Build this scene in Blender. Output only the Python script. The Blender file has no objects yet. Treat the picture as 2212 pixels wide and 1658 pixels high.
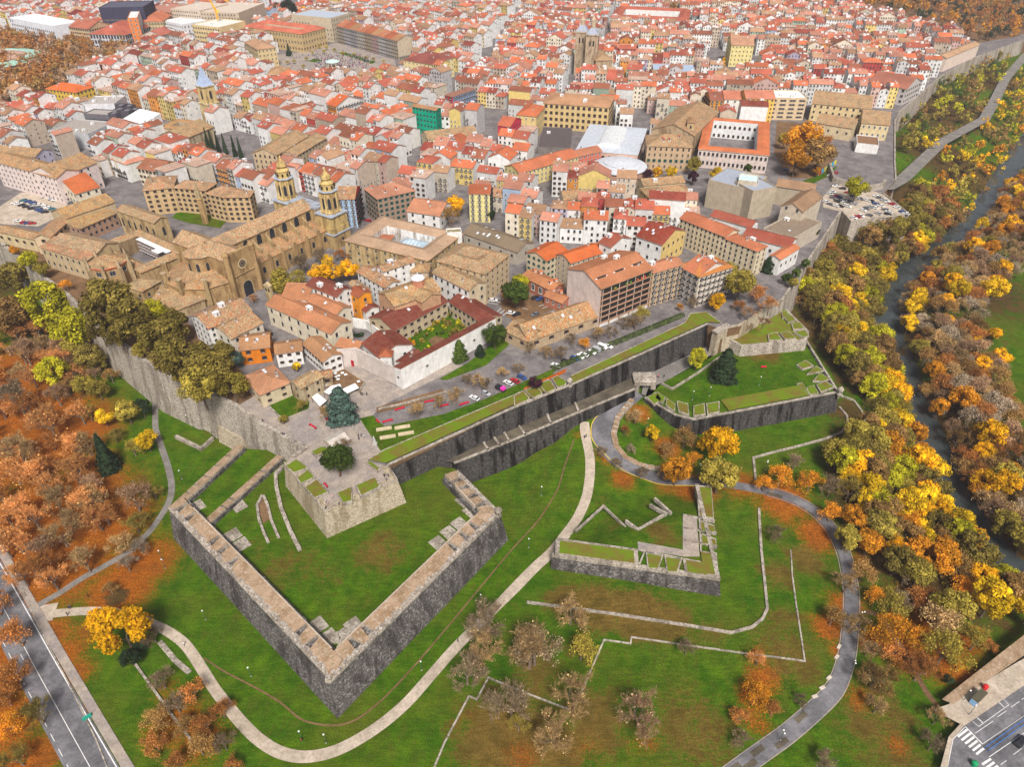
import bpy, math, random
import numpy as np
from mathutils import Vector, Matrix
from mathutils.geometry import tessellate_polygon
R = math.radians
SC = bpy.context.scene
COL = SC.collection
RNG = random.Random(7)
CAM_H, PITCH, FPX = 200.0, R(36.8), 1535.0
cam_d = bpy.data.cameras.new("camera")
cam_d.sensor_width = 36.0
cam_d.lens = 36.0 * FPX / 2212.0
cam_d.clip_start = 1.0
cam_d.clip_end = 12000.0
cam = bpy.data.objects.new("camera", cam_d)
COL.objects.link(cam)
cam.location = (0, 0, CAM_H)
cam.rotation_euler = (math.pi / 2 - PITCH, 0, 0)
SC.camera = cam
SUN_EL, SUN_AZ = R(50), R(172)          # azimuth of the sun measured from +Y towards +X
world = bpy.data.worlds.new("World")
SC.world = world
world.use_nodes = True
wn = world.node_tree
sky = wn.nodes.new("ShaderNodeTexSky")
sky.sky_type = 'NISHITA'
sky.sun_disc = False
sky.sun_elevation = SUN_EL
sky.sun_rotation = SUN_AZ
sky.air_density = 1.0
sky.dust_density = 4.0
sky.ozone_density = 1.0
hsv = wn.nodes.new("ShaderNodeHueSaturation")
hsv.inputs['Saturation'].default_value = 0.35
bg = wn.nodes["Background"]
bg.inputs['Strength'].default_value = 0.055
wn.links.new(sky.outputs[0], hsv.inputs['Color'])
wn.links.new(hsv.outputs[0], bg.inputs['Color'])
sun_d = bpy.data.lights.new("sun", 'SUN')
sun_d.energy = 2.7
sun_d.angle = R(14)
sun_d.color = (1.0, 0.95, 0.88)
sun = bpy.data.objects.new("sun", sun_d)
COL.objects.link(sun)
sd = Vector((math.sin(SUN_AZ) * math.cos(SUN_EL), math.cos(SUN_AZ) * math.cos(SUN_EL), math.sin(SUN_EL)))
sun.rotation_euler = (-sd).to_track_quat('-Z', 'Y').to_euler()
sun.location = sd * 500
SC.view_settings.view_transform = 'Standard'
SC.view_settings.look = 'None'
SC.view_settings.exposure = 0.72
SC.view_settings.gamma = 1.0
SC.cycles.max_bounces = 4
SC.cycles.diffuse_bounces = 2
SC.cycles.glossy_bounces = 2
SC.cycles.transmission_bounces = 3
SC.cycles.transparent_max_bounces = 6
SC.cycles.volume_bounces = 0
SC.cycles.caustics_reflective = False
SC.cycles.caustics_refractive = False
CP, SP = math.cos(PITCH), math.sin(PITCH)
def P(u, v, z=0.0):
 x, y = (u - 1106.0) / FPX, -(v - 829.0) / FPX
 d = (x, CP + y * SP, -SP + y * CP)
 t = (z - CAM_H) / d[2]
 return Vector((d[0] * t, d[1] * t, z))
def proj(x, y, z):
 dz = z - CAM_H
 fw = y * CP - dz * SP
 up = y * SP + dz * CP
 return 1106 + FPX * x / fw, 829 - FPX * up / fw
TX = {0: 0, 1: 554.1, 2: 1108.2, 3: 1657.9}
TY = {0: 0, 1: 387.9, 2: 775.7, 3: 1191.3, 4: 1242.3}
def Q(rc, x, y, z=0.0):
 return P(TX[rc % 10] + x * .25061, TY[rc // 10] + y * .25061, z)
def PX(rc, x, y):
 return TX[rc % 10] + x * .25061, TY[rc // 10] + y * .25061
def tag(o, label=None, cat=None, group=None, kind=None):
 if label: o['label'] = label
 if cat: o['category'] = cat
 if group: o['group'] = group
 if kind: o['kind'] = kind
 return o
def link(name, data, parent=None, loc=None, rot=None, scale=None):
 o = bpy.data.objects.new(name, data)
 COL.objects.link(o)
 if parent is not None: o.parent = parent
 if loc is not None: o.location = loc
 if rot is not None: o.rotation_euler = (0, 0, rot)
 if scale is not None: o.scale = scale
 return o
def thing(name, label, cat, loc=(0, 0, 0), rot=0.0, group=None):
 o = link(name, None, None, loc, rot)
 o.empty_display_size = 0.5
 return tag(o, label, cat, group)
def dup(root, loc, rot=None, scale=None, label=None, color=None):
 r = root.copy()
 COL.objects.link(r)
 r.location = loc
 if rot is not None: r.rotation_euler = (0, 0, rot)
 if scale is not None: r.scale = scale
 if label: r['label'] = label
 for ch in root.children:
  c = ch.copy()
  COL.objects.link(c)
  c.parent = r
  if color is not None: c.color = color
  for g in ch.children:
   d = g.copy()
   COL.objects.link(d)
   d.parent = c
   if color is not None: d.color = color
 return r
class MB:
 """Collects faces, each with a material slot and a colour, and links them as one mesh."""
 def __init__(self):
  self.v, self.f, self.m, self.c = [], [], [], []
 def face(self, pts, col=(.8, .8, .8), m=0):
  n = len(self.v)
  self.v.extend(tuple(p) for p in pts)
  self.f.append(tuple(range(n, n + len(pts))))
  self.m.append(m)
  self.c.append(col)
 def prism(self, bot, top, col=(.8, .8, .8), m=0, topcol=None, topm=None, cap=True, bottom=False):
  """bot and top: lists of equal length, counter-clockwise from above."""
  n, k = len(self.v), len(bot)
  self.v.extend(tuple(p) for p in bot)
  self.v.extend(tuple(p) for p in top)
  for i in range(k):
   j = (i + 1) % k
   self.f.append((n + i, n + j, n + k + j, n + k + i)); self.m.append(m); self.c.append(col)
  if cap:
   self.f.append(tuple(range(n + k, n + 2 * k)))
   self.m.append(m if topm is None else topm); self.c.append(topcol or col)
  if bottom:
   self.f.append(tuple(range(n + k - 1, n - 1, -1))); self.m.append(m); self.c.append(col)
 def box(self, cx, cy, z0, sx, sy, sz, ang=0.0, col=(.8, .8, .8), m=0, topcol=None, topm=None, taper=1.0):
  ca, sa = math.cos(ang), math.sin(ang)
  def ring(z, k):
   return [(cx + ca * x * k - sa * y * k, cy + sa * x * k + ca * y * k, z) for x, y in
     ((-sx / 2, -sy / 2), (sx / 2, -sy / 2), (sx / 2, sy / 2), (-sx / 2, sy / 2))]
  self.prism(ring(z0, 1), ring(z0 + sz, taper), col, m, topcol, topm, bottom=True)
 def tube(self, pts, radii, n=6, col=(.8, .8, .8), m=0):
  base = len(self.v)
  for i, p in enumerate(pts):
   p = Vector(p)
   a = Vector(pts[max(i - 1, 0)]); b = Vector(pts[min(i + 1, len(pts) - 1)])
   d = (b - a).normalized()
   s = d.cross(Vector((0.31, 0.95, 0.07))).normalized()
   t = d.cross(s)
   for k in range(n):
    w = 2 * math.pi * k / n
    self.v.append(tuple(p + (s * math.cos(w) + t * math.sin(w)) * radii[i]))
  for i in range(len(pts) - 1):
   for k in range(n):
    a, b = base + i * n + k, base + i * n + (k + 1) % n
    self.f.append((a, b, b + n, a + n)); self.m.append(m); self.c.append(col)
  self.f.append(tuple(base + (len(pts) - 1) * n + k for k in range(n))); self.m.append(m); self.c.append(col)
  self.f.append(tuple(base + k for k in reversed(range(n)))); self.m.append(m); self.c.append(col)
 def lathe(self, cx, cy, prof, n=12, col=(.8, .8, .8), m=0, a0=0.0, cols=None):
  base = len(self.v)
  for r, z in prof:
   for k in range(n):
    w = a0 + 2 * math.pi * k / n
    self.v.append((cx + r * math.cos(w), cy + r * math.sin(w), z))
  for i in range(len(prof) - 1):
   for k in range(n):
    a, b = base + i * n + k, base + i * n + (k + 1) % n
    self.f.append((a, b, b + n, a + n)); self.m.append(m); self.c.append(cols[i] if cols else col)
  self.f.append(tuple(base + (len(prof) - 1) * n + k for k in range(n))); self.m.append(m); self.c.append(cols[-1] if cols else col)
 def mesh(self, name, mats, smooth=False):
  me = bpy.data.meshes.new(name)
  me.from_pydata(self.v, [], self.f)
  for m in mats: me.materials.append(m)
  if len(mats) > 1: me.polygons.foreach_set("material_index", np.array(self.m, dtype=np.int32))
  at = me.color_attributes.new("Col", 'FLOAT_COLOR', 'CORNER')
  ln = np.array([len(f) for f in self.f])
  c = np.ones((len(self.f), 4), dtype=np.float32)
  c[:, :3] = np.array(self.c, dtype=np.float32).reshape(-1, 3)
  at.data.foreach_set("color", np.repeat(c, ln, axis=0).ravel())
  if smooth: me.polygons.foreach_set("use_smooth", np.ones(len(self.f), dtype=bool))
  me.update()
  return me
 def build(self, name, mats, parent=None, smooth=False, **kw):
  if not isinstance(mats, (list, tuple)): mats = [mats]
  return link(name, self.mesh(name, mats, smooth), parent, **kw)
class NT:
 def __init__(self, name, rough=0.9, spec=0.04):
  self.mat = bpy.data.materials.new(name)
  self.mat.use_nodes = True
  self.t = self.mat.node_tree
  self.b = self.t.nodes["Principled BSDF"]
  self.b.inputs['Roughness'].default_value = rough
  self.b.inputs['Specular IOR Level'].default_value = spec
  self.geo = self.t.nodes.new("ShaderNodeNewGeometry")
 def put(self, sock, v):
  if hasattr(v, 'is_output'): self.t.links.new(v, sock)
  elif isinstance(v, (tuple, list)) and len(v) == 3 and sock.type == 'RGBA': sock.default_value = (*v, 1)
  else: sock.default_value = v
 def pos(self, sx=1, sy=1, sz=1):
  n = self.t.nodes.new("ShaderNodeMapping")
  n.inputs['Scale'].default_value = (sx, sy, sz)
  self.t.links.new(self.geo.outputs['Position'], n.inputs['Vector'])
  return n.outputs[0]
 def noise(self, scale, detail=4, rough=0.6, vec=None, dist=0.0):
  n = self.t.nodes.new("ShaderNodeTexNoise")
  n.inputs['Scale'].default_value = scale
  n.inputs['Detail'].default_value = detail
  n.inputs['Roughness'].default_value = rough
  n.inputs['Distortion'].default_value = dist
  self.t.links.new(vec if vec is not None else self.geo.outputs['Position'], n.inputs['Vector'])
  return n.outputs['Fac']
 def voro(self, scale, vec=None, out='Color'):
  n = self.t.nodes.new("ShaderNodeTexVoronoi")
  n.inputs['Scale'].default_value = scale
  self.t.links.new(vec if vec is not None else self.geo.outputs['Position'], n.inputs['Vector'])
  return n.outputs[out]
 def ramp(self, fac, lo, hi, a=0.0, b=1.0):
  n = self.t.nodes.new("ShaderNodeMapRange")
  n.interpolation_type = 'SMOOTHSTEP'
  self.put(n.inputs['Value'], fac)
  for k, v in zip(('From Min', 'From Max', 'To Min', 'To Max'), (lo, hi, a, b)): n.inputs[k].default_value = v
  return n.outputs[0]
 def math(self, op, a, b=0.0):
  n = self.t.nodes.new("ShaderNodeMath")
  n.operation = op
  self.put(n.inputs[0], a); self.put(n.inputs[1], b)
  return n.outputs[0]
 def mix(self, fac, a, b, mode='MIX'):
  n = self.t.nodes.new("ShaderNodeMix")
  n.data_type = 'RGBA'
  n.blend_type = mode
  self.put(n.inputs['Factor'], fac)
  self.put(n.inputs['A'], a) if False else self.put(n.inputs[6], a)
  self.put(n.inputs[7], b)
  return n.outputs[2]
 def attr(self, name, out='Color'):
  n = self.t.nodes.new("ShaderNodeAttribute")
  n.attribute_name = name
  return n.outputs[out]
 def sep(self, c):
  n = self.t.nodes.new("ShaderNodeSeparateColor")
  self.t.links.new(c, n.inputs[0])
  return n.outputs
 def objcol(self):
  n = self.t.nodes.new("ShaderNodeObjectInfo")
  return n.outputs['Color'], n.outputs['Random']
 def grey(self, f):
  n = self.t.nodes.new("ShaderNodeCombineColor")
  for i in range(3): self.t.links.new(f, n.inputs[i])
  return n.outputs[0]
 def out(self, col, bump=None, strength=0.3, distance=0.2):
  self.put(self.b.inputs['Base Color'], col)
  if bump is not None:
   n = self.t.nodes.new("ShaderNodeBump")
   n.inputs['Strength'].default_value = strength
   n.inputs['Distance'].default_value = distance
   self.t.links.new(bump, n.inputs['Height'])
   self.t.links.new(n.outputs[0], self.b.inputs['Normal'])
  return self.mat
def simple(name, col, rough=0.85, var=0.2, scale=0.5, metal=0.0):
 n = NT(name, rough)
 n.b.inputs['Metallic'].default_value = metal
 f = n.ramp(n.noise(scale, 5), 0.3, 0.7, 1 - var, 1 + var)
 return n.out(n.mix(1.0, col, n.grey(f), 'MULTIPLY'))
def mat_plaster():
 n = NT("plaster", 0.92)
 c = n.attr("Col")
 f = n.math('MULTIPLY', n.ramp(n.noise(0.35, 5), 0.3, 0.7, 0.86, 1.08), n.ramp(n.noise(1.0, 3, vec=n.pos(2.2, 2.2, 0.25)), 0.35, 0.75, 1.04, 0.84))
 return n.out(n.mix(1.0, c, n.grey(f), 'MULTIPLY'))
def mat_tile():
 n = NT("roof_tile", 0.95)
 c = n.attr("Col")
 m = n.ramp(n.noise(0.55, 6, 0.72), 0.34, 0.68)
 c1 = n.mix(n.math('MULTIPLY', m, 0.34), n.mix(1.0, c, (.92, .74, .66), 'MULTIPLY'), (0.25, 0.16, 0.10))
 f = n.math('MULTIPLY', n.ramp(n.noise(2.6, 3), 0.3, 0.72, 0.72, 1.25), n.ramp(n.noise(0.09, 2), 0.3, 0.7, 0.85, 1.12))
 return n.out(n.mix(1.0, c1, n.grey(f), 'MULTIPLY'), n.noise(3.0, 2), 0.5, 0.15)
def mat_oldtile():
 """weathered clay tiles: single tiles of ochre, rust and lichen grey"""
 n = NT("lichen_tile", 0.95)
 c = n.attr("Col")
 s = n.sep(n.voro(1.9))
 c1 = n.mix(n.ramp(s[0], 0.2, 0.9), n.mix(n.ramp(s[1], 0.15, 0.85), n.mix(1.0, c, (.95, .86, .82), 'MULTIPLY'), (0.42, 0.15, 0.06)), (0.44, 0.34, 0.20))
 c2 = n.mix(n.ramp(n.noise(0.22, 5, 0.65), 0.42, 0.66, 0, 0.7), c1, (0.24, 0.18, 0.11))
 f = n.ramp(n.noise(2.0, 4), 0.3, 0.72, 0.6, 1.25)
 return n.out(n.mix(1.0, c2, n.grey(f), 'MULTIPLY'), n.noise(2.5, 2), 0.5, 0.15)
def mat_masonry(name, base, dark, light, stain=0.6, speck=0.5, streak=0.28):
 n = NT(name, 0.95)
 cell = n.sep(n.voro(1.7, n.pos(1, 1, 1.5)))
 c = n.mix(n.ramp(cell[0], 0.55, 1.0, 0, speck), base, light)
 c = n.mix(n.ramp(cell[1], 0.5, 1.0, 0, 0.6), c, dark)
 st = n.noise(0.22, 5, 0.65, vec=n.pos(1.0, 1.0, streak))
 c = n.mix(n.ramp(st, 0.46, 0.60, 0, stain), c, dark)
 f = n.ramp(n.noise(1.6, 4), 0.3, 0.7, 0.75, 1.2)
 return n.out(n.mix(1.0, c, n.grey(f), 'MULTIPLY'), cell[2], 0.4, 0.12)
def mat_ashlar():
 n = NT("ashlar", 0.92)
 c = n.attr("Col")
 st = n.noise(0.25, 5, 0.6, vec=n.pos(1.5, 1.5, 0.4))
 c1 = n.mix(n.ramp(st, 0.44, 0.64, 0, 0.7), c, (0.17, 0.10, 0.045))
 f = n.ramp(n.noise(1.2, 4), 0.3, 0.7, 0.82, 1.15)
 return n.out(n.mix(1.0, c1, n.grey(f), 'MULTIPLY'))
def mat_ground():
 n = NT("meadow", 1.0, 0.0)
 z = n.sep(n.attr("zone"))
 big, mid, fine = n.noise(0.035, 4), n.noise(0.16, 5, 0.65), n.noise(0.9, 5, 0.75)
 g = n.mix(n.ramp(mid, 0.30, 0.72), (0.029, 0.086, 0.003), (0.074, 0.148, 0.005))
 g = n.mix(n.ramp(big, 0.44, 0.70, 0, 0.6), g, (0.100, 0.100, 0.012))
 g = n.mix(n.ramp(n.noise(0.4, 5, 0.7, n.pos(1, .35, 1)), 0.45, 0.7, 0, 0.55), g, (0.085, 0.095, 0.012))
 g = n.mix(n.ramp(fine, 0.52, 0.76, 0, 0.6), g, (0.115, 0.090, 0.018))
 g = n.mix(n.ramp(fine, 0.40, 0.22, 0, 0.5), g, (0.020, 0.055, 0.003))
 dry = n.mix(n.ramp(mid, 0.3, 0.7), (0.17, 0.105, 0.025), (0.09, 0.065, 0.013))
 w = n.math('ADD', n.math('MULTIPLY', n.math('SUBTRACT', mid, 0.5), 1.3), n.math('MULTIPLY', n.math('SUBTRACT', fine, 0.5), 1.0))
 g = n.mix(n.ramp(n.math('ADD', z[1], w), 0.35, 0.75), g, dry)
 leaf = n.mix(n.ramp(n.noise(1.6, 4, 0.8), 0.35, 0.65), (0.18, 0.050, 0.008), (0.40, 0.120, 0.012))
 leaf = n.mix(n.ramp(mid, 0.45, 0.7, 0, 0.6), leaf, (0.13, 0.055, 0.014))
 w2 = n.math('ADD', n.math('MULTIPLY', n.math('SUBTRACT', n.noise(1.9, 5, 0.8), 0.5), 2.4), n.math('MULTIPLY', n.math('SUBTRACT', mid, 0.5), 0.8))
 g = n.mix(n.ramp(n.math('ADD', z[0], w2), 0.42, 0.62), g, leaf)
 soil = n.mix(n.ramp(mid, 0.35, 0.65), (0.055, 0.038, 0.014), (0.10, 0.06, 0.02))
 g = n.mix(n.ramp(n.math('ADD', z[2], w), 0.35, 0.7), g, soil)
 g = n.mix(1.0, g, n.grey(n.math('MULTIPLY', n.ramp(n.noise(2.6, 3, .7), .3, .7, .62, 1.38), n.ramp(n.noise(0.5, 3, .6, n.pos(.5, 2.2, 1)), .35, .65, .86, 1.12))), 'MULTIPLY')
 return n.out(g, fine, 0.6, 0.3)
def mat_berm():
 n = NT("rampart_turf", 1.0, 0.0)
 mid, fine = n.noise(0.2, 5, 0.65), n.noise(1.1, 5, 0.75)
 g = n.mix(n.ramp(mid, 0.38, 0.64), (0.13, 0.20, 0.012), (0.17, 0.13, 0.03))
 g = n.mix(n.ramp(fine, 0.55, 0.75, 0, 0.6), g, (0.08, 0.15, 0.008))
 g = n.mix(n.ramp(n.noise(0.06, 4), 0.52, 0.66, 0, 0.6), g, (0.15, 0.09, 0.02))
 return n.out(g, fine, 0.5, 0.2)
def mat_slab():
 n = NT("parapet_slab", 0.95)
 c = n.mix(n.ramp(n.noise(0.25, 5, 0.7), 0.35, 0.65), (0.40, 0.28, 0.19), (0.26, 0.17, 0.10))
 c = n.mix(n.ramp(n.noise(0.9, 5, 0.7), 0.52, 0.66, 0, 0.75), c, (0.48, 0.40, 0.31))
 c = n.mix(n.ramp(n.noise(0.7, 5, 0.75, n.pos(1, 1.3, 1)), 0.60, 0.70, 0, 0.8), c, (0.11, 0.12, 0.02))
 return n.out(n.mix(1.0, c, n.grey(n.ramp(n.noise(2.2, 4), .3, .7, .8, 1.15)), 'MULTIPLY'))
def mat_paving(name, a, b, joints=0.0):
 n = NT(name, 0.9)
 c = n.mix(n.ramp(n.noise(0.12, 5, 0.65), 0.35, 0.65), a, b)
 f = n.math('MULTIPLY', n.ramp(n.noise(1.3, 5, 0.7), 0.3, 0.7, 0.8, 1.15), n.ramp(n.noise(0.35, 4), 0.35, 0.7, 1.06, 0.84))
 return n.out(n.mix(1.0, c, n.grey(f), 'MULTIPLY'))
def mat_leaf(name, dark=0.45):
 n = NT(name, 0.9, 0.02)
 c, rnd = n.objcol()
 t = n.attr("Col")
 f = n.math('MULTIPLY', n.ramp(n.noise(0.5, 3), 0.3, 0.7, 0.6, 1.35), n.ramp(rnd, 0, 1, 0.8, 1.2))
 c = n.mix(1.0, n.mix(1.0, c, t, 'MULTIPLY'), n.grey(f), 'MULTIPLY')
 tr = n.t.nodes.new("ShaderNodeBsdfTranslucent")
 ad = n.t.nodes.new("ShaderNodeMixShader")
 ad.inputs[0].default_value = 0.3
 n.t.links.new(c, tr.inputs['Color'])
 n.put(n.b.inputs['Base Color'], c)
 n.t.links.new(n.b.outputs[0], ad.inputs[1])
 n.t.links.new(tr.outputs[0], ad.inputs[2])
 n.t.links.new(ad.outputs[0], n.t.nodes['Material Output'].inputs['Surface'])
 return n.mat
def mat_obj(name, rough=0.5, spec=0.5, metal=0.0):
 n = NT(name, rough, spec)
 c, _ = n.objcol()
 n.b.inputs['Metallic'].default_value = metal
 return n.out(c)
def mat_attr(name, rough=0.7, var=0.12, scale=0.6):
 n = NT(name, rough)
 f = n.ramp(n.noise(scale, 4), 0.3, 0.7, 1 - var, 1 + var)
 return n.out(n.mix(1.0, n.attr("Col"), n.grey(f), 'MULTIPLY'))
def mat_water():
 n = NT("river_water", 0.12, 0.5)
 f = n.noise(0.25, 4, vec=n.pos(1, 0.5, 1))
 return n.out(n.mix(n.ramp(f, 0.3, 0.7), (0.030, 0.040, 0.040), (0.055, 0.066, 0.068)), n.noise(0.9, 3), 0.12, 0.2)
M = dict(
 plaster=mat_plaster(), tile=mat_tile(), oldtile=mat_oldtile(), ashlar=mat_ashlar(),
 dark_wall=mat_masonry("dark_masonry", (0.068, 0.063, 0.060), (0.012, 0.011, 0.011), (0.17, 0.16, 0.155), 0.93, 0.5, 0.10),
 scarp=mat_masonry("speckled_masonry", (0.125, 0.113, 0.106), (0.035, 0.031, 0.030), (0.36, 0.335, 0.33), 0.7, 0.75),
 pale_wall=mat_masonry("pale_masonry", (0.43, 0.375, 0.315), (0.10, 0.08, 0.06), (0.54, 0.485, 0.43), 0.5, 0.4, 0.14),
 redin=mat_masonry("bastion_masonry", (0.46, 0.385, 0.29), (0.16, 0.125, 0.055), (0.54, 0.46, 0.36), 0.5, 0.25, 0.2),
 ground=mat_ground(), turf=mat_berm(),
 paving=mat_paving("stone_paving", (0.30, 0.26, 0.245), (0.39, 0.325, 0.27)),
 street=mat_paving("street_paving", (0.15, 0.135, 0.137), (0.23, 0.205, 0.20)),
 sand=mat_paving("gravel_path", (0.42, 0.345, 0.27), (0.54, 0.45, 0.365)),
 asphalt=mat_paving("asphalt", (0.125, 0.122, 0.132), (0.215, 0.207, 0.222)),
 slab=mat_slab(),
 damp=mat_paving("damp_slab", (0.085, 0.072, 0.055), (0.15, 0.125, 0.09)),
 greypath=mat_paving("grey_path", (0.19, 0.175, 0.16), (0.25, 0.23, 0.21)),
 earth=mat_paving("bare_earth", (0.16, 0.095, 0.05), (0.22, 0.13, 0.07)),
 leaf=mat_leaf("leaves"), bark=mat_attr("bark", 0.95, 0.3, 1.5), twig=mat_leaf("twigs"),
 paint=mat_obj("car_paint", 0.3), attr=mat_attr("painted"), glass=simple("window_glass", (0.030, 0.034, 0.042), 0.25, 0.3, 0.4),
 rubble=mat_masonry("pale_rubble", (0.36, 0.31, 0.26), (0.13, 0.10, 0.08), (0.60, 0.55, 0.50), 0.3, 0.9),
 white=simple("white_paint", (0.78, 0.77, 0.76), 0.7, 0.06), water=mat_water(),
 line=simple("road_marking", (0.75, 0.74, 0.73), 0.8, 0.15, 1.5), yellow=simple("yellow_marking", (0.62, 0.42, 0.05), 0.8, 0.15),
 red=simple("red_paint", (0.50, 0.02, 0.05), 0.5, 0.1), iron=simple("dark_iron", (0.035, 0.035, 0.04), 0.5, 0.1),
 sheet=simple("pale_sheet_roof", (0.66, 0.69, 0.74), 0.5, 0.07, 0.15),
)
from mathutils.geometry import delaunay_2d_cdt
CZ = 22.0                                           # level of the old town
V2 = lambda p: Vector((p[0], p[1]))
CTRL = [(722, 1557, 0), (300, 1300, 0), (100, 1600, 0), (300, 900, 0), (500, 1600, 0), (1000, 1500, 0), (1060, 1300, 0), (1187, 1225, 0), (1400, 1600, 0),
  (1700, 1650, -1), (1555, 1300, 0), (1640, 1200, 0), (1700, 1400, 0), (1108, 1011, 0), (1150, 1150, 0), (1180, 970, 2.5), (30, 800, 0), (100, 1000, 0), (250, 760, 1), (420, 920, 0), (0, 600, 4),
  (1600, 960, 0), (1750, 930, 0), (1811, 890, 0), (1860, 860, -1), (1850, 1000, -3), (1640, 1050, 0.5), (1780, 1130, -1), (1830, 1230, -2), (1850, 1400, -2), (1950, 1500, -3),
  (2100, 1450, -2), (2200, 1550, -2), (1800, 1640, -1), (2050, 1350, -5), (2130, 1350, -6), (2200, 1300, -8), (2100, 800, -8), (2200, 650, -7), (2200, 1000, -8), (2212, 450, -8),
  (1880, 800, -5), (1950, 960, -8), (2050, 1150, -9), (1800, 700, 1), (1760, 640, 5), (1850, 560, 1), (1925, 500, 8), (1975, 475, 9), (2000, 440, 4), (2050, 400, 0), (2000, 330, 13),
  (2126, 258, 9), (2171, 170, 7), (2212, 125, 7), (1955, 340, 17), (2050, 190, 11), (2150, 110, 10), (2212, 250, -2), (2150, 330, -8), (2212, 60, 12),
  (1263, 908, 7.5), (1340, 862, 8.5), (1390, 852, 9), (1300, 960, 5), (1335, 1015, 2.6), (1450, 1040, 1.2), (1420, 930, 5), (1480, 970, 2), (1560, 1040, 0.8)]
_c = np.array([tuple(P(u, v, z)) for u, v, z in CTRL])
RIVER = [V2(P(u, v, -11)) for u, v in ((2235, 290), (2196, 335), (2160, 400), (2112, 470), (2045, 530), (1975, 578), (1918, 640), (1915, 720), (1945, 790), (1965, 850), (1985, 905), (2012, 965), (2045, 1055), (2100, 1140), (2152, 1205), (2240, 1275), (2400, 1400))]
RIVER = [V2(P(2300, 200, -11))] + RIVER
def dist_poly(x, y, pts):
 d = np.full(x.shape, 1e9)
 for a, b in zip(pts[:-1], pts[1:]):
  ex, ey = b[0] - a[0], b[1] - a[1]
  t = np.clip(((x - a[0]) * ex + (y - a[1]) * ey) / (ex * ex + ey * ey + 1e-9), 0, 1)
  d = np.minimum(d, np.hypot(x - a[0] - t * ex, y - a[1] - t * ey))
 return d
def terrain(x, y):
 x, y = np.asarray(x, float), np.asarray(y, float)
 num, den = np.zeros(x.shape), np.zeros(x.shape)
 for cx, cy, cz in _c:
  w = 1.0 / ((x - cx) ** 2 + (y - cy) ** 2 + 60.0) ** 1.7
  num += w * cz; den += w
 z = num / den
 d = dist_poly(x, y, RIVER)
 return np.minimum(z, -14.5 + np.maximum(0, d - 4.0) * 0.5)
def tz(x, y): return float(terrain(np.array([x]), np.array([y]))[0])
def G(u, v, up=0.0):
 """the point of the open ground (outside the walls) sighted at u, v, or a point that stands up metres above it"""
 z = 0.0
 for _ in range(6):
  p = P(u, v, z + up)
  z = tz(p.x, p.y)
 return P(u, v, z + up)
LEAF = [(60, 800, 30, 1), (20, 900, 30, 1), (60, 980, 25, 1), (150, 930, 22, 1), (100, 900, 22, 1), (200, 1010, 12, .8), (60, 1120, 25, 1), (160, 1090, 24, 1), (220, 1130, 20, .9), (130, 1220, 20, 1), (40, 1230, 22, 1),
  (260, 1270, 12, 1), (300, 1220, 14, .9), (340, 1200, 11, .7), (90, 1380, 10, .9), (130, 1420, 8, .9), (155, 1460, 7, .8), (180, 1370, 8, .6), (170, 1540, 4, .7), (60, 1330, 8, 1), (30, 1430, 14, 1), (10, 1560, 12, .9), (60, 1650, 10, .9),
  (1300, 955, 6, .8), (1250, 960, 5, .6), (1310, 1000, 7, .9), (1345, 1045, 8, .9), (1440, 980, 9, 1), (1375, 920, 8, .9), (1440, 1060, 8, .7), (1500, 1065, 12, 1), (1600, 1050, 14, .8), (1690, 1080, 16, 1), (1770, 1150, 12, 1), (1700, 1110, 10, .8), (1830, 1300, 10, .9),
  (1650, 1470, 8, .9), (1625, 1500, 7, .9), (1640, 1560, 6, .8), (1640, 1420, 7, .7), (1790, 1350, 8, 1), (1815, 1400, 5, .9), (1860, 1500, 7, .8), (1880, 1380, 6, .9), (1960, 1400, 10, 1), (2060, 1430, 12, .9), (1990, 1280, 14, .9), (2090, 1370, 10, .9), (2000, 1330, 10, .9),
  (1390, 1600, 9, .55), (1000, 1560, 5, .4), (380, 1560, 10, .7), (430, 1600, 9, .7), (1270, 1620, 8, .5), (1940, 1600, 6, .7), (640, 860, 3, 0), (1870, 1200, 9, .8), (1130, 1640, 9, .6), (360, 1490, 6, .5)]
DRY = [(640, 1270, 12, .6), (830, 1240, 11, .75), (720, 1290, 9, .5), (580, 1230, 8, .5), (1290, 1315, 10, 1.1), (1380, 1330, 11, 1.1), (1450, 1345, 9, .9), (1220, 1300, 8, .9), (1540, 1365, 8, .6), (1320, 1310, 9, .8), (1420, 1180, 9, .7), (1330, 1150, 8, .5), (1500, 1190, 7, .5), (1210, 1200, 5, .6),
  (1100, 1600, 18, .95), (1280, 1560, 14, .8), (1500, 1580, 16, .7), (1700, 1420, 14, .7), (1900, 1560, 16, .7), (1950, 1640, 12, .6), (1160, 1480, 10, .7), (1200, 1630, 12, .9), (1020, 1640, 10, .6), (1450, 1500, 9, .5), (1550, 1640, 12, .55), (1350, 1450, 9, .35), (1680, 1240, 9, .7), (1690, 1340, 10, .6), (1740, 1200, 9, .8), (1840, 1560, 12, .5), (1300, 1090, 5, .6), (1240, 950, 3, .7), (1780, 960, 8, .5), (1850, 900, 6, .5),
  (1640, 800, 9, .9), (1600, 770, 8, .9), (1560, 830, 8, .5), (1150, 1430, 10, .7), (1260, 1400, 8, .6), (420, 880, 5, .8), (370, 850, 4, .8), (2190, 720, 8, .4), (460, 935, 4, .6)]
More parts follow.
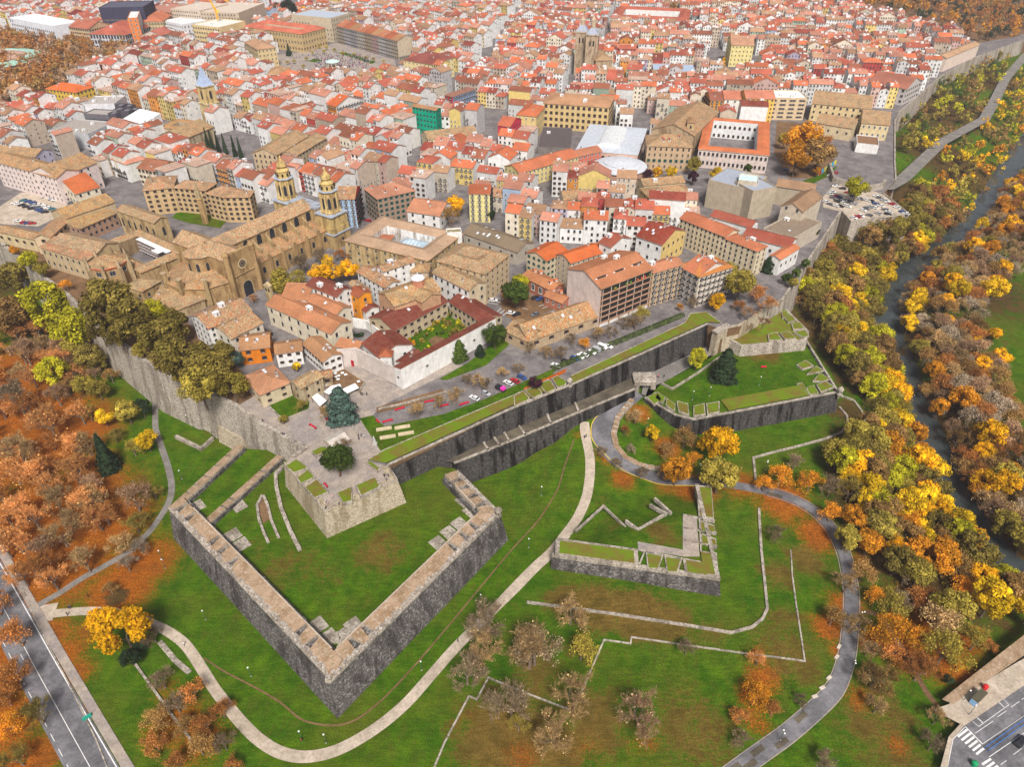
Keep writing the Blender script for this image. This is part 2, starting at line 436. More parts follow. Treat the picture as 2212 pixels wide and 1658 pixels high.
SOIL = [(1900, 560, 40, 1), (1850, 700, 40, 1), (1900, 800, 25, 1), (1850, 900, 14, .8), (1950, 1000, 30, 1), (1900, 1100, 20, 1), (2000, 1180, 28, 1), (2080, 1250, 20, .8), (2000, 450, 40, 1), (2040, 350, 50, 1), (2000, 250, 60, 1), (2100, 180, 60, 1), (2100, 600, 40, .9), (2030, 700, 30, .9), (2050, 850, 25, 1), (2120, 950, 25, 1), (2180, 1080, 25, 1),
  (1950, 480, 30, 1), (220, 740, 20, .9), (120, 720, 20, .9), (20, 620, 25, .9), (150, 850, 12, .6), (280, 1060, 10, .6), (255, 1290, 4, 1), (2160, 440, 30, .8), (2180, 600, 12, .7), (1840, 600, 30, 1), (1760, 720, 14, .8), (1950, 640, 10, .8)]
def zones(x, y):
 out = []
 for lst in (LEAF, DRY, SOIL):
  s = np.zeros(x.shape)
  for u, v, r, k in lst:
   p = P(u, v, 0)
   if u > 1000 and lst is LEAF: r, k = r * .75, k * .9
   s = np.maximum(s, k * np.exp(-((x - p.x) ** 2 + (y - p.y) ** 2) / (r * r) * 0.75))
  out.append(s)
 return out
def zone_attr(me, world_xy=None):
 n = len(me.vertices)
 co = np.empty(n * 3, dtype=np.float32)
 me.vertices.foreach_get("co", co)
 co = co.reshape(-1, 3)
 z = zones(co[:, 0].astype(float), co[:, 1].astype(float))
 a = me.color_attributes.new("zone", 'FLOAT_COLOR', 'POINT')
 c = np.ones((n, 4), dtype=np.float32)
 for i in range(3): c[:, i] = z[i]
 a.data.foreach_set("color", c.ravel())
def axis(breaks):
 out = []
 for a, b, s in breaks: out += list(np.arange(a, b, s))
 return np.array(out + [breaks[-1][1]])
gx = axis([(-6000, -1600, 1100), (-1600, -500, 50), (-500, -230, 9), (-230, 300, 2.2), (300, 520, 5), (520, 1500, 40), (1500, 6000, 1100)])
gy = axis([(-400, 40, 40), (40, 90, 5), (90, 420, 2.2), (420, 900, 6), (900, 1600, 40), (1600, 7600, 1000)])
XX, YY = np.meshgrid(gx, gy)
ZZ = terrain(XX, YY)
nx, ny = len(gx), len(gy)
idx = np.arange(nx * ny).reshape(ny, nx)
quads = np.stack([idx[:-1, :-1], idx[:-1, 1:], idx[1:, 1:], idx[1:, :-1]], -1).reshape(-1, 4)
gm = bpy.data.meshes.new("ground")
gm.vertices.add(nx * ny)
gm.vertices.foreach_set("co", np.stack([XX, YY, ZZ], -1).astype(np.float32).ravel())
gm.loops.add(quads.size)
gm.loops.foreach_set("vertex_index", quads.ravel().astype(np.int32))
gm.polygons.add(len(quads))
gm.polygons.foreach_set("loop_start", np.arange(0, quads.size, 4, dtype=np.int32))
gm.polygons.foreach_set("use_smooth", np.ones(len(quads), dtype=bool))
gm.update(calc_edges=True)
gm.validate()
zone_attr(gm)
gm.materials.append(M['ground'])
tag(link("ground", gm), "grass meadow with fallen leaves below the town walls", kind='structure')
def ribbon(name, pts, widths, mat, off=0.06, kind='structure', zs=None, step=1.5, cross=3):
 """a road or path laid on the ground along pts (x, y)"""
 pts = [V2(p) for p in pts]
 L = [0.0]
 for a, b in zip(pts[:-1], pts[1:]): L.append(L[-1] + (b - a).length)
 W = widths if isinstance(widths, (list, tuple)) else [widths] * len(pts)
 t = np.linspace(0, L[-1], max(2, int(L[-1] / step)))
 xs = np.interp(t, L, [p.x for p in pts]); ys = np.interp(t, L, [p.y for p in pts]); ws = np.interp(t, L, W)
 zz = np.interp(t, L, zs) if zs is not None else None
 for _ in range(int(6 / step) + 2):
  xs[1:-1] = (xs[:-2] + 2 * xs[1:-1] + xs[2:]) / 4; ys[1:-1] = (ys[:-2] + 2 * ys[1:-1] + ys[2:]) / 4
 tx, ty = np.gradient(xs), np.gradient(ys)
 n = np.hypot(tx, ty) + 1e-9
 nxv, nyv = -ty / n, tx / n
 mb = MB()
 rows = []
 for k in range(cross + 1):
  s = (k / cross - 0.5)
  X, Y = xs + nxv * ws * s, ys + nyv * ws * s
  Z = (terrain(X, Y) if zz is None else zz) + off
  rows.append(np.stack([X, Y, Z], -1))
 m = len(t)
 for r in rows: mb.v.extend(map(tuple, r.tolist()))
 for k in range(cross):
  for i in range(m - 1):
   mb.f.append((k * m + i, k * m + i + 1, (k + 1) * m + i + 1, (k + 1) * m + i)[::-1]); mb.m.append(0); mb.c.append((.5, .5, .5))
 o = mb.build(name, mat, None, True)
 if kind: tag(o, kind=kind)
 return o, np.stack([xs, ys], -1), np.stack([nxv, nyv], -1)
def sheet(name, poly, z, mat, step=None, zone=False, zf=None, parent=None):
 poly = [V2(p) for p in poly]
 pts, n = list(poly), len(poly)
 if step:
  x0, x1 = min(p.x for p in poly), max(p.x for p in poly)
  y0, y1 = min(p.y for p in poly), max(p.y for p in poly)
  for gx_ in np.arange(x0, x1, step):
   for gy_ in np.arange(y0, y1, step): pts.append(Vector((gx_ + RNG.uniform(-.2, .2) * step, gy_ + RNG.uniform(-.2, .2) * step)))
 vs, _e, fs, *_ = delaunay_2d_cdt(pts, [(i, (i + 1) % n) for i in range(n)], [list(range(n))], 1, 1e-4)
 me = bpy.data.meshes.new(name)
 zz = (terrain(np.array([v.x for v in vs]), np.array([v.y for v in vs])) + z) if zf == 'terrain' else np.full(len(vs), z)
 fs = [f if (vs[f[1]] - vs[f[0]]).cross(vs[f[2]] - vs[f[0]]) > 0 else f[::-1] for f in fs]
 me.from_pydata([(v.x, v.y, float(h)) for v, h in zip(vs, zz)], [], fs)
 me.materials.append(mat)
 if zone: zone_attr(me)
 me.update()
 return link(name, me, parent)
r0 = [p for p in RIVER]
rv, _a, _b = ribbon("river", r0, 26, M['water'], off=0.0, zs=[-12.0] * len(r0), step=6)
CITY_NEAR = [(-160, 420), (0, 528), (88, 598), (140, 636), (208, 704), (331, 798), (451, 853), (509, 881), (554, 916), (654, 971), (632, 989), (618, 1000), (702, 1106), (858, 1039), (838, 1008)]
city_px = CITY_NEAR + [(1108, 883), (1231, 834), (1359, 778), (1529, 701), (1559, 713), (1600, 705), (1640, 672), (1693, 648), (1818, 458), (1838, 481), (1918, 468), (1964, 463), (1908, 418), (1936, 388), (1934, 351), (1934, 263), (1944, 243), (2034, 165), (2106, 125), (2212, 88)]
CITY = [V2(P(u, v, CZ)) for u, v in city_px] + [Vector((1100, 1250)), Vector((1100, 1700)), Vector((-1400, 1700)), Vector((-1400, 500))]
mbp = MB()
for tri in tessellate_polygon([[p.to_3d() for p in CITY]]):
 a, b, c = [CITY[i] for i in tri]
 if (b - a).cross(c - a) < 0: b, c = c, b
 mbp.face([(p.x, p.y, CZ) for p in (a, b, c)])
pav = mbp.build("street_pavement", M['street'])
tag(pav, kind='structure')
mbs = MB()
ar = sum(a.cross(b) for a, b in zip(CITY, CITY[1:] + CITY[:1]))
for a, b in zip(CITY, CITY[1:] + CITY[:1]):
 if ar < 0: a, b = b, a
 mbs.face([(a.x, a.y, -15), (b.x, b.y, -15), (b.x, b.y, CZ), (a.x, a.y, CZ)])
tag(mbs.build("plateau_slope_terrain", M['earth']), kind='structure')
def gl(rc, pts): return [V2(G(*PX(rc, x, y))) for x, y in pts]
def gp(pts): return [V2(G(u, v)) for u, v in pts]
def along(xy, n, off, w, name, mat, up, dash=None, a=0.0, b=1.0):
 pts = xy + n * off
 m = len(pts)
 pts = pts[int(a * m):max(int(b * m), int(a * m) + 2)]
 if not dash: return ribbon(name, [V2(p) for p in pts], w, mat, up)
 mb, i, st = MB(), 0, 1.5
 while i + dash[0] < len(pts):
  p, q = V2(pts[i]), V2(pts[i + dash[0]])
  d = (q - p).normalized(); s = Vector((-d.y, d.x)) * w / 2
  mb.face([(*(p - s), tz(*p) + up), (*(q - s), tz(*q) + up), (*(q + s), tz(*q) + up), (*(p + s), tz(*p) + up)])
  i += dash[1]
 tag(mb.build(name, mat), kind='structure')
pale = gp([(75, 1331), (175, 1321), (250, 1322), (313, 1342), (363, 1364), (401, 1392), (426, 1429), (464, 1492), (514, 1555), (554, 1597), (600, 1628), (655, 1640), (720, 1628), (780, 1597), (830, 1563), (880, 1520), (930, 1462), (980, 1404), (1030, 1354), (1080, 1304), (1108, 1276),
   (1158, 1224), (1196, 1191), (1213, 1167), (1248, 1121), (1268, 1076), (1275, 1026), (1275, 989), (1268, 956), (1262, 926), (1263, 912)])
ribbon("gravel_path", pale, [3.2] * 8 + [3.4] * 12 + [3.8] * 9 + [4.2, 3.6], M['sand'], 0.10)
grey = gp([(333, 858), (336, 888), (335, 926), (348, 964), (361, 1001), (371, 1041), (371, 1071), (361, 1096), (341, 1126), (318, 1157), (276, 1196), (226, 1224), (175, 1251), (125, 1286), (88, 1304), (50, 1330)])
ribbon("narrow_path", grey, 2.5, M['greypath'], 0.09)
ribbon("earth_path", gp([(600, 985), (520, 940), (440, 893), (391, 868), (345, 842), (300, 800), (262, 765), (225, 730)]), 2.6, M['earth'], 0.07)
ribbon("worn_track_path", gp([(554, 1488), (610, 1520), (650, 1560), (722, 1572), (770, 1560), (830, 1510), (900, 1435), (980, 1340), (1050, 1255), (1108, 1185), (1160, 1130), (1205, 1060), (1222, 1000), (1240, 950)]), 0.55, M['earth'], 0.06)
ribbon("worn_track_path", gp([(440, 1423), (480, 1450), (554, 1488)]), 0.5, M['earth'], 0.06)
hair, hxy, hn = ribbon("hairpin_road", gp([(1380, 850), (1350, 868), (1305, 908), (1299, 938), (1302, 955), (1330, 990), (1371, 1018), (1430, 1037), (1502, 1042), (1560, 1045), (1610, 1053), (1690, 1070), (1750, 1095), (1796, 1140), (1826, 1200), (1840, 1280), (1838, 1345), (1830, 1423), (1806, 1493), (1753, 1543), (1695, 1593), (1640, 1630), (1560, 1690)]),
  [6, 8, 9.5, 9.5, 9, 8, 6.5, 6, 5] + [4.2] * 6 + [4.4, 4.4, 4.6, 4.8, 4.8, 4.8, 4.8, 4.8], M['asphalt'], 0.12)
for t0_, t1_, o_ in ((.93, .945, -.9), (.95, .97, .8), (.90, .915, 1.0), (.965, .985, -.8), (.86, .87, -1.1), (.55, .57, .8), (.30, .33, 1.5), (.42, .44, -1)):
 m_ = len(hxy); k0, k1 = int(t0_ * m_), int(t1_ * m_) + 1
 ribbon("road_patch", [V2(hxy[k] + hn[k] * o_) for k in (k0, (k0 + k1) // 2, k1)], 1.7, M['damp'], .15)
for o_ in (-2.6, 2.6): along(hxy, hn, o_, .3, "road_kerb", M['paving'], .2, None, .42, 1)
yl = gp([(1341, 861), (1284, 903), (1274, 926), (1279, 956), (1319, 996), (1359, 1026), (1426, 1049), (1504, 1051)])
ribbon("yellow_edge_marking_road", yl, 0.35, M['yellow'], 0.17)
ribbon("earth_path", gl(43, [(840, 330), (960, 320), (1080, 500), (1180, 680), (1260, 830), (1340, 960), (1400, 1080), (1470, 1140)]), 1.8, M['earth'], .08)
roadL = gp([(-90, 1130), (-29, 1241), (36, 1362), (78, 1442), (168, 1605), (260, 1770)])
_, rxy, rnn = ribbon("city_road", roadL, 10.5, M['asphalt'], 0.10)
along(rxy, rnn, 4.7, 0.28, "road_marking", M['line'], 0.15)
along(rxy, rnn, -0.3, 0.18, "road_marking", M['line'], 0.15)
along(rxy, rnn, -4.4, 0.18, "road_marking", M['line'], 0.15, (2, 4))
along(rxy, rnn, -1.9, 0.16, "road_marking", M['line'], 0.15, (2, 5), 0.0, .55)
along(rxy, rnn, 6.8, 2.6, "pavement", M['paving'], 0.22, None, 0, 1)
ribbon("park_entrance_path", gp([(72, 1330), (120, 1322)]), 7, M['sand'], 0.08)
vroad = [(P(1890, 392, CZ - .5)), P(1915, 408, 21), P(1950, 388, 19.5), P(2034, 308, 14.0), P(2126, 258, 9.6), P(2150, 215, 8.5), P(2172, 170, 7.8), P(2215, 120, 7.6), P(2290, 60, 7.6)]
ribbon("valley_road", [V2(p) for p in vroad], 9, M['greypath'], 0.5, zs=[p.z for p in vroad])
AVZ = 0.6
av = lambda pts: [V2(P(*PX(43, x, y), AVZ)) for x, y in pts]
tag(sheet("avenue_road", av([(1545, 1700), (1590, 1430), (1690, 1310), (2260, 925), (2700, 640), (2900, 1900), (1545, 1900)]), AVZ, M['asphalt']), kind='structure')
tag(sheet("avenue_pavement", av([(1480, 1700), (1560, 1400), (1660, 1290), (1420, 1170), (1560, 1120), (2130, 770), (2500, 560), (2700, 640), (2260, 925), (1690, 1310), (1590, 1430), (1545, 1700)]), AVZ + .12, M['sand']), kind='structure')
tag(sheet("raised_walk_path", av([(1500, 1080), (2110, 600), (2400, 380), (2460, 520), (2130, 755), (1600, 1120)]), AVZ + .2, M['slab']), kind='structure')
mk = MB()
def lineq(a, b, w):
 a, b = V2(P(*PX(43, *a), AVZ)), V2(P(*PX(43, *b), AVZ))
 d = (b - a).normalized(); s = Vector((-d.y, d.x)) * w / 2
 mk.face([(*(a - s), AVZ + .05), (*(b - s), AVZ + .05), (*(b + s), AVZ + .05), (*(a + s), AVZ + .05)])
for i in range(6): lineq((1640 + i * 32, 1400 + i * 30), (1725 + i * 28, 1335 + i * 33), .55)
for i in range(5): lineq((1850 + i * 34, 1640 + i * 30), (1925 + i * 30, 1590 + i * 30), .55)
lineq((1705, 1312), (1850, 1460), .3); lineq((1850, 1465), (2300, 1160), .16)
lineq((1790, 1370), (1945, 1265), .14); lineq((1980, 1230), (2060, 1175), .14); lineq((2100, 1145), (2170, 1095), .14); lineq((2190, 1080), (2280, 1020), .14)
lineq((1765, 1265), (1820, 1312), .14); lineq((1820, 1312), (2080, 1125), .14); lineq((2080, 1125), (2035, 1075), .14)
lineq((1545, 1690), (1600, 1420), .16); lineq((1600, 1420), (1700, 1318), .16)
lineq((1910, 1575), (2280, 1320), .16); lineq((2120, 1555), (2190, 1500), .14); lineq((2010, 1640), (2060, 1605), .14)
for k in range(4): lineq((1800 + k * 13, 1232 + k * 14), (1828 + k * 13, 1250 + k * 10), .16); lineq((1985 + k * 13, 1098 + k * 14), (2012 + k * 13, 1112 + k * 12), .16)
tag(mk.build("avenue_road_marking", M['line']), kind='structure')
def offset(pts, d):
 """open line of Vectors moved d to its right"""
 out = []
 for i, p in enumerate(pts):
  n = Vector((0, 0))
  segs = ([(pts[i - 1], p)] if i else []) + ([(p, pts[i + 1])] if i < len(pts) - 1 else [])
  ns = []
  for a, b in segs:
   t = (b - a).normalized(); ns.append(Vector((t.y, -t.x)))
  n = sum(ns, Vector((0, 0)))
  n = n.normalized()
  out.append(p + n * (d / max(0.35, n.dot(ns[0]))))
 return out
def wall_mesh(top, zt, zb, batter, thick, col=(.4, .35, .3), mat=0, topcol=None, step=6.0, mb=None, topm=None):
 """top: outer top line, outside on its right. zt, zb: level or list of levels"""
 mb = mb or MB()
 n = len(top)
 Zt = zt if isinstance(zt, (list, tuple)) else [zt] * n
 pts, zs = [], []
 for i in range(n - 1):
  k = max(1, int((top[i + 1] - top[i]).length / step))
  for j in range(k):
   t = j / k
   pts.append(top[i].lerp(top[i + 1], t)); zs.append(Zt[i] * (1 - t) + Zt[i + 1] * t)
 pts.append(top[-1]); zs.append(Zt[-1])
 if zb is None: zbs = [min(tz(p.x, p.y), z - 1) - 1.0 for p, z in zip(pts, zs)]
 else: zbs = [zb] * len(pts)
 m = len(pts)
 inner = offset(pts, -thick)
 hs = [z - b for z, b in zip(zs, zbs)]
 base = [o for o in offset(pts, 1.0)]
 outer = [p + (o - p) * (h * batter) for p, o, h in zip(pts, base, hs)]
 b0 = len(mb.v)
 for p, z in zip(outer, zbs): mb.v.append((p.x, p.y, z))
 for p, z in zip(pts, zs): mb.v.append((p.x, p.y, z))
 for p, z in zip(inner, zs): mb.v.append((p.x, p.y, z))
 for p, z in zip(inner, zbs): mb.v.append((p.x, p.y, z))
 for i in range(m - 1):
  for r in range(3):
   mb.f.append((b0 + r * m + i, b0 + r * m + i + 1, b0 + (r + 1) * m + i + 1, b0 + (r + 1) * m + i))
   mb.m.append(mat if r != 1 or topm is None else topm); mb.c.append(col if r != 1 or topcol is None else topcol)
 for i in (0, m - 1):
  q = (b0 + i, b0 + m + i, b0 + 2 * m + i, b0 + 3 * m + i)
  mb.f.append(q if i == 0 else q[::-1]); mb.m.append(mat); mb.c.append(col)
 return mb
def station(line, p):
 """arc length along line (list of Vectors) nearest to p"""
 best, L = None, 0.0
 for a, b in zip(line[:-1], line[1:]):
  e = b - a
  t = max(0, min(1, (p - a).dot(e) / e.length_squared))
  d = (a + e * t - p).length
  if best is None or d < best[0]: best = (d, L + t * e.length)
  L += e.length
 return best[1]
def merlons(parent, line, thick, z0, hi, ho, cuts, mat, name="merlon", gap_in=1.0, gap_out=2.8, mats=None, inset=0.25):
 """parapet blocks on top of a wall between the gun openings; cuts: stations along the outer line"""
 for a, b in zip(line[:-1], line[1:]):
  pass
 L = 0.0
 for a, b in zip(line[:-1], line[1:]):
  e = (b - a); ln = e.length; d = e / ln; n = Vector((d.y, -d.x))
  cs = sorted(c - L for c in cuts if L + 1 < c < L + ln - 1)
  st = [0.0] + cs + [ln]
  for i in range(len(st) - 1):
   s0, s1 = st[i], st[i + 1]
   g0 = 0 if i == 0 else 1; g1 = 0 if i == len(st) - 2 else 1
   o0, o1 = a + d * (s0 + g0 * gap_out / 2 + .05) - n * inset, a + d * (s1 - g1 * gap_out / 2 - .05) - n * inset
   i0, i1 = a + d * (s0 + g0 * gap_in / 2 + (thick * .4 if i == 0 and L > 0 else .05)) - n * thick, a + d * (s1 - g1 * gap_in / 2 - .05 - (thick * .4 if i == len(st) - 2 and b is not line[-1] else 0)) - n * thick
   if (o1 - o0).dot(d) < .5 or (i1 - i0).dot(d) < .3: continue
   mb = MB()
   mb.prism([(o0.x, o0.y, z0), (o1.x, o1.y, z0), (i1.x, i1.y, z0), (i0.x, i0.y, z0)], [(o0.x, o0.y, z0 + ho), (o1.x, o1.y, z0 + ho), (i1.x, i1.y, z0 + hi), (i0.x, i0.y, z0 + hi)], (.38, .31, .24), 0, (.4, .28, .2), 1)
   mb.build(name, mats or [M['pale_wall'], mat], parent)
  L += ln
def pz(pts, z): return [V2(P(u, v, z)) for u, v in pts]
VZ = 14.0
vtop = pz([(365, 1100), (716, 1472), (1080, 1110), (988, 1018)], VZ)
cg = thing("counterguard", "V shaped outwork with speckled dark stone faces, its tip nearest the viewer", "bastion")
wall_mesh(vtop, VZ, None, 1 / 6, 6.8).build("scarp_wall", M['scarp'], cg)
vc = [(398, 1099), (416, 1119), (480, 1163), (499, 1182), (520, 1208), (658, 1362), (682, 1387), (756, 1386), (783, 1358), (960, 1174), (986, 1152), (1008, 1132), (1030, 1100), (1018, 1078), (1006, 1056), (996, 1038)]
merlons(cg, vtop, 5.6, VZ + .02, 1.5, .5, [station(vtop, V2(P(u, v, VZ))) for u, v in vc], M['slab'])
mbc = MB()
wall_mesh(offset(vtop, .25), VZ + .45, VZ - .35, 0, .9, mb=mbc)
mbc.build("cordon", M['pale_wall'], cg)
for a, b in zip(vtop[:-1], vtop[1:]):
 d = (b - a).normalized(); n = Vector((d.y, -d.x)); a, b = a + d * 1.5, b - d * 1.5
 L = (b - a).length; k = int(L / 1.3)
 mb = MB()
 for i in range(k):
  p = a + d * (i + .5) * L / k - n * RNG.uniform(.7, 1.1)
  mb.box(p.x, p.y, VZ + .3, 1.45, RNG.uniform(.9, 1.8), RNG.uniform(.3, .65), math.atan2(d.y, d.x) + RNG.uniform(-.1, .1), (.5, .45, .4))
 mb.build("rubble_edge", M['rubble'], cg)
 mb = MB(); a, b = a + d * 6, b - d * 6
 wall_mesh([a - n * 5.45, b - n * 5.45], VZ + 1.6, VZ - .2, 0, .45, mb=mb); mb.build("brick_kerb", M['sand'], cg)
terr_px = [(365, 1104), (716, 1468), (1076, 1110), (984, 1010), (880, 1000), (840, 1000), (640, 975), (505, 966)]
TZ = 11.6
tag(sheet("inner_lawn", offset(pz(terr_px, TZ), -.6)[:], TZ, M['ground'], 3.0, True), kind='structure')
fl = pz([(512, 962), (365, 1098)], TZ + 1.6)
fw = thing("flank_wall", "stepped stone parapet along the left end of the inner lawn, nearest the grey path", "wall")
wall_mesh(fl, TZ + 1.6, None, 1 / 8, 4.2).build("scarp_wall", M['scarp'], fw)
merlons(fw, fl, 4.0, TZ + 1.62, .9, .5, [station(fl, V2(P(u, v, TZ))) for u, v in ((480, 990), (455, 1010), (428, 1032), (405, 1050), (392, 1068))], M['slab'], gap_in=.3, gap_out=.6)
iw = pz([(598, 985), (425, 1140)], TZ + 1.7)
iwt = thing("inner_wall", "stone parapet running parallel inside the left flank wall on the lawn", "wall")
wall_mesh(iw, TZ + 1.7, TZ - .3, 1 / 8, 3.4).build("core_wall", M['scarp'], iwt)
merlons(iwt, iw, 3.3, TZ + 1.72, .8, .5, [station(iw, V2(P(u, v, TZ))) for u, v in ((555, 1022), (490, 1082), (470, 1098))], M['slab'], gap_in=.4, gap_out=.8)
def low_wall(label, pts, z, h, w, mat=None, name="low_wall", group=None, terrain_follow=False, cat="wall"):
 mb = MB()
 if terrain_follow:
  st = []
  for a, b in zip(pts[:-1], pts[1:]):
   k = max(1, int((b - a).length / 4)); st += [a.lerp(b, j / k) for j in range(k)]
  st.append(pts[-1])
  o, i = offset(st, w / 2), offset(st, -w / 2)
  n = len(st)
  zt = [tz(p.x, p.y) + h for p in st]
  b0 = 0
  for lst, zz in ((o, [t - h - 1 for t in zt]), (o, zt), (i, zt), (i, [t - h - 1 for t in zt])):
   for p, q in zip(lst, zz): mb.v.append((p.x, p.y, q))
  for k in range(n - 1):
   for r in range(3):
    mb.f.append((r * n + k, r * n + k + 1, (r + 1) * n + k + 1, (r + 1) * n + k)); mb.m.append(0); mb.c.append((.5, .45, .4))
  for k in (0, n - 1):
   q = (k, n + k, 2 * n + k, 3 * n + k); mb.f.append(q if k == 0 else q[::-1]); mb.m.append(0); mb.c.append((.5, .45, .4))
 else:
  wall_mesh(offset(pts, w / 2), z + h, z - .6, 0, w, mb=mb, step=3)
 o = mb.build(name, mat or M['pale_wall'])
 return tag(o, label, cat, group)
tq = lambda rc, pts, z: [V2(Q(rc, x, y, z)) for x, y in pts]
low_wall("long curved stone wall on the lawn just left of the upper bastion", tq(21, [(235, 915), (165, 985), (170, 1100), (210, 1280), (290, 1480), (370, 1640)], TZ + 1), TZ, 1.2, 1.3)
low_wall("short curved stone wall, right side of the sunken stair mouth in the lawn", tq(21, [(60, 1180), (95, 1260), (130, 1400), (190, 1540)], TZ + .6), TZ, .9, .9)
low_wall("short curved stone wall, left side of the sunken stair mouth in the lawn", tq(21, [(50, 1175), (5, 1260), (20, 1380), (60, 1490), (100, 1580)], TZ + .6), TZ, .9, .9)
tag(sheet("sunken_floor_path", tq(21, [(60, 1200), (90, 1260), (120, 1380), (60, 1420), (20, 1320), (15, 1260)], TZ), TZ + .05, M['earth']), kind='structure')
gpl = [(31, 530, 640, "left of the tip, farther from it"), (31, 630, 745, "left of the tip, nearer to it"), (31, 740, 745, "right of the tip, nearer to it"), (31, 840, 645, "right of the tip, farther from it"), (21, 1750, 1425, "nearest the right turret"), (21, 1660, 1500, "second from the right turret"), (21, 1565, 1590, "third from the right turret"),
  (21, 1690, 1065, "at the top of the spur"), (21, 1740, 1140, "second down the spur"), (21, 1785, 1225, "third down the spur"), (21, 1850, 1315, "lowest of the spur"), (20, 2010, 1520, "on the left arm, nearest the inner wall"), (20, 2085, 1600, "on the left arm, second from the inner wall"), (20, 2060, 1270, "behind the inner wall, larger"), (20, 1700, 1270, "behind the left corner")]
for rc, x, y, w in gpl:
 c = Q(rc, x, y, TZ)
 mb = MB(); mb.box(c.x, c.y, TZ - .2, 4.6, 5.2, .32, R(43), (.38, .30, .24))
 tag(mb.build("gun_platform", M['pale_wall']), "stone gun platform in the lawn, " + w, "platform", "gun platforms behind the outwork parapet")
low_wall("small stone slab filling the inner corner of the lawn at the outwork's tip", [V2(P(717, 1382, TZ)), V2(P(733, 1378, TZ))], TZ - 3, 3.6, 3.6, name="stone_slab", cat="slab")
def sentry(label, p, z, s=1.0, mat=None):
 t = thing("sentry_box", label, "turret", (p.x, p.y, z))
 mb = MB(); mb.lathe(0, 0, [(.15 * s, -3.2 * s), (.9 * s, -.9 * s), (1.25 * s, -.2 * s), (1.25 * s, 0), (1.1 * s, .05 * s), (1.1 * s, 2.2 * s)], 10); mb.build("turret_body", M['pale_wall'], t)
 mb = MB(); mb.lathe(0, 0, [(1.4 * s, 2.2 * s), (1.35 * s, 2.45 * s), (.9 * s, 3.1 * s), (.3 * s, 3.5 * s), (.12 * s, 3.9 * s)], 10); mb.build("dome", mat or M['pale_wall'], t)
 mb = MB()
 for k in range(3):
  a = R(-150 + 60 * k); mb.box(1.09 * s * math.cos(a), 1.09 * s * math.sin(a), .9 * s, .12, .35 * s, .8 * s, a)
 mb.build("slit", M['iron'], t)
 return t
sentry("stone sentry box on the right corner of the V shaped outwork", Q(21, 2085, 1345, VZ), VZ)
sentry("stone sentry box halfway along the dark curtain wall", Q(22, 487, 225, CZ), CZ)
sentry("stone sentry box on the tip of the far right bastion", Q(23, 620, 300, 10.5), 10.5)
tipc = Q(31, 622, 1125, VZ)
low_wall("lichen spotted cap stone at the very tip of the outwork", [V2(tipc) + Vector((-.9, .6)), V2(tipc) + Vector((.9, .6))], VZ, 1.0, 1.6, name="cap_stone", cat="stone")
RZ = CZ
rtop = pz([(614, 1003), (701, 1109), (860, 1040), (838, 1007)], RZ)
rb = thing("bastion", "high pale stone bastion with grass topped parapets and a pine on its platform", "bastion")
wall_mesh(rtop, RZ + .3, TZ - 2.5, 1 / 7, 2.5).build("scarp_wall", M['redin'], rb)
wall_mesh(offset(rtop, .22), RZ - 3.6, RZ - 4.1, 0, .6).build("cordon", M['pale_wall'], rb)
for i, poly in enumerate([[(245, 925), (345, 862), (450, 940), (320, 985)], [(345, 1030), (445, 950), (505, 1020), (380, 1075)], [(415, 1110), (520, 1030), (620, 1150), (500, 1205)], [(690, 1150), (820, 1100), (825, 1225), (745, 1245)], [(850, 1090), (1030, 1015), (1070, 1100), (895, 1185)], [(470, 800), (560, 755), (650, 775), (510, 835)], [(945, 890), (985, 885), (1065, 950), (1045, 965)]]):
 pp = [V2(Q(21, x, y, RZ + 1.3)) for x, y in poly]
 if sum(a.cross(b) for a, b in zip(pp, pp[1:] + pp[:1])) < 0: pp = pp[::-1]
 c = sum(pp, Vector((0, 0))) / len(pp)
 mb = MB()
 mb.prism([(p.x, p.y, RZ) for p in pp], [(p.x, p.y, RZ + 1.3) for p in pp], (.45, .4, .33))
 o = mb.build("merlon", M['pale_wall'], rb)
 inn = [c + (p - c) * .87 for p in pp]
 mb = MB(); mb.prism([(p.x, p.y, RZ + 1.2) for p in inn], [(p.x, p.y, RZ + 1.42) for p in inn]); mb.build("turf", M['turf'], o)
wall_mesh(pz([(614, 1003), (701, 1109), (730, 1092)], RZ), RZ + 1.0, RZ + .35, 0, .35).build("parapet", M['pale_wall'], rb)
wall_mesh(pz([(815, 1060), (860, 1040), (838, 1007)], RZ), RZ + 1.0, RZ + .35, 0, .35).build("parapet", M['pale_wall'], rb)
lt = pz([(-160, 420), (0, 528), (88, 598), (140, 636), (208, 704), (331, 798), (451, 853), (509, 881), (554, 916), (654, 971), (630, 988)], CZ)
tw = thing("town_wall", "long pale weathered town wall above the left park", "wall")
wall_mesh(lt, CZ + .9, None, 1 / 9, 1.6).build("rampart", M['pale_wall'], tw)
wall_mesh(pz([(470, 920), (545, 960), (600, 1000)], 8.0), 8.0, None, 1 / 5, 3).build("buttress", M['redin'], tw)
sentry("small stone turret on the left town wall near the picture's left edge", P(12, 535, CZ), CZ)
lw2 = thing("stone_revetment", "small angled stone revetment in the grass below the left town wall", "wall")
wall_mesh(gl(20, [(1510, 690), (1740, 800), (1850, 700)]), 1.6, None, 0, 1.2).build("revetment", M['pale_wall'], lw2)
sheet("turf", gl(20, [(1510, 690), (1740, 800), (1850, 700), (1800, 640), (1600, 620)]), 1.5, M['ground'], 3, True, parent=lw2)
ct = pz([(838, 1007), (1108, 883), (1231, 834), (1359, 778), (1529, 701)], CZ)
cw = thing("curtain_wall", "long dark stained curtain wall with a grass topped rampart", "wall")
wall_mesh(ct, CZ + .2, 7.5, 1 / 9, 2.2).build("scarp_wall", M['dark_wall'], cw)
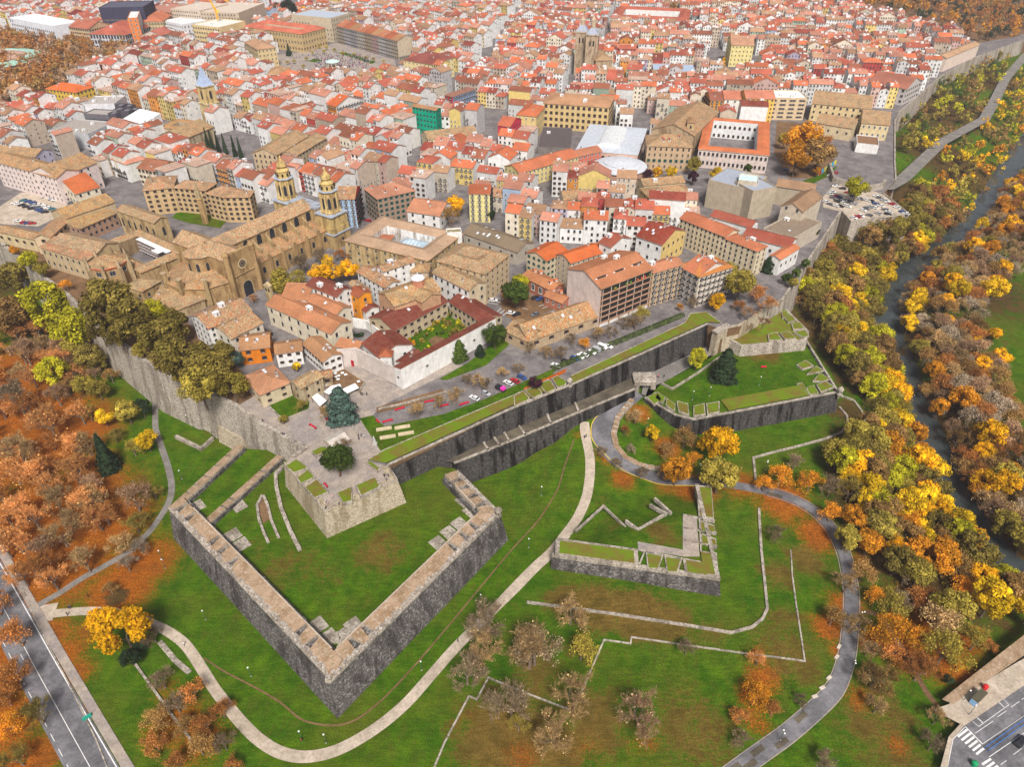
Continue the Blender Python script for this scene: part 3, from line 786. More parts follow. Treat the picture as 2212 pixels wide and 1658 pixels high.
wall_mesh(offset(ct, .15), CZ + .45, CZ - .1, 0, .9).build("coping", M['pale_wall'], cw)
bi = pz([(795, 997), (830, 975), (1108, 857), (1185, 822)], CZ)
bq = pz([(1232, 815), (1340, 765), (1478, 700), (1490, 680), (1525, 676), (1558, 700)], CZ)
o_in = offset(ct, -1.0)
def bb(l): return [v for v in l]
sheet("rampart_turf", [o_in[0]] + [ct[0].lerp(ct[1], .999) - Vector((.8, -.8))] + [V2(P(1185, 842 + 7, CZ)) + Vector((-.8, .8))] + bi[::-1], CZ + .75, M['turf'], 5, parent=cw)
sheet("rampart_turf", [V2(P(1238, 830, CZ)), o_in[3], o_in[4]] + bq[::-1], CZ + .75, M['turf'], 5, parent=cw)
wall_mesh(bi[::-1], CZ + .85, CZ - .1, 0, .4).build("kerb", M['pale_wall'], cw)
wall_mesh(bq[::-1][:], CZ + .85, CZ - .1, 0, .4).build("kerb", M['pale_wall'], cw)
for poly in [[(5, 320), (90, 275), (150, 345), (10, 410)], [(105, 275), (205, 220), (255, 300), (175, 340)], [(220, 215), (315, 175), (375, 260), (285, 295)], [(330, 165), (380, 140), (465, 195), (455, 225), (385, 250)]]:
 pp = [V2(Q(22, x, y, CZ + 1)) for x, y in poly]
 if sum(a.cross(b) for a, b in zip(pp, pp[1:] + pp[:1])) < 0: pp = pp[::-1]
 c = sum(pp, Vector((0, 0))) / len(pp)
 mb = MB(); mb.prism([(p.x, p.y, CZ) for p in pp], [(p.x, p.y, CZ + 1.0) for p in pp]); o = mb.build("merlon", M['pale_wall'], cw)
 inn = [c + (p - c) * .86 for p in pp]
 mb = MB(); mb.prism([(p.x, p.y, CZ + .9) for p in inn], [(p.x, p.y, CZ + 1.12) for p in inn]); mb.build("turf", M['turf'], o)
FZ = 12.4
ft = pz([(981, 1003), (1108, 953), (1240, 897), (1372, 842)], FZ)
fb = thing("lower_wall", "dark speckled lower wall in front of the curtain wall with a narrow terrace on top", "wall")
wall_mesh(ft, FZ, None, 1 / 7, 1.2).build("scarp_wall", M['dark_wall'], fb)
wall_mesh(offset(ft, .12), FZ + .5, FZ - .1, 0, .8).build("coping", M['pale_wall'], fb)
sheet("terrace_floor", [ft[0], ft[1], ft[2], ft[3], V2(P(1385, 795, FZ)), V2(P(1108, 910, FZ)), V2(P(930, 990, FZ)), V2(P(985, 1000, FZ))], FZ - .1, M['damp'], 4, parent=fb)
for (a, b) in (((1040, 950), (1055, 975)), ((1062, 938), (1080, 965)), ((1085, 930), (1100, 955)), ((1120, 920), (1135, 942)), ((1240, 866), (1250, 892)), ((1180, 892), (1190, 917))):
 pts = [V2(P(*a, FZ)), V2(P(*b, FZ))]
 mb = MB(); wall_mesh(offset(pts, .4), FZ + .5, FZ - .2, 0, .9, mb=mb); mb.build("traverse", M['pale_wall'], fb)
AZ = 10.2
gt = thing("gatehouse", "weathered stone gate block over the hairpin road", "gate")
g0 = Q(22, 1130, 190, AZ + 2)
mb = MB()
gd = V2(Q(22, 1215, 260, 9)) - V2(Q(22, 1030, 260, 9)); ga = math.atan2(gd.y, gd.x)
ca, sa = math.cos(ga), math.sin(ga)
for dx in (-3.6, 3.6): mb.box(g0.x + ca * dx, g0.y + sa * dx, 6, 2.2, 7, 7.2, ga, (.4, .36, .3))
mb.build("pier", M['pale_wall'], gt)
mb = MB(); mb.box(g0.x, g0.y, 12.2, 9.6, 7.2, 2.0, ga); mb.build("vault", M['pale_wall'], gt)
mb = MB(); mb.box(g0.x, g0.y, 14.2, 10.2, 7.8, 1.3, ga, (.5, .45, .38), taper=.55); mb.build("roof", M['pale_wall'], gt)
ab = thing("outer_bastion", "low bastion with a triangular lawn and framed grass merlons right of the gate", "bastion")
at = pz([(1392, 860), (1459, 898), (1500, 908), (1812, 848), (1742, 735)], AZ)
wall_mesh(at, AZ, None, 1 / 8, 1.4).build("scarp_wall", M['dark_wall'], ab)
wall_mesh(offset(at, .12), AZ + .4, AZ - .2, 0, .9).build("coping", M['pale_wall'], ab)
tag(sheet("outer_lawn", offset(at, -.3)[:4] + pz([(1800, 815), (1762, 762), (1735, 735), (1600, 768), (1560, 760), (1430, 828), (1400, 840)], AZ - .4), AZ - .3, M['ground'], 3, True), kind='structure')
tag(sheet("gate_path", pz([(1385, 855), (1402, 862), (1425, 835), (1545, 765), (1590, 735), (1560, 715), (1530, 722), (1395, 808)], 9), 9.9, M['greypath'], 4), kind='structure')
frames = [(22, [(1150, 330), (1240, 285), (1290, 355), (1215, 395)], 0), (22, [(1245, 285), (1320, 330), (1290, 385), (1220, 340)], 0), (22, [(1325, 335), (1400, 390), (1395, 460), (1315, 395)], 0), (22, [(1410, 360), (1510, 385), (1520, 490), (1425, 450)], 0),
   (22, [(1555, 405), (1650, 380), (1660, 480), (1555, 495)], 0), (22, [(1665, 385), (1780, 365), (1780, 460), (1675, 480)], 0), (23, [(250, 215), (300, 200), (360, 305), (320, 275)], 0), (23, [(330, 250), (400, 225), (445, 300), (365, 310)], 0), (23, [(420, 225), (500, 190), (580, 240), (460, 290)], 0),
   (23, [(250, 50), (330, 10), (400, 60), (300, 90)], 0), (23, [(340, 130), (420, 60), (490, 100), (400, 120)], 0), (23, [(390, 190), (450, 120), (545, 170), (480, 195)], 0)]
for rc, poly, _ in frames:
 pp = [V2(Q(rc, x, y, AZ + .6)) for x, y in poly]
 if sum(a.cross(b) for a, b in zip(pp, pp[1:] + pp[:1])) < 0: pp = pp[::-1]
 c = sum(pp, Vector((0, 0))) / len(pp)
 mb = MB(); mb.prism([(p.x, p.y, AZ - .4) for p in pp], [(p.x, p.y, AZ + .65) for p in pp]); o = mb.build("merlon", M['pale_wall'], ab)
 inn = [c + (p - c) * .84 for p in pp]
 mb = MB(); mb.prism([(p.x, p.y, AZ + .5) for p in inn], [(p.x, p.y, AZ + .78) for p in inn]); mb.build("turf", M['turf'], o)
sheet("rampart_turf", [at[2].lerp(at[3], .24) + Vector((-.5, 1.2)), at[2].lerp(at[3], .82) + Vector((-.5, 1.2)), at[2].lerp(at[3], .82) + Vector((-2.2, 8.5)), at[2].lerp(at[3], .24) + Vector((-2.2, 8.5))], AZ + .5, M['turf'], 4, parent=ab)
low_wall("stone kerb wall along the raised grass bank beside the gate path", tq(22, [(1280, 215), (1370, 265), (1600, 120), (1850, -60)], AZ), AZ - .3, 1.1, .6)
uz = 15.5
ub = thing("gate_outwork", "small grassy outwork with pale arched wall beside the upper gate", "bastion")
ut = pz([(1562, 725), (1602, 748), (1742, 735), (1748, 716), (1700, 668)], uz)
wall_mesh(ut, uz, 8.5, 1 / 10, 1.2).build("scarp_wall", M['pale_wall'], ub)
sheet("turf", offset(ut, -.4) + pz([(1640, 672), (1580, 692)], uz), uz - .1, M['turf'], 3, True, parent=ub)
for poly in [[(120, 1150), (170, 1130), (180, 1190), (130, 1200)], [(145, 1195), (215, 1180), (240, 1220), (175, 1240)], [(205, 1250), (280, 1235), (320, 1290), (220, 1300)], [(225, 1320), (320, 1300), (360, 1355), (310, 1370)], [(100, 1330), (180, 1310), (250, 1380), (150, 1385)], [(0, 1340), (80, 1320), (130, 1390), (10, 1395)]]:
 pp = [V2(Q(13, x, y, uz + .5)) for x, y in poly]
 if sum(a.cross(b) for a, b in zip(pp, pp[1:] + pp[:1])) < 0: pp = pp[::-1]
 mb = MB(); mb.prism([(p.x, p.y, uz - .3) for p in pp], [(p.x, p.y, uz + .9) for p in pp]); o = mb.build("merlon", M['pale_wall'], ub)
 c = sum(pp, Vector((0, 0))) / len(pp); inn = [c + (p - c) * .84 for p in pp]
 mb = MB(); mb.prism([(p.x, p.y, uz + .7) for p in inn], [(p.x, p.y, uz + 1.02) for p in inn]); mb.build("turf", M['turf'], o)
ugp = Q(12, 1800, 1290, CZ)
ug = thing("stone_gate", "arched stone gate at the far end of the dark curtain wall", "gate")
mb = MB()
for dx in (-3.2, 3.2): mb.box(ugp.x + .8 * dx, ugp.y + .6 * dx, 9, 3.0, 3, 13, R(38), (.45, .4, .3))
mb.box(ugp.x, ugp.y, 17.5, 5, 2.8, 4.5, R(38), (.45, .4, .3))
mb.build("gate_wall", M['redin'], ug)
mb = MB(); mb.box(ugp.x, ugp.y, CZ, 10.4, 3.4, .6, R(38)); mb.build("coping", M['pale_wall'], ug)
rw = thing("town_wall", "tall ivy streaked town wall climbing beside the museum on the right", "wall")
wall_mesh(pz([(1693, 648), (1818, 458)], CZ), CZ + .8, 2.0, 1 / 14, 1.2).build("rampart", M['pale_wall'], rw)
wall_mesh(pz([(1645, 676), (1693, 648)], CZ), CZ + .8, 6.0, 1 / 14, 1.2).build("rampart", M['pale_wall'], rw)
wall_mesh(pz([(1564, 711), (1600, 704), (1645, 676)], CZ), CZ + .5, 6.0, 1 / 14, 1.0).build("rampart", M['redin'], rw)
pw = thing("retaining_wall", "low stone retaining wall round the far right car park", "wall")
wall_mesh(pz([(1818, 458), (1838, 481), (1918, 468), (1964, 463), (1908, 418)], CZ), CZ + .7, 6.0, 1 / 14, .7).build("rampart", M['pale_wall'], pw)
bw = thing("rampart_wall", "far stone rampart wall running up the right edge of the old town", "wall")
wall_mesh(pz([(1936, 388), (1934, 351), (1934, 263), (1944, 243), (2034, 165), (2106, 125), (2212, 88)], CZ), CZ + .9, 4.0, 1 / 12, 1.0).build("rampart", M['pale_wall'], bw)
wall_mesh(pz([(1790, 352), (1800, 382), (1870, 404), (1910, 396), (1915, 388)], CZ + 4), CZ + 4, CZ - 3, 1 / 12, 1.4).build("corner_wall", M['pale_wall'], bw)
VV = 7.4
rv_t = pz([(1192, 1195), (1555, 1252), (1508, 1048)], VV)
rvt = thing("ravelin", "detached arrow shaped outwork in the meadow with a speckled stone front", "bastion")
wall_mesh(rv_t, [VV - 1.6, VV, VV], None, 1 / 6, 1.0).build("scarp_wall", M['scarp'], rvt)
wall_mesh(offset(rv_t, .15), [VV - 1.2, VV + .4, VV + .4], VV - 2.2, 0, 1.4).build("coping", M['pale_wall'], rvt)
poly = offset(rv_t, -.4) + gp([(1430, 1062), (1330, 1085), (1275, 1115), (1225, 1165), (1196, 1192)])
me_ = sheet("ravelin_lawn", poly, VV - .5, M['ground'], 2.5, True)
fr0 = rv_t[0]; back = gp([(1508, 1048), (1430, 1062), (1330, 1085), (1275, 1115), (1225, 1165), (1190, 1196)])
for v in me_.data.vertices:
 d = float(dist_poly(np.array([v.co.x]), np.array([v.co.y]), back)[0])
 t = min(1, d / 22.0); t = t * t * (3 - 2 * t)
 v.co.z = tz(v.co.x, v.co.y) * (1 - t) + (VV - .5) * t + .05
tag(me_, kind='structure')
def rl(label, pts, z=VV - .4, h=.7, w=.7): return low_wall(label, tq(22, pts, z + h), z, h, w, name="low_wall", group="low walls on the detached outwork")
low_wall("low stone wall with an apex pointing at the hairpin road", tq(22, [(540, 1480), (780, 1262), (992, 1465)], 5.2), 0, .5, .6, terrain_follow=False, name="ruined_wall").location.z = 4.6
for lb, pts in (("bent low wall in the middle of the detached outwork lawn", [(972, 1392), (1080, 1470), (1318, 1332), (1180, 1255)]), ("slanting low wall nearest the trees on the outwork lawn", [(1222, 1200), (1365, 1328)])):
 low_wall(lb, tq(22, pts, VV - .5), VV - 1.3, 1.0, .8, name="ruined_wall")
inner_r = [(1590, 1090), (1605, 1370), (1620, 1658)]
low_wall("inner stone line of the right parapet of the detached outwork", tq(22, inner_r, VV), VV - .6, .8, .5, name="kerb_wall")
low_wall("inner stone line of the front parapet of the detached outwork", tq(22, [(380, 1545), (470, 1562), (1080, 1645), (1310, 1690), (1470, 1722), (1640, 1755)], VV), VV - .9, .9, .5, name="kerb_wall")
for k, (x0, y0, x1, y1) in enumerate([(1465, 1345, 1740, 1395), (1475, 1455, 1755, 1500), (1475, 1560, 1760, 1620), (1615, 1400, 1740, 1445), (1625, 1510, 1750, 1560)]):
 low_wall("cross wall of the right gun bays of the detached outwork, number %d from the trees" % (k + 1), tq(22, [(x0, y0), (x1, y1)], VV), VV - .6, .8, .5, name="cross_wall")
for k, (x0, y0, x1, y1) in enumerate([(1130, 15, 1085, 125), (1150, 15, 1165, 150), (1290, 40, 1245, 160), (1310, 40, 1330, 180), (1450, 70, 1415, 190), (1470, 70, 1490, 190)]):
 low_wall("cross wall of the front gun bays of the detached outwork, number %d from the gravel path" % (k + 1), tq(32, [(x0, y0), (x1, y1)], VV), VV - .6, .8, .5, name="cross_wall")
tag(sheet("gun_bay_pavement", tq(22, [(1465, 1350), (1585, 1370), (1610, 1700), (1480, 1700), (1080, 1640), (1075, 1570), (1465, 1640)], VV), VV - .38, M['paving'], 3), kind='structure')
for rc, poly in ((32, [(370, -100), (1075, -5), (1085, 118), (362, 20)]), (32, [(1150, 15), (1290, 40), (1250, 155), (1165, 150)]), (32, [(1310, 45), (1450, 70), (1415, 185), (1330, 180)]), (32, [(1475, 75), (1630, 100), (1620, 0), (1755, 15), (1775, 235), (1492, 188)]), (22, [(1592, 1090), (1712, 1100), (1732, 1385), (1610, 1372)]), (22, [(1614, 1402), (1738, 1447), (1746, 1498), (1620, 1482)]), (22, [(1622, 1512), (1750, 1562), (1756, 1612), (1626, 1592)])):
 pp = [V2(Q(rc, x, y, VV + .2)) for x, y in poly]
 if sum(a.cross(b) for a, b in zip(pp, pp[1:] + pp[:1])) < 0: pp = pp[::-1]
 mb = MB(); mb.prism([(p.x, p.y, VV - .9) for p in pp], [(p.x, p.y, VV + .22) for p in pp], cap=False)
 for tri in tessellate_polygon([[p.to_3d() for p in pp]]): mb.face([(pp[i].x, pp[i].y, VV + .22) for i in tri])
 o = mb.build("merlon", M['pale_wall'], rvt)
 c = sum(pp, Vector((0, 0))) / len(pp)
 sheet("turf", [c + (p - c) * .9 for p in pp], VV + .3, M['turf'], parent=o)
def ml(label, pts, h=.6, w=.9, name="low_wall"): return low_wall(label, gp(pts), 0, h, w, name=name, terrain_follow=True)
ml("long low stone wall curving round the moat of the detached outwork", [(1138, 1303), (1190, 1310), (1324, 1328), (1484, 1353), (1579, 1369), (1624, 1357), (1647, 1339), (1657, 1317), (1652, 1266), (1644, 1191), (1639, 1100)])
ml("outer low kerb wall zigzagging across the near meadow", [(1708, 1190), (1711, 1242), (1738, 1430), (1637, 1417), (1364, 1378), (1362, 1392), (1305, 1384), (1238, 1538), (1138, 1500), (1055, 1466), (1030, 1513), (1013, 1506), (960, 1607), (930, 1680)], .35, .5)
ml("curved low wall round the lawn below the far right bastion", [(1632, 1039), (1627, 991), (1662, 981), (1778, 951), (1818, 936), (1831, 916), (1829, 900), (1813, 881)])
ml("outermost low wall curving below the sentry box of the far right bastion", [(1815, 856), (1843, 866), (1868, 901), (1872, 930)])
ml("low stone wall with a stair in the near left shrubs", [(293, 1437), (320, 1475), (370, 1545), (420, 1610)], .6, .7)
ml("stone edge of the broad steps near the gravel path", [(345, 1388), (380, 1430), (410, 1455)], .3, 1.6)
ml("kerb wall between the left park and the road pavement", [(30, 1225), (82, 1352), (150, 1480), (208, 1600), (240, 1680)], .3, .35)
ml("stone parapet beside the raised walk near the avenue", [(2060, 1560), (2180, 1440), (2260, 1390)], 1.0, .5)
cwl = thing("curved_retaining_wall", "curved stepped stone wall inside the hairpin bend of the road", "wall")
cv = gp([(1362, 874), (1334, 906), (1325, 941), (1331, 966), (1351, 989), (1384, 1006), (1434, 1017)])
hh = [10.2, 7.6, 6.2, 5.0, 3.8, 3.0, 2.2]
wall_mesh(offset(cv, 1.2), hh, None, 0, 2.4, step=3).build("core_wall", M['pale_wall'], cwl)
for i in range(22):
 t = i / 21 * (len(cv) - 1.001); k = int(t); p = cv[k].lerp(cv[k + 1], t - k); d = (cv[k + 1] - cv[k]).normalized(); h = hh[k] * (1 - t + k) + hh[k + 1] * (t - k)
 mb = MB(); mb.box(p.x, p.y, h - .2, 2.0, 2.1, .45, math.atan2(d.y, d.x), (.4, .33, .27)); mb.build("step_slab", M['slab'], cwl)
tag(sheet("platform_pavement", pz([(509, 880), (652, 970), (618, 1000), (702, 1104), (856, 1038), (838, 1008), (795, 997), (826, 976), (778, 906), (806, 898), (820, 880), (1000, 790), (985, 770), (900, 820), (862, 838), (740, 770), (690, 800), (640, 840), (560, 850)], CZ), CZ + .05, M['paving'], 6), kind='structure')
tag(sheet("platform_lawn", pz([(777, 905), (805, 898), (830, 922), (960, 895), (1050, 862), (1110, 835), (1200, 795), (1190, 820), (1108, 857), (823, 976)], CZ), CZ + .10, M['ground'], 3, True), kind='structure')
tag(sheet("leaf_strewn_lawn", pz([(1130, 840), (1225, 797), (1220, 806), (1140, 846)], CZ), CZ + .16, simple("fallen_leaves", (.40, .085, .01), .9, .5, 2.0), 2), kind='structure')
tag(sheet("convent_lawn", pz([(948, 820), (1010, 785), (1085, 725), (1100, 745), (1050, 790), (965, 822)], CZ), CZ + .08, M['ground'], 3), kind='structure')
tag(sheet("wall_walk_path", pz([(0, 522), (88, 598), (140, 636), (208, 704), (331, 797), (451, 852), (509, 880), (555, 852), (520, 800), (440, 722), (350, 660), (260, 630), (190, 600), (130, 560), (60, 532)], CZ), CZ + .05, M['earth'], 6), kind='structure')
def window_mesh(kind):
 mb = MB()
 fr = {'white': (.75, .73, .70), 'brown': (.10, .05, .03), 'green': (.03, .13, .09), 'stone': (.50, .38, .22), 'dark': (.05, .05, .055), 'balcony': (.55, .5, .45), 'arch': (.42, .30, .17), 'big': (.25, .22, .2)}[kind]
 w, h = .5, 1.0
 if kind == 'arch':
  prof = [(-w, 0), (w, 0)] + [(w * math.cos(R(a)), .68 + .32 * math.sin(R(a))) for a in range(0, 181, 30)]
  mb.face([(x * 1.28, -.05, (z - .45) * 1.12 + .45) for x, z in prof], fr, 1)
  mb.face([(x, -.09, z) for x, z in prof], (0, 0, 0), 0)
  return mb.mesh("window", [M['glass'], M['attr']])
 mb.face([(-w * 1.25, -.05, -.05), (w * 1.25, -.05, -.05), (w * 1.25, -.05, 1.07), (-w * 1.25, -.05, 1.07)], fr, 1)
 mb.face([(-w * .95, -.08, .03), (w * .95, -.08, .03), (w * .95, -.08, .98), (-w * .95, -.08, .98)], (0, 0, 0), 0)
 mb.face([(-.04, -.1, .03), (.04, -.1, .03), (.04, -.1, .98), (-.04, -.1, .98)], fr, 1)
 mb.box(0, -.12, -.09, 1.35, .3, .06, 0, (.5, .46, .42), 1)
 if kind in ('green', 'brown'):
  for s in (-1, 1): mb.box(s * .74, -.1, 0, .46, .08, 1.0, 0, fr, 1)
 if kind == 'balcony':
  mb.box(0, -.45, -.12, 2.0, .9, .1, 0, (.45, .42, .4), 1)
  for s in (-1, 1): mb.box(s * .98, -.45, -.02, .05, .9, .48, 0, (.03, .03, .03), 1)
  mb.box(0, -.9, .42, 2.0, .05, .06, 0, (.03, .03, .03), 1)
  for k in range(9): mb.box(-.9 + k * .225, -.9, -.02, .05, .04, .46, 0, (.03, .03, .03), 1)
 return mb.mesh("window", [M['glass'], M['attr']])
WIN = {k: window_mesh(k) for k in ('white', 'brown', 'green', 'stone', 'dark', 'balcony', 'arch', 'big')}
def _chim():
 mb = MB(); mb.box(0, 0, -1.2, .9, .7, 2.3, 0, (.62, .55, .5)); mb.box(0, 0, 1.1, 1.1, .9, .18, 0, (.4, .3, .25)); mb.box(0, 0, 1.28, .5, .4, .3, 0, (.08, .07, .07))
 return mb.mesh("chimney", [M['plaster']])
def _sky():
 mb = MB(); mb.box(0, 0, .02, 1.0, 1.3, .14, 0, (.6, .6, .62)); mb.face([(-.4, -.55, .17), (.4, -.55, .17), (.4, .55, .17), (-.4, .55, .17)], (.62, .68, .75), 0)
 return mb.mesh("skylight", [M['attr']])
def _tank():
 mb = MB(); mb.box(0, 0, -.9, 2.6, 1.8, 2.3, 0, (.8, .8, .8)); mb.box(0, 0, 1.4, 2.9, 2.1, .14, 0, (.75, .75, .76)); mb.box(.3, -.93, 0, .7, .06, .8, 0, (.06, .06, .07))
 return mb.mesh("roof_shed", [M['plaster']])
def _dorm():
 mb = MB(); mb.box(0, 0, -1.0, 1.5, 1.8, 2.0, 0, (.78, .76, .74)); mb.prism([(-.95, -1.1, 1.0), (.95, -1.1, 1.0), (.95, 1.1, 1.0), (-.95, 1.1, 1.0)], [(-.05, -1.0, 1.6), (.05, -1.0, 1.6), (.05, 1.0, 1.6), (-.05, 1.0, 1.6)], (.5, .16, .08)); mb.box(0, -.91, .05, .9, .06, .8, 0, (.03, .03, .04))
 return mb.mesh("dormer", [M['plaster']])
CHIM, SKYL, TANK, DORM = _chim(), _sky(), _tank(), _dorm()
def roof_faces(kind, w, d, zb, rh, ov):
 """top faces of a roof over a w x d box (x along w), eave level zb; returns (faces, height function)"""
 a, b = w / 2 + ov, d / 2 + ov
 k = rh / (min(w, d) / 2) if kind == 'hip' else 0
 lo = zb - .12
 if kind == 'x':
  s = rh / (d / 2); zt = zb + rh; lo = zb - ov * s
  return [[(-a, -b, lo), (a, -b, lo), (a, 0, zt), (-a, 0, zt)], [(a, b, lo), (-a, b, lo), (-a, 0, zt), (a, 0, zt)]], (lambda x, y: zt - abs(y) * s)
 if kind == 'y':
  s = rh / (w / 2); zt = zb + rh; lo = zb - ov * s
  return [[(a, -b, lo), (a, b, lo), (0, b, zt), (0, -b, zt)], [(-a, b, lo), (-a, -b, lo), (0, -b, zt), (0, b, zt)]], (lambda x, y: zt - abs(x) * s)
 if kind == 'hip':
  lo = zb - ov * k
  if w >= d:
   r = (w - d) / 2; zt = zb + rh
   A, B = (-r, 0, zt), (r, 0, zt)
   f = [[(-a, -b, lo), (a, -b, lo), B, A], [(a, -b, lo), (a, b, lo), B], [(a, b, lo), (-a, b, lo), A, B], [(-a, b, lo), (-a, -b, lo), A]]
  else:
   r = (d - w) / 2; zt = zb + rh
   A, B = (0, -r, zt), (0, r, zt)
   f = [[(-a, -b, lo), (a, -b, lo), A], [(a, -b, lo), (a, b, lo), B, A], [(a, b, lo), (-a, b, lo), B], [(-a, b, lo), (-a, -b, lo), A, B]]
  return f, (lambda x, y: zb + min(w / 2 - abs(x), d / 2 - abs(y)) * k)
 if kind == 'shed':
  s = rh / d
  return [[(-a, -b, zb + rh), (a, -b, zb + rh), (a, b, zb), (-a, b, zb)]], (lambda x, y: zb + rh - (y + d / 2) * s)
 if kind == 'shedf':
  s = rh / d
  return [[(-a, -b, zb), (a, -b, zb), (a, b, zb + rh), (-a, b, zb + rh)]], (lambda x, y: zb + (y + d / 2) * s)
 return [[(-a, -b, zb), (a, -b, zb), (a, b, zb), (-a, b, zb)]], (lambda x, y: zb)
def add_roof(mb, kind, w, d, zb, rh, ov, col, m=0, tf=lambda p: p, edge=(.45, .36, .30)):
 faces, hf = roof_faces(kind, w, d, zb, rh, ov)
 for f in faces: mb.face([tf(p) for p in f], col, m)
 cnt = {}
 for f in faces:
  for p, q in zip(f, f[1:] + f[:1]):
   if (q, p) in cnt: cnt.pop((q, p))
   else: cnt[(p, q)] = 1
 for p, q in cnt: mb.face([tf((p[0], p[1], p[2] - .28)), tf((q[0], q[1], q[2] - .28)), tf(q), tf(p)], edge, m)
 for f in faces: mb.face([tf((p[0], p[1], p[2] - .28)) for p in reversed(f)], edge, m)
 return hf
def add_wall(mb, kind, w, d, zt, rh, col, m=0, tf=lambda p: p, z0=-.5, side=None, back=None):
 a, b = w / 2, d / 2
 cs = [col, side or col, back or col, side or col]
 q = [(-a, -b), (a, -b), (a, b), (-a, b)]
 for i in range(4):
  p, r = q[i], q[(i + 1) % 4]
  mb.face([tf((*p, z0)), tf((*r, z0)), tf((*r, zt)), tf((*p, zt))], cs[i], m)
 if kind == 'x':
  for s in (-1, 1):
   t = [(s * a, -b * s, zt), (s * a, b * s, zt), (s * a, 0, zt + rh - .05)]
   mb.face([tf(p) for p in t], cs[1], m)
 elif kind == 'y':
  for s in (-1, 1):
   t = [(a * -s, s * b, zt), (a * s, s * b, zt), (0, s * b, zt + rh - .05)] if s > 0 else [(-a, -b, zt), (a, -b, zt), (0, -b, zt + rh - .05)]
   if s > 0: t = [(a, b, zt), (-a, b, zt), (0, b, zt + rh - .05)]
   mb.face([tf(p) for p in t], cs[0 if s < 0 else 2], m)
 elif kind in ('shed', 'shedf'):
  y = -b if kind == 'shed' else b
  mb.face([tf(p) for p in [(-a, y, zt), (a, y, zt), (a, y, zt + rh - .05), (-a, y, zt + rh - .05)]], cs[0], m)
  for s in (-1, 1): mb.face([tf(p) for p in [(s * a, -b, zt), (s * a, b, zt), (s * a, y, zt + rh - .05)]], cs[1], m)
LANDMARKS = []                 # (footprint corners) kept free of ordinary houses
NAMED = []                     # (short name, x, y, z) by which other things are told apart
CAM2 = Vector((0, 0))
def facing(cx, cy, ang, w, d):
 """which of the four walls turn towards the camera: (side, outward angle, half extent, length)"""
 out = []
 for k, (o, ln, off) in enumerate(((-math.pi / 2, w, d / 2), (0, d, w / 2), (math.pi / 2, w, d / 2), (math.pi, d, w / 2))):
  n = Vector((math.cos(ang + o), math.sin(ang + o)))
  c = Vector((cx, cy)) + n * off
  if n.dot(-c) / max(1, c.length) > 0.02: out.append((k, o, off, ln))
 return out
def put_windows(root, cx, cy, ang, w, d, zt, floors, bay, kind, size, z0=0.6, fh=None, sides=None, cap=90, ground=True, skip=0.0, rng=RNG):
 fh = fh or (zt - z0) / floors
 n = 0
 for k, o, off, ln in facing(cx, cy, ang, w, d):
  if sides is not None and k not in sides: continue
  nb = max(1, int((ln - .8) / bay))
  for f in range(floors):
   for i in range(nb):
    if rng.random() < skip or n >= cap: continue
    t = (i + .5) / nb * ln - ln / 2
    x = math.cos(o) * (off + .01) + math.sin(o) * -t
    y = math.sin(o) * (off + .01) + math.cos(o) * t
    kd = kind if not isinstance(kind, (list, tuple)) else kind[f % len(kind)]
    link("window", WIN[kd], root, (x, y, z0 + f * fh + (fh - size[1]) * .5), o + math.pi / 2, (size[0], 1, size[1]))
    n += 1
 return n
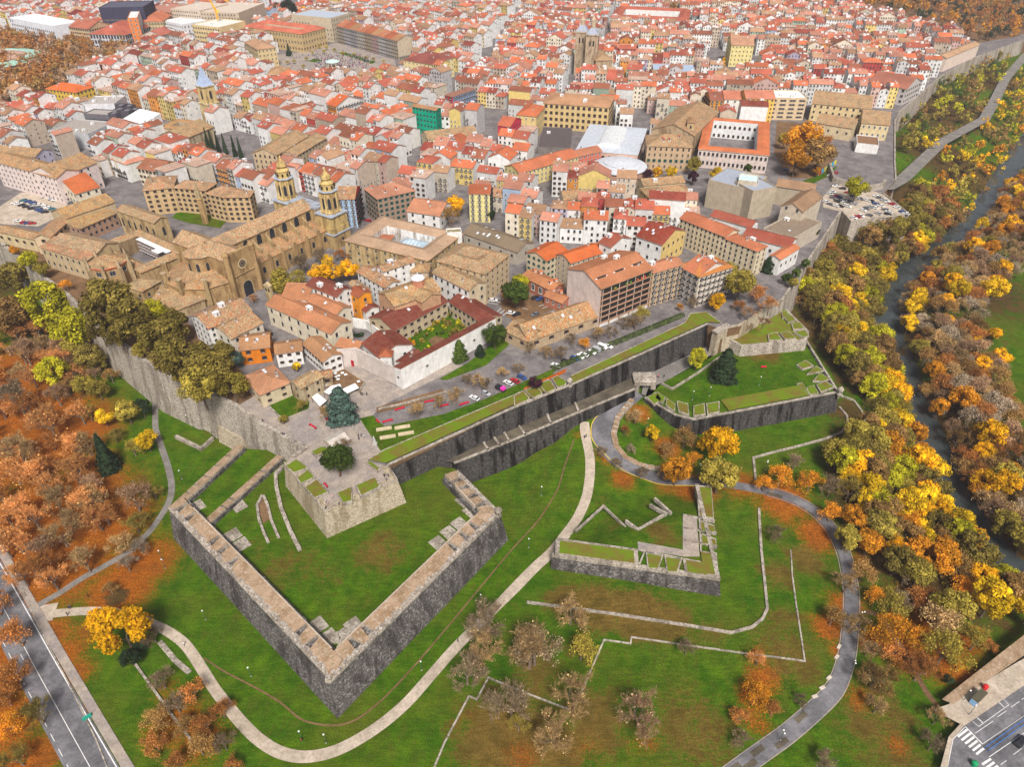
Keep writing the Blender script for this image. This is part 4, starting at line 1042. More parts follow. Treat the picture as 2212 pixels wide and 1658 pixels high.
def building(name, label, cat, cx, cy, ang, w, d, h, roof='x', rh=None, wall=(.7, .68, .65), roofc=(.5, .16, .08), rmat='tile', wmat='plaster', floors=3, bay=3.2, win='white', wsize=(1.1, 1.6), ov=.5, chim=1, sky=0, tank=0, dorm=0,
    z0=CZ, side=None, group=None, sides=None, keep=True, cap=90, skip=0.0, rng=RNG, wz0=.8, wtop=None):
 if rh is None: rh = {'x': d * .19, 'y': w * .19, 'hip': min(w, d) * .2, 'shed': d * .22, 'shedf': d * .22}.get(roof, 0)
 t = thing(name, label, cat, (cx, cy, z0), ang, group)
 mb = MB(); add_wall(mb, roof, w, d, h, rh, wall, side=side, z0=-1.0)
 if roof == 'flat':
  ring = [(-w / 2, -d / 2), (w / 2, -d / 2), (w / 2, d / 2), (-w / 2, d / 2)]
  for p, q in zip(ring, ring[1:] + ring[:1]):
   ln = math.hypot(q[0] - p[0], q[1] - p[1])
   mb.box((p[0] + q[0]) / 2 * (1 - .3 / max(w, 1)), (p[1] + q[1]) / 2 * (1 - .3 / max(d, 1)), h - .05, ln, .3, .75, math.atan2(q[1] - p[1], q[0] - p[0]), wall)
 mb.build("wall", M[wmat], t)
 mb = MB(); hf = add_roof(mb, roof, w, d, h, rh, ov if roof != 'flat' else -.3, roofc)
 ro = mb.build("roof", M[rmat], t)
 if floors: put_windows(t, cx, cy, ang, w, d, wtop or h, floors, bay, win, wsize, sides=sides, cap=cap, skip=skip, rng=rng, z0=wz0)
 def on_roof(me, nm, n, s=1.0):
  for _ in range(n):
   x, y = rng.uniform(-.38, .38) * w, rng.uniform(-.36, .36) * d
   o = link(nm, me, ro, (x, y, hf(x, y)), 0, (s, s, s))
   if nm == 'skylight':
    if roof == 'x': o.rotation_euler = (math.atan2(rh, d / 2) * (1 if y < 0 else -1), 0, 0)
    elif roof == 'y': o.rotation_euler = (0, math.atan2(rh, w / 2) * (1 if x > 0 else -1), 0)
   elif nm == 'dormer': o.rotation_euler = (0, 0, 0 if roof != 'y' else (math.pi / 2 if x > 0 else -math.pi / 2))
 on_roof(CHIM, "chimney", chim); on_roof(SKYL, "skylight", sky, 1.2); on_roof(TANK, "roof_shed", tank, 1.0); on_roof(DORM, "dormer", dorm)
 if keep:
  ca, sa = math.cos(ang), math.sin(ang)
  LANDMARKS.append([Vector((cx + ca * x - sa * y, cy + sa * x + ca * y)) for x, y in ((-w / 2 - 1.5, -d / 2 - 1.5), (w / 2 + 1.5, -d / 2 - 1.5), (w / 2 + 1.5, d / 2 + 1.5), (-w / 2 - 1.5, d / 2 + 1.5))])
 return t, hf, rh
def rect(rc, a, b, c, z):
 """footprint from three sighted eave corners: a-b the near edge (left to right), c a far corner"""
 A, B, C = (V2(Q(rc, *p, z)) for p in (a, b, c))
 u = (B - A).normalized(); v = Vector((-u.y, u.x))
 dep = (C - B).dot(v)
 mid = (A + B) / 2 + v * dep / 2
 return mid.x, mid.y, math.atan2(u.y, u.x), (B - A).length, abs(dep)
def bld(name, label, cat, rc, a, b, c, h, short=None, **kw):
 cx, cy, ang, w, d = rect(rc, a, b, c, kw.get('z0', CZ) + h)
 t = building(name, label, cat, cx, cy, ang, w, d, h, **kw)
 if short: NAMED.append((short, cx, cy, kw.get('z0', CZ) + h / 2))
 return t
def court(name, label, cat, rc, a, b, c, h, wing, rh=2.0, wall=(.6, .5, .35), roofc=(.5, .4, .28), rmat='tile', inner=(.7, .68, .65), floors=3, bay=4, win='stone', wsize=(1.2, 1.8), z0=CZ, short=None, floor_mat='street', inwin=None, wmat='plaster', hin=0.0, cap=90):
 """a block of four wings round a yard"""
 cx, cy, ang, w, d = rect(rc, a, b, c, z0 + h)
 t = thing(name, label, cat, (cx, cy, z0), ang)
 W = wing if isinstance(wing, (tuple, list)) else (wing,) * 4           # front, right, back, left
 o = [(-w / 2, -d / 2), (w / 2, -d / 2), (w / 2, d / 2), (-w / 2, d / 2)]
 i_ = [(-w / 2 + W[3], -d / 2 + W[0]), (w / 2 - W[1], -d / 2 + W[0]), (w / 2 - W[1], d / 2 - W[2]), (-w / 2 + W[3], d / 2 - W[2])]
 r_ = [((p[0] + q[0]) / 2, (p[1] + q[1]) / 2) for p, q in zip(o, i_)]
 ov = [(p[0] * (1 + 1.0 / w), p[1] * (1 + 1.0 / d)) for p in o]
 mb = MB()
 for k in range(4):
  p, q = o[k], o[(k + 1) % 4]; mb.face([(*p, -1), (*q, -1), (*q, h), (*p, h)], wall)
  p, q = i_[k], i_[(k + 1) % 4]; mb.face([(*q, -1), (*p, -1), (*p, h - hin), (*q, h - hin)], inner)
 mb.build("wall", M[wmat], t)
 mb = MB()
 for k in range(4):
  j = (k + 1) % 4
  mb.face([(*ov[k], h - .1), (*ov[j], h - .1), (*r_[j], h + rh), (*r_[k], h + rh)], roofc)
  mb.face([(*i_[j], h - hin), (*i_[k], h - hin), (*r_[k], h + rh), (*r_[j], h + rh)], roofc)
  mb.face([(*ov[k], h - .4), (*ov[j], h - .4), (*ov[j], h - .1), (*ov[k], h - .1)], wall)
 mb.build("roof", M[rmat], t)
 mb = MB(); mb.face([(*p, .08) for p in i_]); mb.build("yard_floor", M[floor_mat], t)
 if floors: put_windows(t, cx, cy, ang, w, d, h, floors, bay, win, wsize, cap=cap)
 if inwin:
  for ya, ln, x0 in ((i_[2][1], i_[1][0] - i_[0][0], i_[0][0]),):
   nb = max(1, int(ln / 3.4))
   for f in range(inwin):
    for k in range(nb): link("window", WIN['arch'], t, (x0 + (k + .5) / nb * ln, ya - .02, 1.0 + f * (h - hin) / inwin), 0, (1.5, 1, 2.3))
 ca, sa = math.cos(ang), math.sin(ang)
 LANDMARKS.append([Vector((cx + ca * x - sa * y, cy + sa * x + ca * y)) for x, y in o])
 if short: NAMED.append((short, cx, cy, z0 + h / 2))
 return t, (cx, cy, ang, w, d), i_
MAROON, TERRA, ORANGE, TAN, SALMON, OLD, CLAY = (.20, .055, .045), (.40, .13, .065), (.62, .17, .05), (.42, .27, .15), (.50, .22, .13), (.46, .30, .13), (.50, .26, .14)
WHITE, CREAM, SAND, STONE, BRICK = (.78, .76, .74), (.70, .62, .48), (.60, .48, .30), (.50, .37, .20), (.42, .25, .17)
bld("convent_wing", "long terracotta roofed convent wing with tall slit windows behind the half timbered inn", "convent", 11, (85, 1075), (640, 1325), (805, 1220), 11, short="the long terracotta convent", roofc=CLAY, wall=CREAM, floors=2, bay=5.5, win='dark', wsize=(1.0, 2.0), chim=1, tank=1)
bld("convent_wing", "shorter terracotta roofed wing parallel behind the long convent wing", "convent", 11, (430, 1040), (690, 1158), (785, 1085), 12, roofc=CLAY, wall=CREAM, floors=2, bay=4, win='dark', wsize=(.9, 1.4), chim=0, sky=1)
bld("convent_house", "white walled convent house under a plain clay roof at the back of the long wing", "house", 11, (215, 1030), (440, 1035), (515, 935), 12.5, roof='shedf', roofc=CLAY, wall=WHITE, floors=2, bay=5, win='dark', chim=1)
bld("town_house", "white house with a maroon roof and two big white skylight boxes", "house", 11, (430, 908), (690, 1008), (815, 935), 15, roofc=MAROON, wall=WHITE, floors=4, bay=3.4, win='dark', wsize=(.9, 1.3), chim=2, tank=2)
bld("town_house", "bright orange gable house with red tiles wedged between white houses", "house", 11, (875, 1012), (985, 965), (915, 912), 13, roof='y', roofc=TERRA, wall=(.78, .30, .03), floors=2, bay=4, win='dark', chim=1)
bld("annex", "small maroon roofed annex beside the convent church", "annex", 11, (875, 1092), (940, 1140), (1030, 1080), 6, roofc=MAROON, wall=WHITE, floors=1, win='dark', chim=1)
ch, _, _ = bld("convent_church", "convent church with ochre lichen tiles and a small brick and white cupola", "church", 11, (1190, 1090), (1585, 950), (1490, 825), 14, short="the cupola church", roofc=(.60, .40, .16), rmat='oldtile', wall=(.55, .33, .2), floors=1, bay=6, win='dark', chim=0, sky=1)
cpos = Q(11, 1395, 905, CZ + 16)
mb = MB(); mb.lathe(0, 0, [(3.0, 0), (3.0, 4.6), (3.3, 4.7), (3.3, 5.0), (2.4, 5.8), (1.0, 6.4), (.3, 6.6), (.2, 7.8)], 8, cols=[(.5, .22, .14), (.75, .72, .7), (.75, .72, .7)] + [(.72, .74, .8)] * 5)
o = mb.build("cupola", M['plaster'], ch); inv = Matrix.Translation(ch.location) @ Matrix.Rotation(ch.rotation_euler[2], 4, 'Z'); o.matrix_local = inv.inverted() @ Matrix.Translation((cpos.x, cpos.y, CZ + 14.5))
bld("church_transept", "gabled brick pediment arm of the convent church facing the garden", "church", 11, (1425, 1055), (1585, 985), (1500, 905), 14, roof='y', roofc=(.60, .40, .16), rmat='oldtile', wall=(.50, .30, .18), floors=1, bay=9, win='arch', wsize=(1.4, 1.6), chim=0, keep=True)
bld("cloister_wing", "maroon roofed convent wing with stone window rows north of the walled garden", "convent", 11, (1185, 1300), (1645, 1048), (970, 1190), 8.5, short="the walled convent garden", roofc=MAROON, wall=(.52, .42, .28), floors=2, bay=4, win='brown', wsize=(1.0, 1.3), chim=2, sky=2, tank=1)
bld("cloister_wing", "maroon roofed arcaded convent wing east of the walled garden", "convent", 11, (1660, 1050), (1960, 1240), (2062, 1140), 8.5, roofc=MAROON, wall=(.50, .40, .27), floors=2, bay=3, win='dark', wsize=(1.2, 1.6), chim=1, sky=1)
bld("garden_range", "white windowless outer wall range of the convent with a strip of maroon lean-to roof", "convent", 11, (1245, 1652), (2062, 1212), (2055, 1150), 9.5, roof='shed', rh=1.2, ov=.15, roofc=MAROON, wall=WHITE, floors=1, bay=26, win='dark', wsize=(1.0, .8), chim=0)
bld("convent_house", "white gabled convent house with maroon roofs at the near corner of the walled garden", "house", 11, (1060, 1535), (1340, 1418), (1190, 1300), 8, roof='y', roofc=MAROON, wall=WHITE, floors=1, bay=6, win='dark', chim=1)
bld("convent_house", "small white convent house under a maroon hip roof behind the white outer wall", "house", 11, (1285, 1600), (1425, 1500), (1370, 1450), 7, roofc=MAROON, wall=WHITE, floors=1, bay=5, win='dark', chim=2)
bld("stair_tower", "slim white square tower with a tiny red pyramid roof in the convent yard", "tower", 11, (1060, 1520), (1160, 1520), (1150, 1450), 9, roof='hip', roofc=TERRA, wall=WHITE, floors=1, win='dark', chim=0, rh=1.6)
bld("annex", "low terracotta lean-to beside the red convent gate", "annex", 11, (680, 1435), (865, 1472), (892, 1415), 6.5, roof='shedf', roofc=CLAY, wall=(.56, .50, .45), floors=0, chim=1)
def wall_line(label, rc, pts, h, mat='plaster', th=.6, col=(.60, .53, .49), name="boundary_wall", z=CZ):
 mb = MB(); wall_mesh(tq(rc, pts, z + h), z + h, z - .3, 0, th, col=col, mb=mb, step=20)
 return tag(mb.build(name, M[mat]), label, "wall")
wall_line("tall pinkish stone boundary wall left of the white convent wall, with the red gate", 11, [(690, 1470), (850, 1455), (1245, 1652)], 9.0)
wall_line("plain white garden wall between the long convent and the walled garden", 11, [(815, 1195), (940, 1215), (1100, 1335)], 5.0, col=WHITE)
gg = Q(11, 812, 1575, CZ + 1.5)
mb = MB(); mb.box(gg.x, gg.y - .5, CZ, 3.4, .3, 3.0, R(-28), (.45, .02, .03)); tag(mb.build("gate_door", M['attr']), "dark red double gate in the pinkish boundary wall of the convent", "gate")
tag(sheet("garden_lawn", tq(11, [(1255, 1355), (1640, 1110), (1920, 1265), (1420, 1500)], CZ), CZ + .12, M['ground'], 3), kind='structure')
tag(sheet("garden_path", tq(11, [(1480, 1390), (1540, 1350), (1620, 1370), (1600, 1420), (1520, 1440)], CZ), CZ + .16, M['earth'], 3), kind='structure')
bld("half_timbered_house", "white half timbered house with dark balcony and tan roof, nearest the long convent", "house", 11, (165, 1500), (388, 1468), (365, 1375), 7.5, roofc=TAN, wall=WHITE, floors=2, bay=3, win='brown', wsize=(.9, 1.2), chim=2, short="the half timbered inn")
bld("half_timbered_house", "white half timbered house with flower boxed windows in its gable", "house", 11, (572, 1568), (730, 1502), (490, 1375), 8, roof='y', roofc=TAN, wall=WHITE, floors=2, bay=2.4, win='brown', wsize=(.9, 1.2), chim=1, sky=3)
bld("inn", "broad low inn with a wide tan hip roof beside the wall walk", "inn", 21, (30, 305), (285, 200), (170, 38), 7, roof='hip', roofc=(.52, .31, .19), wall=(.58, .48, .33), floors=2, bay=4.5, win='brown', wsize=(.9, 1.1), chim=2, sky=3, short="the wide roofed inn")
bld("stone_house", "old stone house with lichen covered roof and twin arched window beside the cedar", "house", 21, (380, 252), (565, 150), (500, 85), 8, roofc=(.48, .40, .22), rmat='oldtile', wall=(.48, .39, .26), wmat='ashlar', floors=2, bay=4.5, win='arch', wsize=(1.0, 1.5), chim=1)
bld("annex", "small stone annex with patched red tiles beside the old stone house", "annex", 21, (560, 160), (650, 145), (600, 95), 5, roofc=TERRA, rmat='oldtile', wall=(.45, .36, .24), wmat='ashlar', floors=1, win='brown', chim=0)
bld("town_house", "bright orange wooden sided house at the edge of the olive trees", "house", 10, (2070, 1470), (2320, 1440), (2240, 1320), 8, roofc=TAN, wall=(.66, .20, .02), floors=2, bay=4, win='brown', chim=2, sky=3)
bld("town_house", "white corner house with roof terrace and patchy salmon tiles below the cathedral", "house", 10, (1795, 1280), (2165, 1125), (2030, 1015), 12.5, roofc=SALMON, rmat='oldtile', wall=WHITE, floors=4, bay=3.2, win='dark', wsize=(.9, 1.3), chim=3, tank=2)
bld("town_house", "cream house with a tan roof stepping down from the white terrace house", "house", 10, (1990, 1370), (2260, 1230), (2060, 1150), 10, roofc=(.5, .30, .17), rmat='oldtile', wall=(.68, .62, .52), floors=2, bay=4, win='dark', chim=2)
bld("town_house", "white house with ochre band and flaking salmon roof right of the yellow courtyard trees", "house", 11, (868, 792), (1110, 932), (1235, 878), 13, roofc=SALMON, rmat='oldtile', wall=WHITE, floors=4, bay=3.2, win='dark', wsize=(.9, 1.3), chim=3, sky=3)
bld("town_house", "tall plain white house rising behind the ochre banded house", "house", 11, (1095, 790), (1360, 700), (1295, 662), 17, roofc=SALMON, rmat='oldtile', wall=WHITE, floors=5, bay=3.6, win='dark', wsize=(.8, 1.0), chim=2, tank=1)
bld("town_house", "squat house with lichen grey tiles wedged before the glass roofed palace", "house", 11, (1330, 792), (1480, 792), (1420, 720), 13, roof='hip', roofc=OLD, rmat='oldtile', wall=(.55, .42, .3), floors=3, bay=4, win='dark', chim=1)
bld("town_house", "narrow house with grey lichen roof beside the maroon roofed white house", "house", 11, (795, 895), (905, 968), (985, 945), 12, roofc=(.42, .36, .26), rmat='oldtile', wall=WHITE, floors=3, bay=4, win='dark', chim=1)
_, (pcx, pcy, pan, pw_, pd), pin = court("palace", "honey stone palace with four pale tiled wings round a yard roofed in glass", "palace", 11, (755, 522), (1475, 698), (1650, 440), 12.5, (11, 10, 10, 10), 2.2, (.50, .37, .19), (.48, .40, .30), inner=WHITE, floors=3, bay=5.2, short="the glass roofed palace", wmat='ashlar')
gr = thing("glass_roof", "faceted glass roof with white ribs over the palace courtyard", "roof", (pcx, pcy, CZ + 8.5), pan)
gw = (pin[1][0] - pin[0][0]) * .62; gd_ = pin[2][1] - pin[1][1]
gxm = pin[1][0] - gw / 2
mb = MB(); add_roof(mb, 'hip', gw - .3, gd_ - .3, 0, 3.2, 0, (.36, .46, .54), tf=lambda p: (p[0] + gxm, p[1] + (pin[0][1] + pin[2][1]) / 2, p[2])); mb.build("glass", mat_attr("roof_glass", .2, .12, .25), gr)
for k in range(9):
 x = gxm - gw / 2 + (k + .5) * gw / 9
 hh_ = 3.2 * min(1, min((k + .5) / 9, 1 - (k + .5) / 9) * gw / (gd_ / 2))
 mb = MB(); yc = (pin[0][1] + pin[2][1]) / 2
 mb.tube([(x, yc - gd_ / 2 + .2, .15), (x, yc - .0 - (gd_ / 2) * (1 - hh_ / 3.2), hh_ + .15)], [.12, .12], 4); mb.build("rib", M['white'], gr)
bld("palace_pavilion", "small tan roofed pavilion inside the palace yard beside the glass roof", "house", 11, (1020, 540), (1130, 550), (1200, 480), 9, roof='hip', roofc=SALMON, wall=WHITE, floors=0, chim=0, keep=False)
bld("stair_tower", "small white and blue stair turret on the palace corner", "tower", 11, (1640, 470), (1770, 460), (1740, 425), 15, roof='flat', roofc=(.3, .33, .2), wall=WHITE, side=(.45, .55, .75), floors=1, win='dark', chim=1, keep=False)
court("square_block", "tall sand coloured square block with grey lichen roofs round a tiny white arcaded yard", "building", 11, (1555, 700), (1970, 812), (2175, 645), 17, (12, 13, 12, 12), 2.4, (.55, .42, .27), (.40, .33, .22), rmat='oldtile', inner=WHITE, floors=5, bay=3.8, win='stone', wsize=(1, 1.6), short="the tall square block", inwin=2)
bld("annex", "white side wing with lichen roof stepping down from the tall square block", "annex", 11, (1520, 800), (1830, 955), (1965, 880), 14.5, roofc=(.40, .34, .20), rmat='oldtile', wall=WHITE, side=(.58, .48, .33), floors=3, bay=4, win='dark', chim=1)
bld("warehouse", "long grey corrugated warehouse roof mottled with moss", "warehouse", 11, (1785, 458), (2250, 622), (1890, 372), 8, roofc=(.22, .21, .16), wall=(.45, .4, .33), floors=1, bay=7, win='dark', chim=0, sky=10, short="the mossy grey warehouse")
bld("apartment_house", "brown and white corner block with green shutters and a row of dormers", "apartment house", 11, (1040, 165), (1365, 92), (1180, 20), 17, roof='hip', roofc=(.50, .28, .20), wall=(.36, .23, .17), floors=5, bay=3.2, win='green', wsize=(1.1, 1.8), chim=2, dorm=6, short="the green shuttered block")
bld("town_house", "yellow and blue corner house with a red side wall next to the cathedral tower", "house", 11, (690, 165), (842, 165), (770, 55), 18, roofc=SALMON, rmat='oldtile', wall=(.40, .55, .75), side=(.62, .05, .04), floors=6, bay=2.6, win='balcony', wsize=(1, 1.6), chim=2, sky=2)
bld("town_house", "low white house with a broad salmon roof behind the palace", "house", 11, (1298, 270), (1575, 312), (1495, 170), 9, roofc=(.56, .30, .19), wall=WHITE, floors=2, bay=5, win='dark', chim=1, sky=1)
bld("town_house", "yellow sided house with balconies facing the bare plane tree", "house", 11, (1830, 118), (2010, 122), (1960, 40), 18, roofc=TERRA, wall=(.75, .66, .30), side=(.5, .5, .45), floors=6, bay=3, win='balcony', wsize=(1, 1.6), chim=2)
ap, _, _ = bld("apartment_block", "large apartment block with rows of long dark balconies and a blank pale end wall", "apartment block", 12, (762, 938), (1205, 768), (525, 748), 21, short="the balcony apartment block", roofc=(.50, .24, .13), wall=(.40, .26, .17), side=(.72, .60, .56), floors=0, chim=1, sky=0, tank=2, rh=4)
_cx, _cy, _an, _w, _d = rect(12, (762, 938), (1205, 768), (525, 748), CZ + 21)
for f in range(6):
 mb = MB(); mb.box(0, -_d / 2 - .05, 2.75 + f * 3.0, _w - .8, .3, 2.25, 0, (.03, .026, .026)); mb.build("recess_shade", M['attr'], ap)  # near-black box proud of the wall, its colour painting the balcony recess's shade
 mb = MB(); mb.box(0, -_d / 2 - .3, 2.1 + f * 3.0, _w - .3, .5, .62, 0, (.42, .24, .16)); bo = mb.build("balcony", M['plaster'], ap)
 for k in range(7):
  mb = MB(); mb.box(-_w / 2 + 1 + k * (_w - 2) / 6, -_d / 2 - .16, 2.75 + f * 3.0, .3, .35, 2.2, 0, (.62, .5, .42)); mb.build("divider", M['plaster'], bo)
for k in range(5):
 mb = MB(); mb.box(-_w / 2 + (k + .5) * _w / 5, -_d / 2 - .08, 0, _w / 5 - 1.2, .2, 1.7, 0, (.70, .66, .62)); mb.build("shop_front", M['attr'], ap)
for k, x in enumerate((-.36, -.02, .33)):
 mb = MB(); mb.box(x * _w, -_d * .22, 21.4, _w * .22, 3.2, 1.5, 0, (.75, .72, .70)); mb.box(x * _w, -_d * .22 - 1.4, 22.2, _w * .16, .5, 1.2, 0, (.05, .05, .05)); mb.build("terrace", M['plaster'], ap)
for k in range(12):
 mb = MB(); mb.lathe(RNG.uniform(-.45, .45) * _w, -_d / 2 - .4, [(.2, 17.6), (.5, 18.2), (.35, 18.8), (.05, 19.1)], 6, (.10, .20, .03) if k % 3 else (.5, .1, .03)); mb.build("balcony_plant", M['attr'], ap)
bld("apartment_block", "beige apartment block with iron balconies joined to the balcony block", "apartment block", 12, (1210, 802), (1465, 728), (1395, 655), 19, roofc=(.50, .25, .15), wall=(.52, .38, .25), floors=6, bay=3, win='balcony', wsize=(1.1, 1.7), chim=2, tank=1)
bld("apartment_block", "cream corner block with an orange terrace roof and white turret beside the yellow trees", "apartment block", 12, (1610, 838), (1895, 748), (1740, 640), 17, roof='hip', roofc=(.60, .28, .08), wall=(.70, .62, .53), floors=5, bay=2.8, win='balcony', wsize=(1.0, 1.5), chim=1, tank=2, short="the cream corner block")
bld("apartment_block", "white and red brick strip of balconies left of the cream corner block", "apartment block", 12, (1465, 760), (1605, 832), (1720, 660), 17, roofc=(.55, .22, .12), wall=(.68, .62, .57), floors=5, bay=2.6, win='balcony', wsize=(1.0, 1.6), chim=2, sky=4)
bld("apartment_block", "long pale yellow block with paired narrow windows stepping down towards the wall, upper half", "apartment block", 12, (1440, 332), (1832, 492), (1935, 430), 16, roofc=(.52, .20, .11), wall=(.66, .55, .38), floors=5, bay=2.6, win='dark', wsize=(.8, 1.5), chim=2, short="the pale yellow block")
bld("apartment_block", "lower half of the long pale yellow block, with a bay window on its end", "apartment block", 12, (1822, 502), (2105, 615), (2140, 550), 15, roof='hip', roofc=(.55, .22, .12), wall=(.64, .54, .38), floors=5, bay=2.8, win='dark', wsize=(.8, 1.5), chim=2, tank=1)
bld("tenement", "bright orange roofed tenement with an ivy covered left wall", "tenement", 12, (118, 628), (290, 698), (415, 588), 14, roof='y', roofc=ORANGE, wall=(.60, .50, .36), floors=4, bay=3, win='green', wsize=(.9, 1.4), chim=1, short="the orange roofed tenement")
bld("tenement", "bright orange roofed tenement with rows of pale windows right of the ivy covered one", "tenement", 12, (378, 642), (500, 718), (700, 560), 15, roof='y', roofc=ORANGE, wall=(.58, .48, .35), floors=5, bay=2.8, win='white', wsize=(.9, 1.4), chim=1)
bld("stable_range", "long low stable range with weathered orange tiles along the parking street", "building", 12, (135, 1388), (770, 1162), (640, 1035), 6, roofc=(.50, .26, .10), rmat='oldtile', wall=(.46, .34, .22), floors=1, bay=7, win='brown', wsize=(1.4, 1.6), chim=1, sky=4, rh=4.5, short="the long stable range")
bld("stable_range", "short stable wing with tan tiles turning back from the long stable range", "building", 12, (-70, 1300), (130, 1392), (190, 1250), 6, roofc=(.48, .29, .13), rmat='oldtile', wall=(.46, .34, .22), floors=1, bay=5, win='brown', chim=1)
bld("brick_pavilion", "ornate brick and stone pavilion with grey scrolled gables beside the car park", "building", 12, (80, 830), (335, 955), (400, 880), 7.5, roofc=(.52, .26, .13), wall=(.40, .15, .09), floors=1, bay=4.5, win='white', wsize=(2.0, 3.2), chim=0, sky=0, dorm=5)
bld("brick_pavilion", "small red brick lodge with a grey scrolled gable at the car park exit", "building", 12, (272, 1000), (425, 1062), (495, 1008), 5.5, roofc=(.50, .25, .13), wall=(.45, .17, .11), floors=1, bay=3, win='white', wsize=(1, 1.6), chim=0, dorm=2)
bld("town_house", "tall white house with a steel chimney pipe behind the balcony block", "house", 12, (745, 535), (845, 580), (1010, 500), 20, roofc=(.36, .11, .08), wall=WHITE, floors=3, bay=5, win='dark', wsize=(.9, 1.2), chim=2, tank=1)
bld("town_house", "maroon roofed house with a yellow end wall in the middle of the orange roofs", "house", 12, (1065, 485), (1285, 560), (1470, 430), 14, roofc=(.28, .05, .035), wall=WHITE, side=(.72, .52, .20), floors=2, bay=4, win='dark', chim=4, sky=5)
bld("long_house", "long low house with tan ridge roof and a row of dark attic openings", "house", 12, (440, 172), (682, 158), (660, 82), 9, roofc=TAN, rmat='oldtile', wall=CREAM, floors=1, bay=3.4, win='dark', wsize=(1.4, 1.2), chim=0)
bld("seminary_house", "ochre house with a corniced tan hip roof just left of the concrete museum", "house", 12, (1180, 158), (1565, 122), (1520, 35), 10, roof='hip', roofc=(.42, .26, .14), rmat='oldtile', wall=(.62, .46, .20), floors=2, bay=5, win='dark', wsize=(1, 1.3), chim=1, short="the corniced ochre house")
bld("seminary_house", "cream house with a bell gable behind the corniced ochre house", "house", 12, (1130, 50), (1480, 20), (1460, -40), 10, roofc=(.42, .28, .16), rmat='oldtile', wall=(.66, .55, .36), floors=1, bay=4, win='dark', chim=0, tank=1)
bld("town_house", "low white range with a long dark red roof behind the pale yellow block", "house", 12, (1705, 312), (2050, 412), (2078, 350), 10, roofc=(.36, .10, .075), wall=WHITE, floors=0, chim=0)
bld("museum_wing", "white museum side wing with a dark red roof above the tall right wall", "museum", 13, (-210, 485), (190, 585), (200, 495), 10, roofc=(.36, .10, .075), wall=WHITE, floors=1, bay=5, win='dark', chim=0)
bld("museum_wing", "small white gable house with an orange roof at the museum's near end", "museum", 13, (22, 655), (112, 688), (195, 560), 9.5, roof='y', roofc=(.60, .24, .12), wall=WHITE, floors=1, bay=4, win='dark', chim=0)
CONC = (.45, .375, .28)
bld("museum_block", "big blank concrete museum block with a grey metal roof, left of two", "museum", 12, (1685, 8), (2038, 95), (2150, -30), 17, short="the concrete museum", roof='flat', roofc=(.34, .37, .44), rmat='attr', wall=CONC, floors=0, chim=0)
bld("museum_block", "big blank concrete museum block with a grey metal roof, right of two", "museum", 12, (2068, 108), (2272, 70), (2150, -20), 18, roof='flat', roofc=(.34, .37, .44), rmat='attr', wall=CONC, floors=0, chim=0)
bld("museum_block", "raised concrete lantern with a pale green skylight above the museum blocks", "museum", 2, (1940, 1560), (2110, 1580), (2130, 1520), 20, roof='flat', roofc=(.55, .70, .70), rmat='attr', wall=(.55, .47, .37), floors=0, chim=0, keep=False)
bld("museum_hall", "long pale museum hall with a tan ridge roof and buttressed wall facing the river", "museum", 13, (305, 275), (472, 150), (345, 65), 15, roofc=(.33, .25, .17), wall=(.56, .48, .38), floors=1, bay=5, win='dark', chim=0, rh=3.5, wtop=28)
bld("museum_hall", "flat roofed lower museum hall with a pale skylight before the ridge roofed hall", "museum", 13, (-40, 430), (215, 520), (330, 330), 9, roof='flat', roofc=(.25, .19, .14), rmat='attr', wall=(.50, .43, .35), floors=0, chim=0, tank=1, sky=1)
bld("museum_hall", "tan roofed rear museum range beside the far car park", "museum", 3, (80, 1600), (400, 1650), (440, 1590), 12, roofc=(.36, .27, .18), wall=CONC, floors=0, chim=0)
court("orange_quad", "modern quadrangle with bright orange roofs, white upper walls and a stone arcaded yard", "building", 2, (1600, 1282), (2205, 1338), (2200, 1050), 13, (9, 8, 8, 6), .8, (.66, .55, .50), (.66, .23, .10), inner=(.72, .72, .72), floors=2, bay=2.8, win='dark', wsize=(1.2, 2.2), short="the orange roofed quadrangle", inwin=2)
bld("church", "large church with a broad brown gable roof and a blunt rear bell tower", "church", 2, (1195, 1112), (1562, 1168), (1575, 935), 15, roof='y', roofc=(.42, .27, .16), rmat='oldtile', wall=(.48, .35, .22), wmat='ashlar', floors=0, chim=0, short="the broad roofed church")
bld("bell_tower", "blunt stone bell tower at the back corner of the broad roofed church", "tower", 2, (1505, 1050), (1570, 1055), (1570, 1010), 22, roof='hip', roofc=(.42, .3, .18), wall=(.5, .37, .2), floors=1, bay=4, win='arch', wsize=(1.2, 2.2), chim=0, wz0=15)
bld("ministry_building", "sand coloured office with arched top windows before the broad roofed church", "building", 2, (1158, 1255), (1545, 1268), (1562, 1175), 17, roof='hip', roofc=(.42, .31, .19), rmat='oldtile', wall=(.52, .37, .24), floors=4, bay=3.4, win=['stone', 'green', 'stone', 'arch'], wsize=(1.1, 2.0), chim=0, dorm=4, short="the arched office")
bld("institute", "large ochre institute with three rows of red shuttered windows and a flat blue rooftop", "building", 2, (262, 885), (828, 925), (865, 830), 20, roof='hip', rh=4, roofc=(.50, .33, .20), wall=(.62, .46, .22), floors=4, bay=4.2, win='brown', wsize=(1.2, 2.2), chim=0, tank=3, short="the ochre institute")
mk_, _, _ = bld("market_hall", "wide white sheet roofed market hall with a raised vault", "market", 2, (540, 1292), (1075, 1338), (1000, 1095), 8.5, roof='hip', rh=2.5, roofc=(.50, .53, .59), rmat='attr', wall=(.62, .42, .33), floors=1, bay=4, win='arch', wsize=(2, 3), chim=0, tank=3, short="the white market hall", ov=.2)
_cx, _cy, _an, _w, _d = rect(2, (540, 1292), (1075, 1338), (1000, 1095), CZ + 8.5)
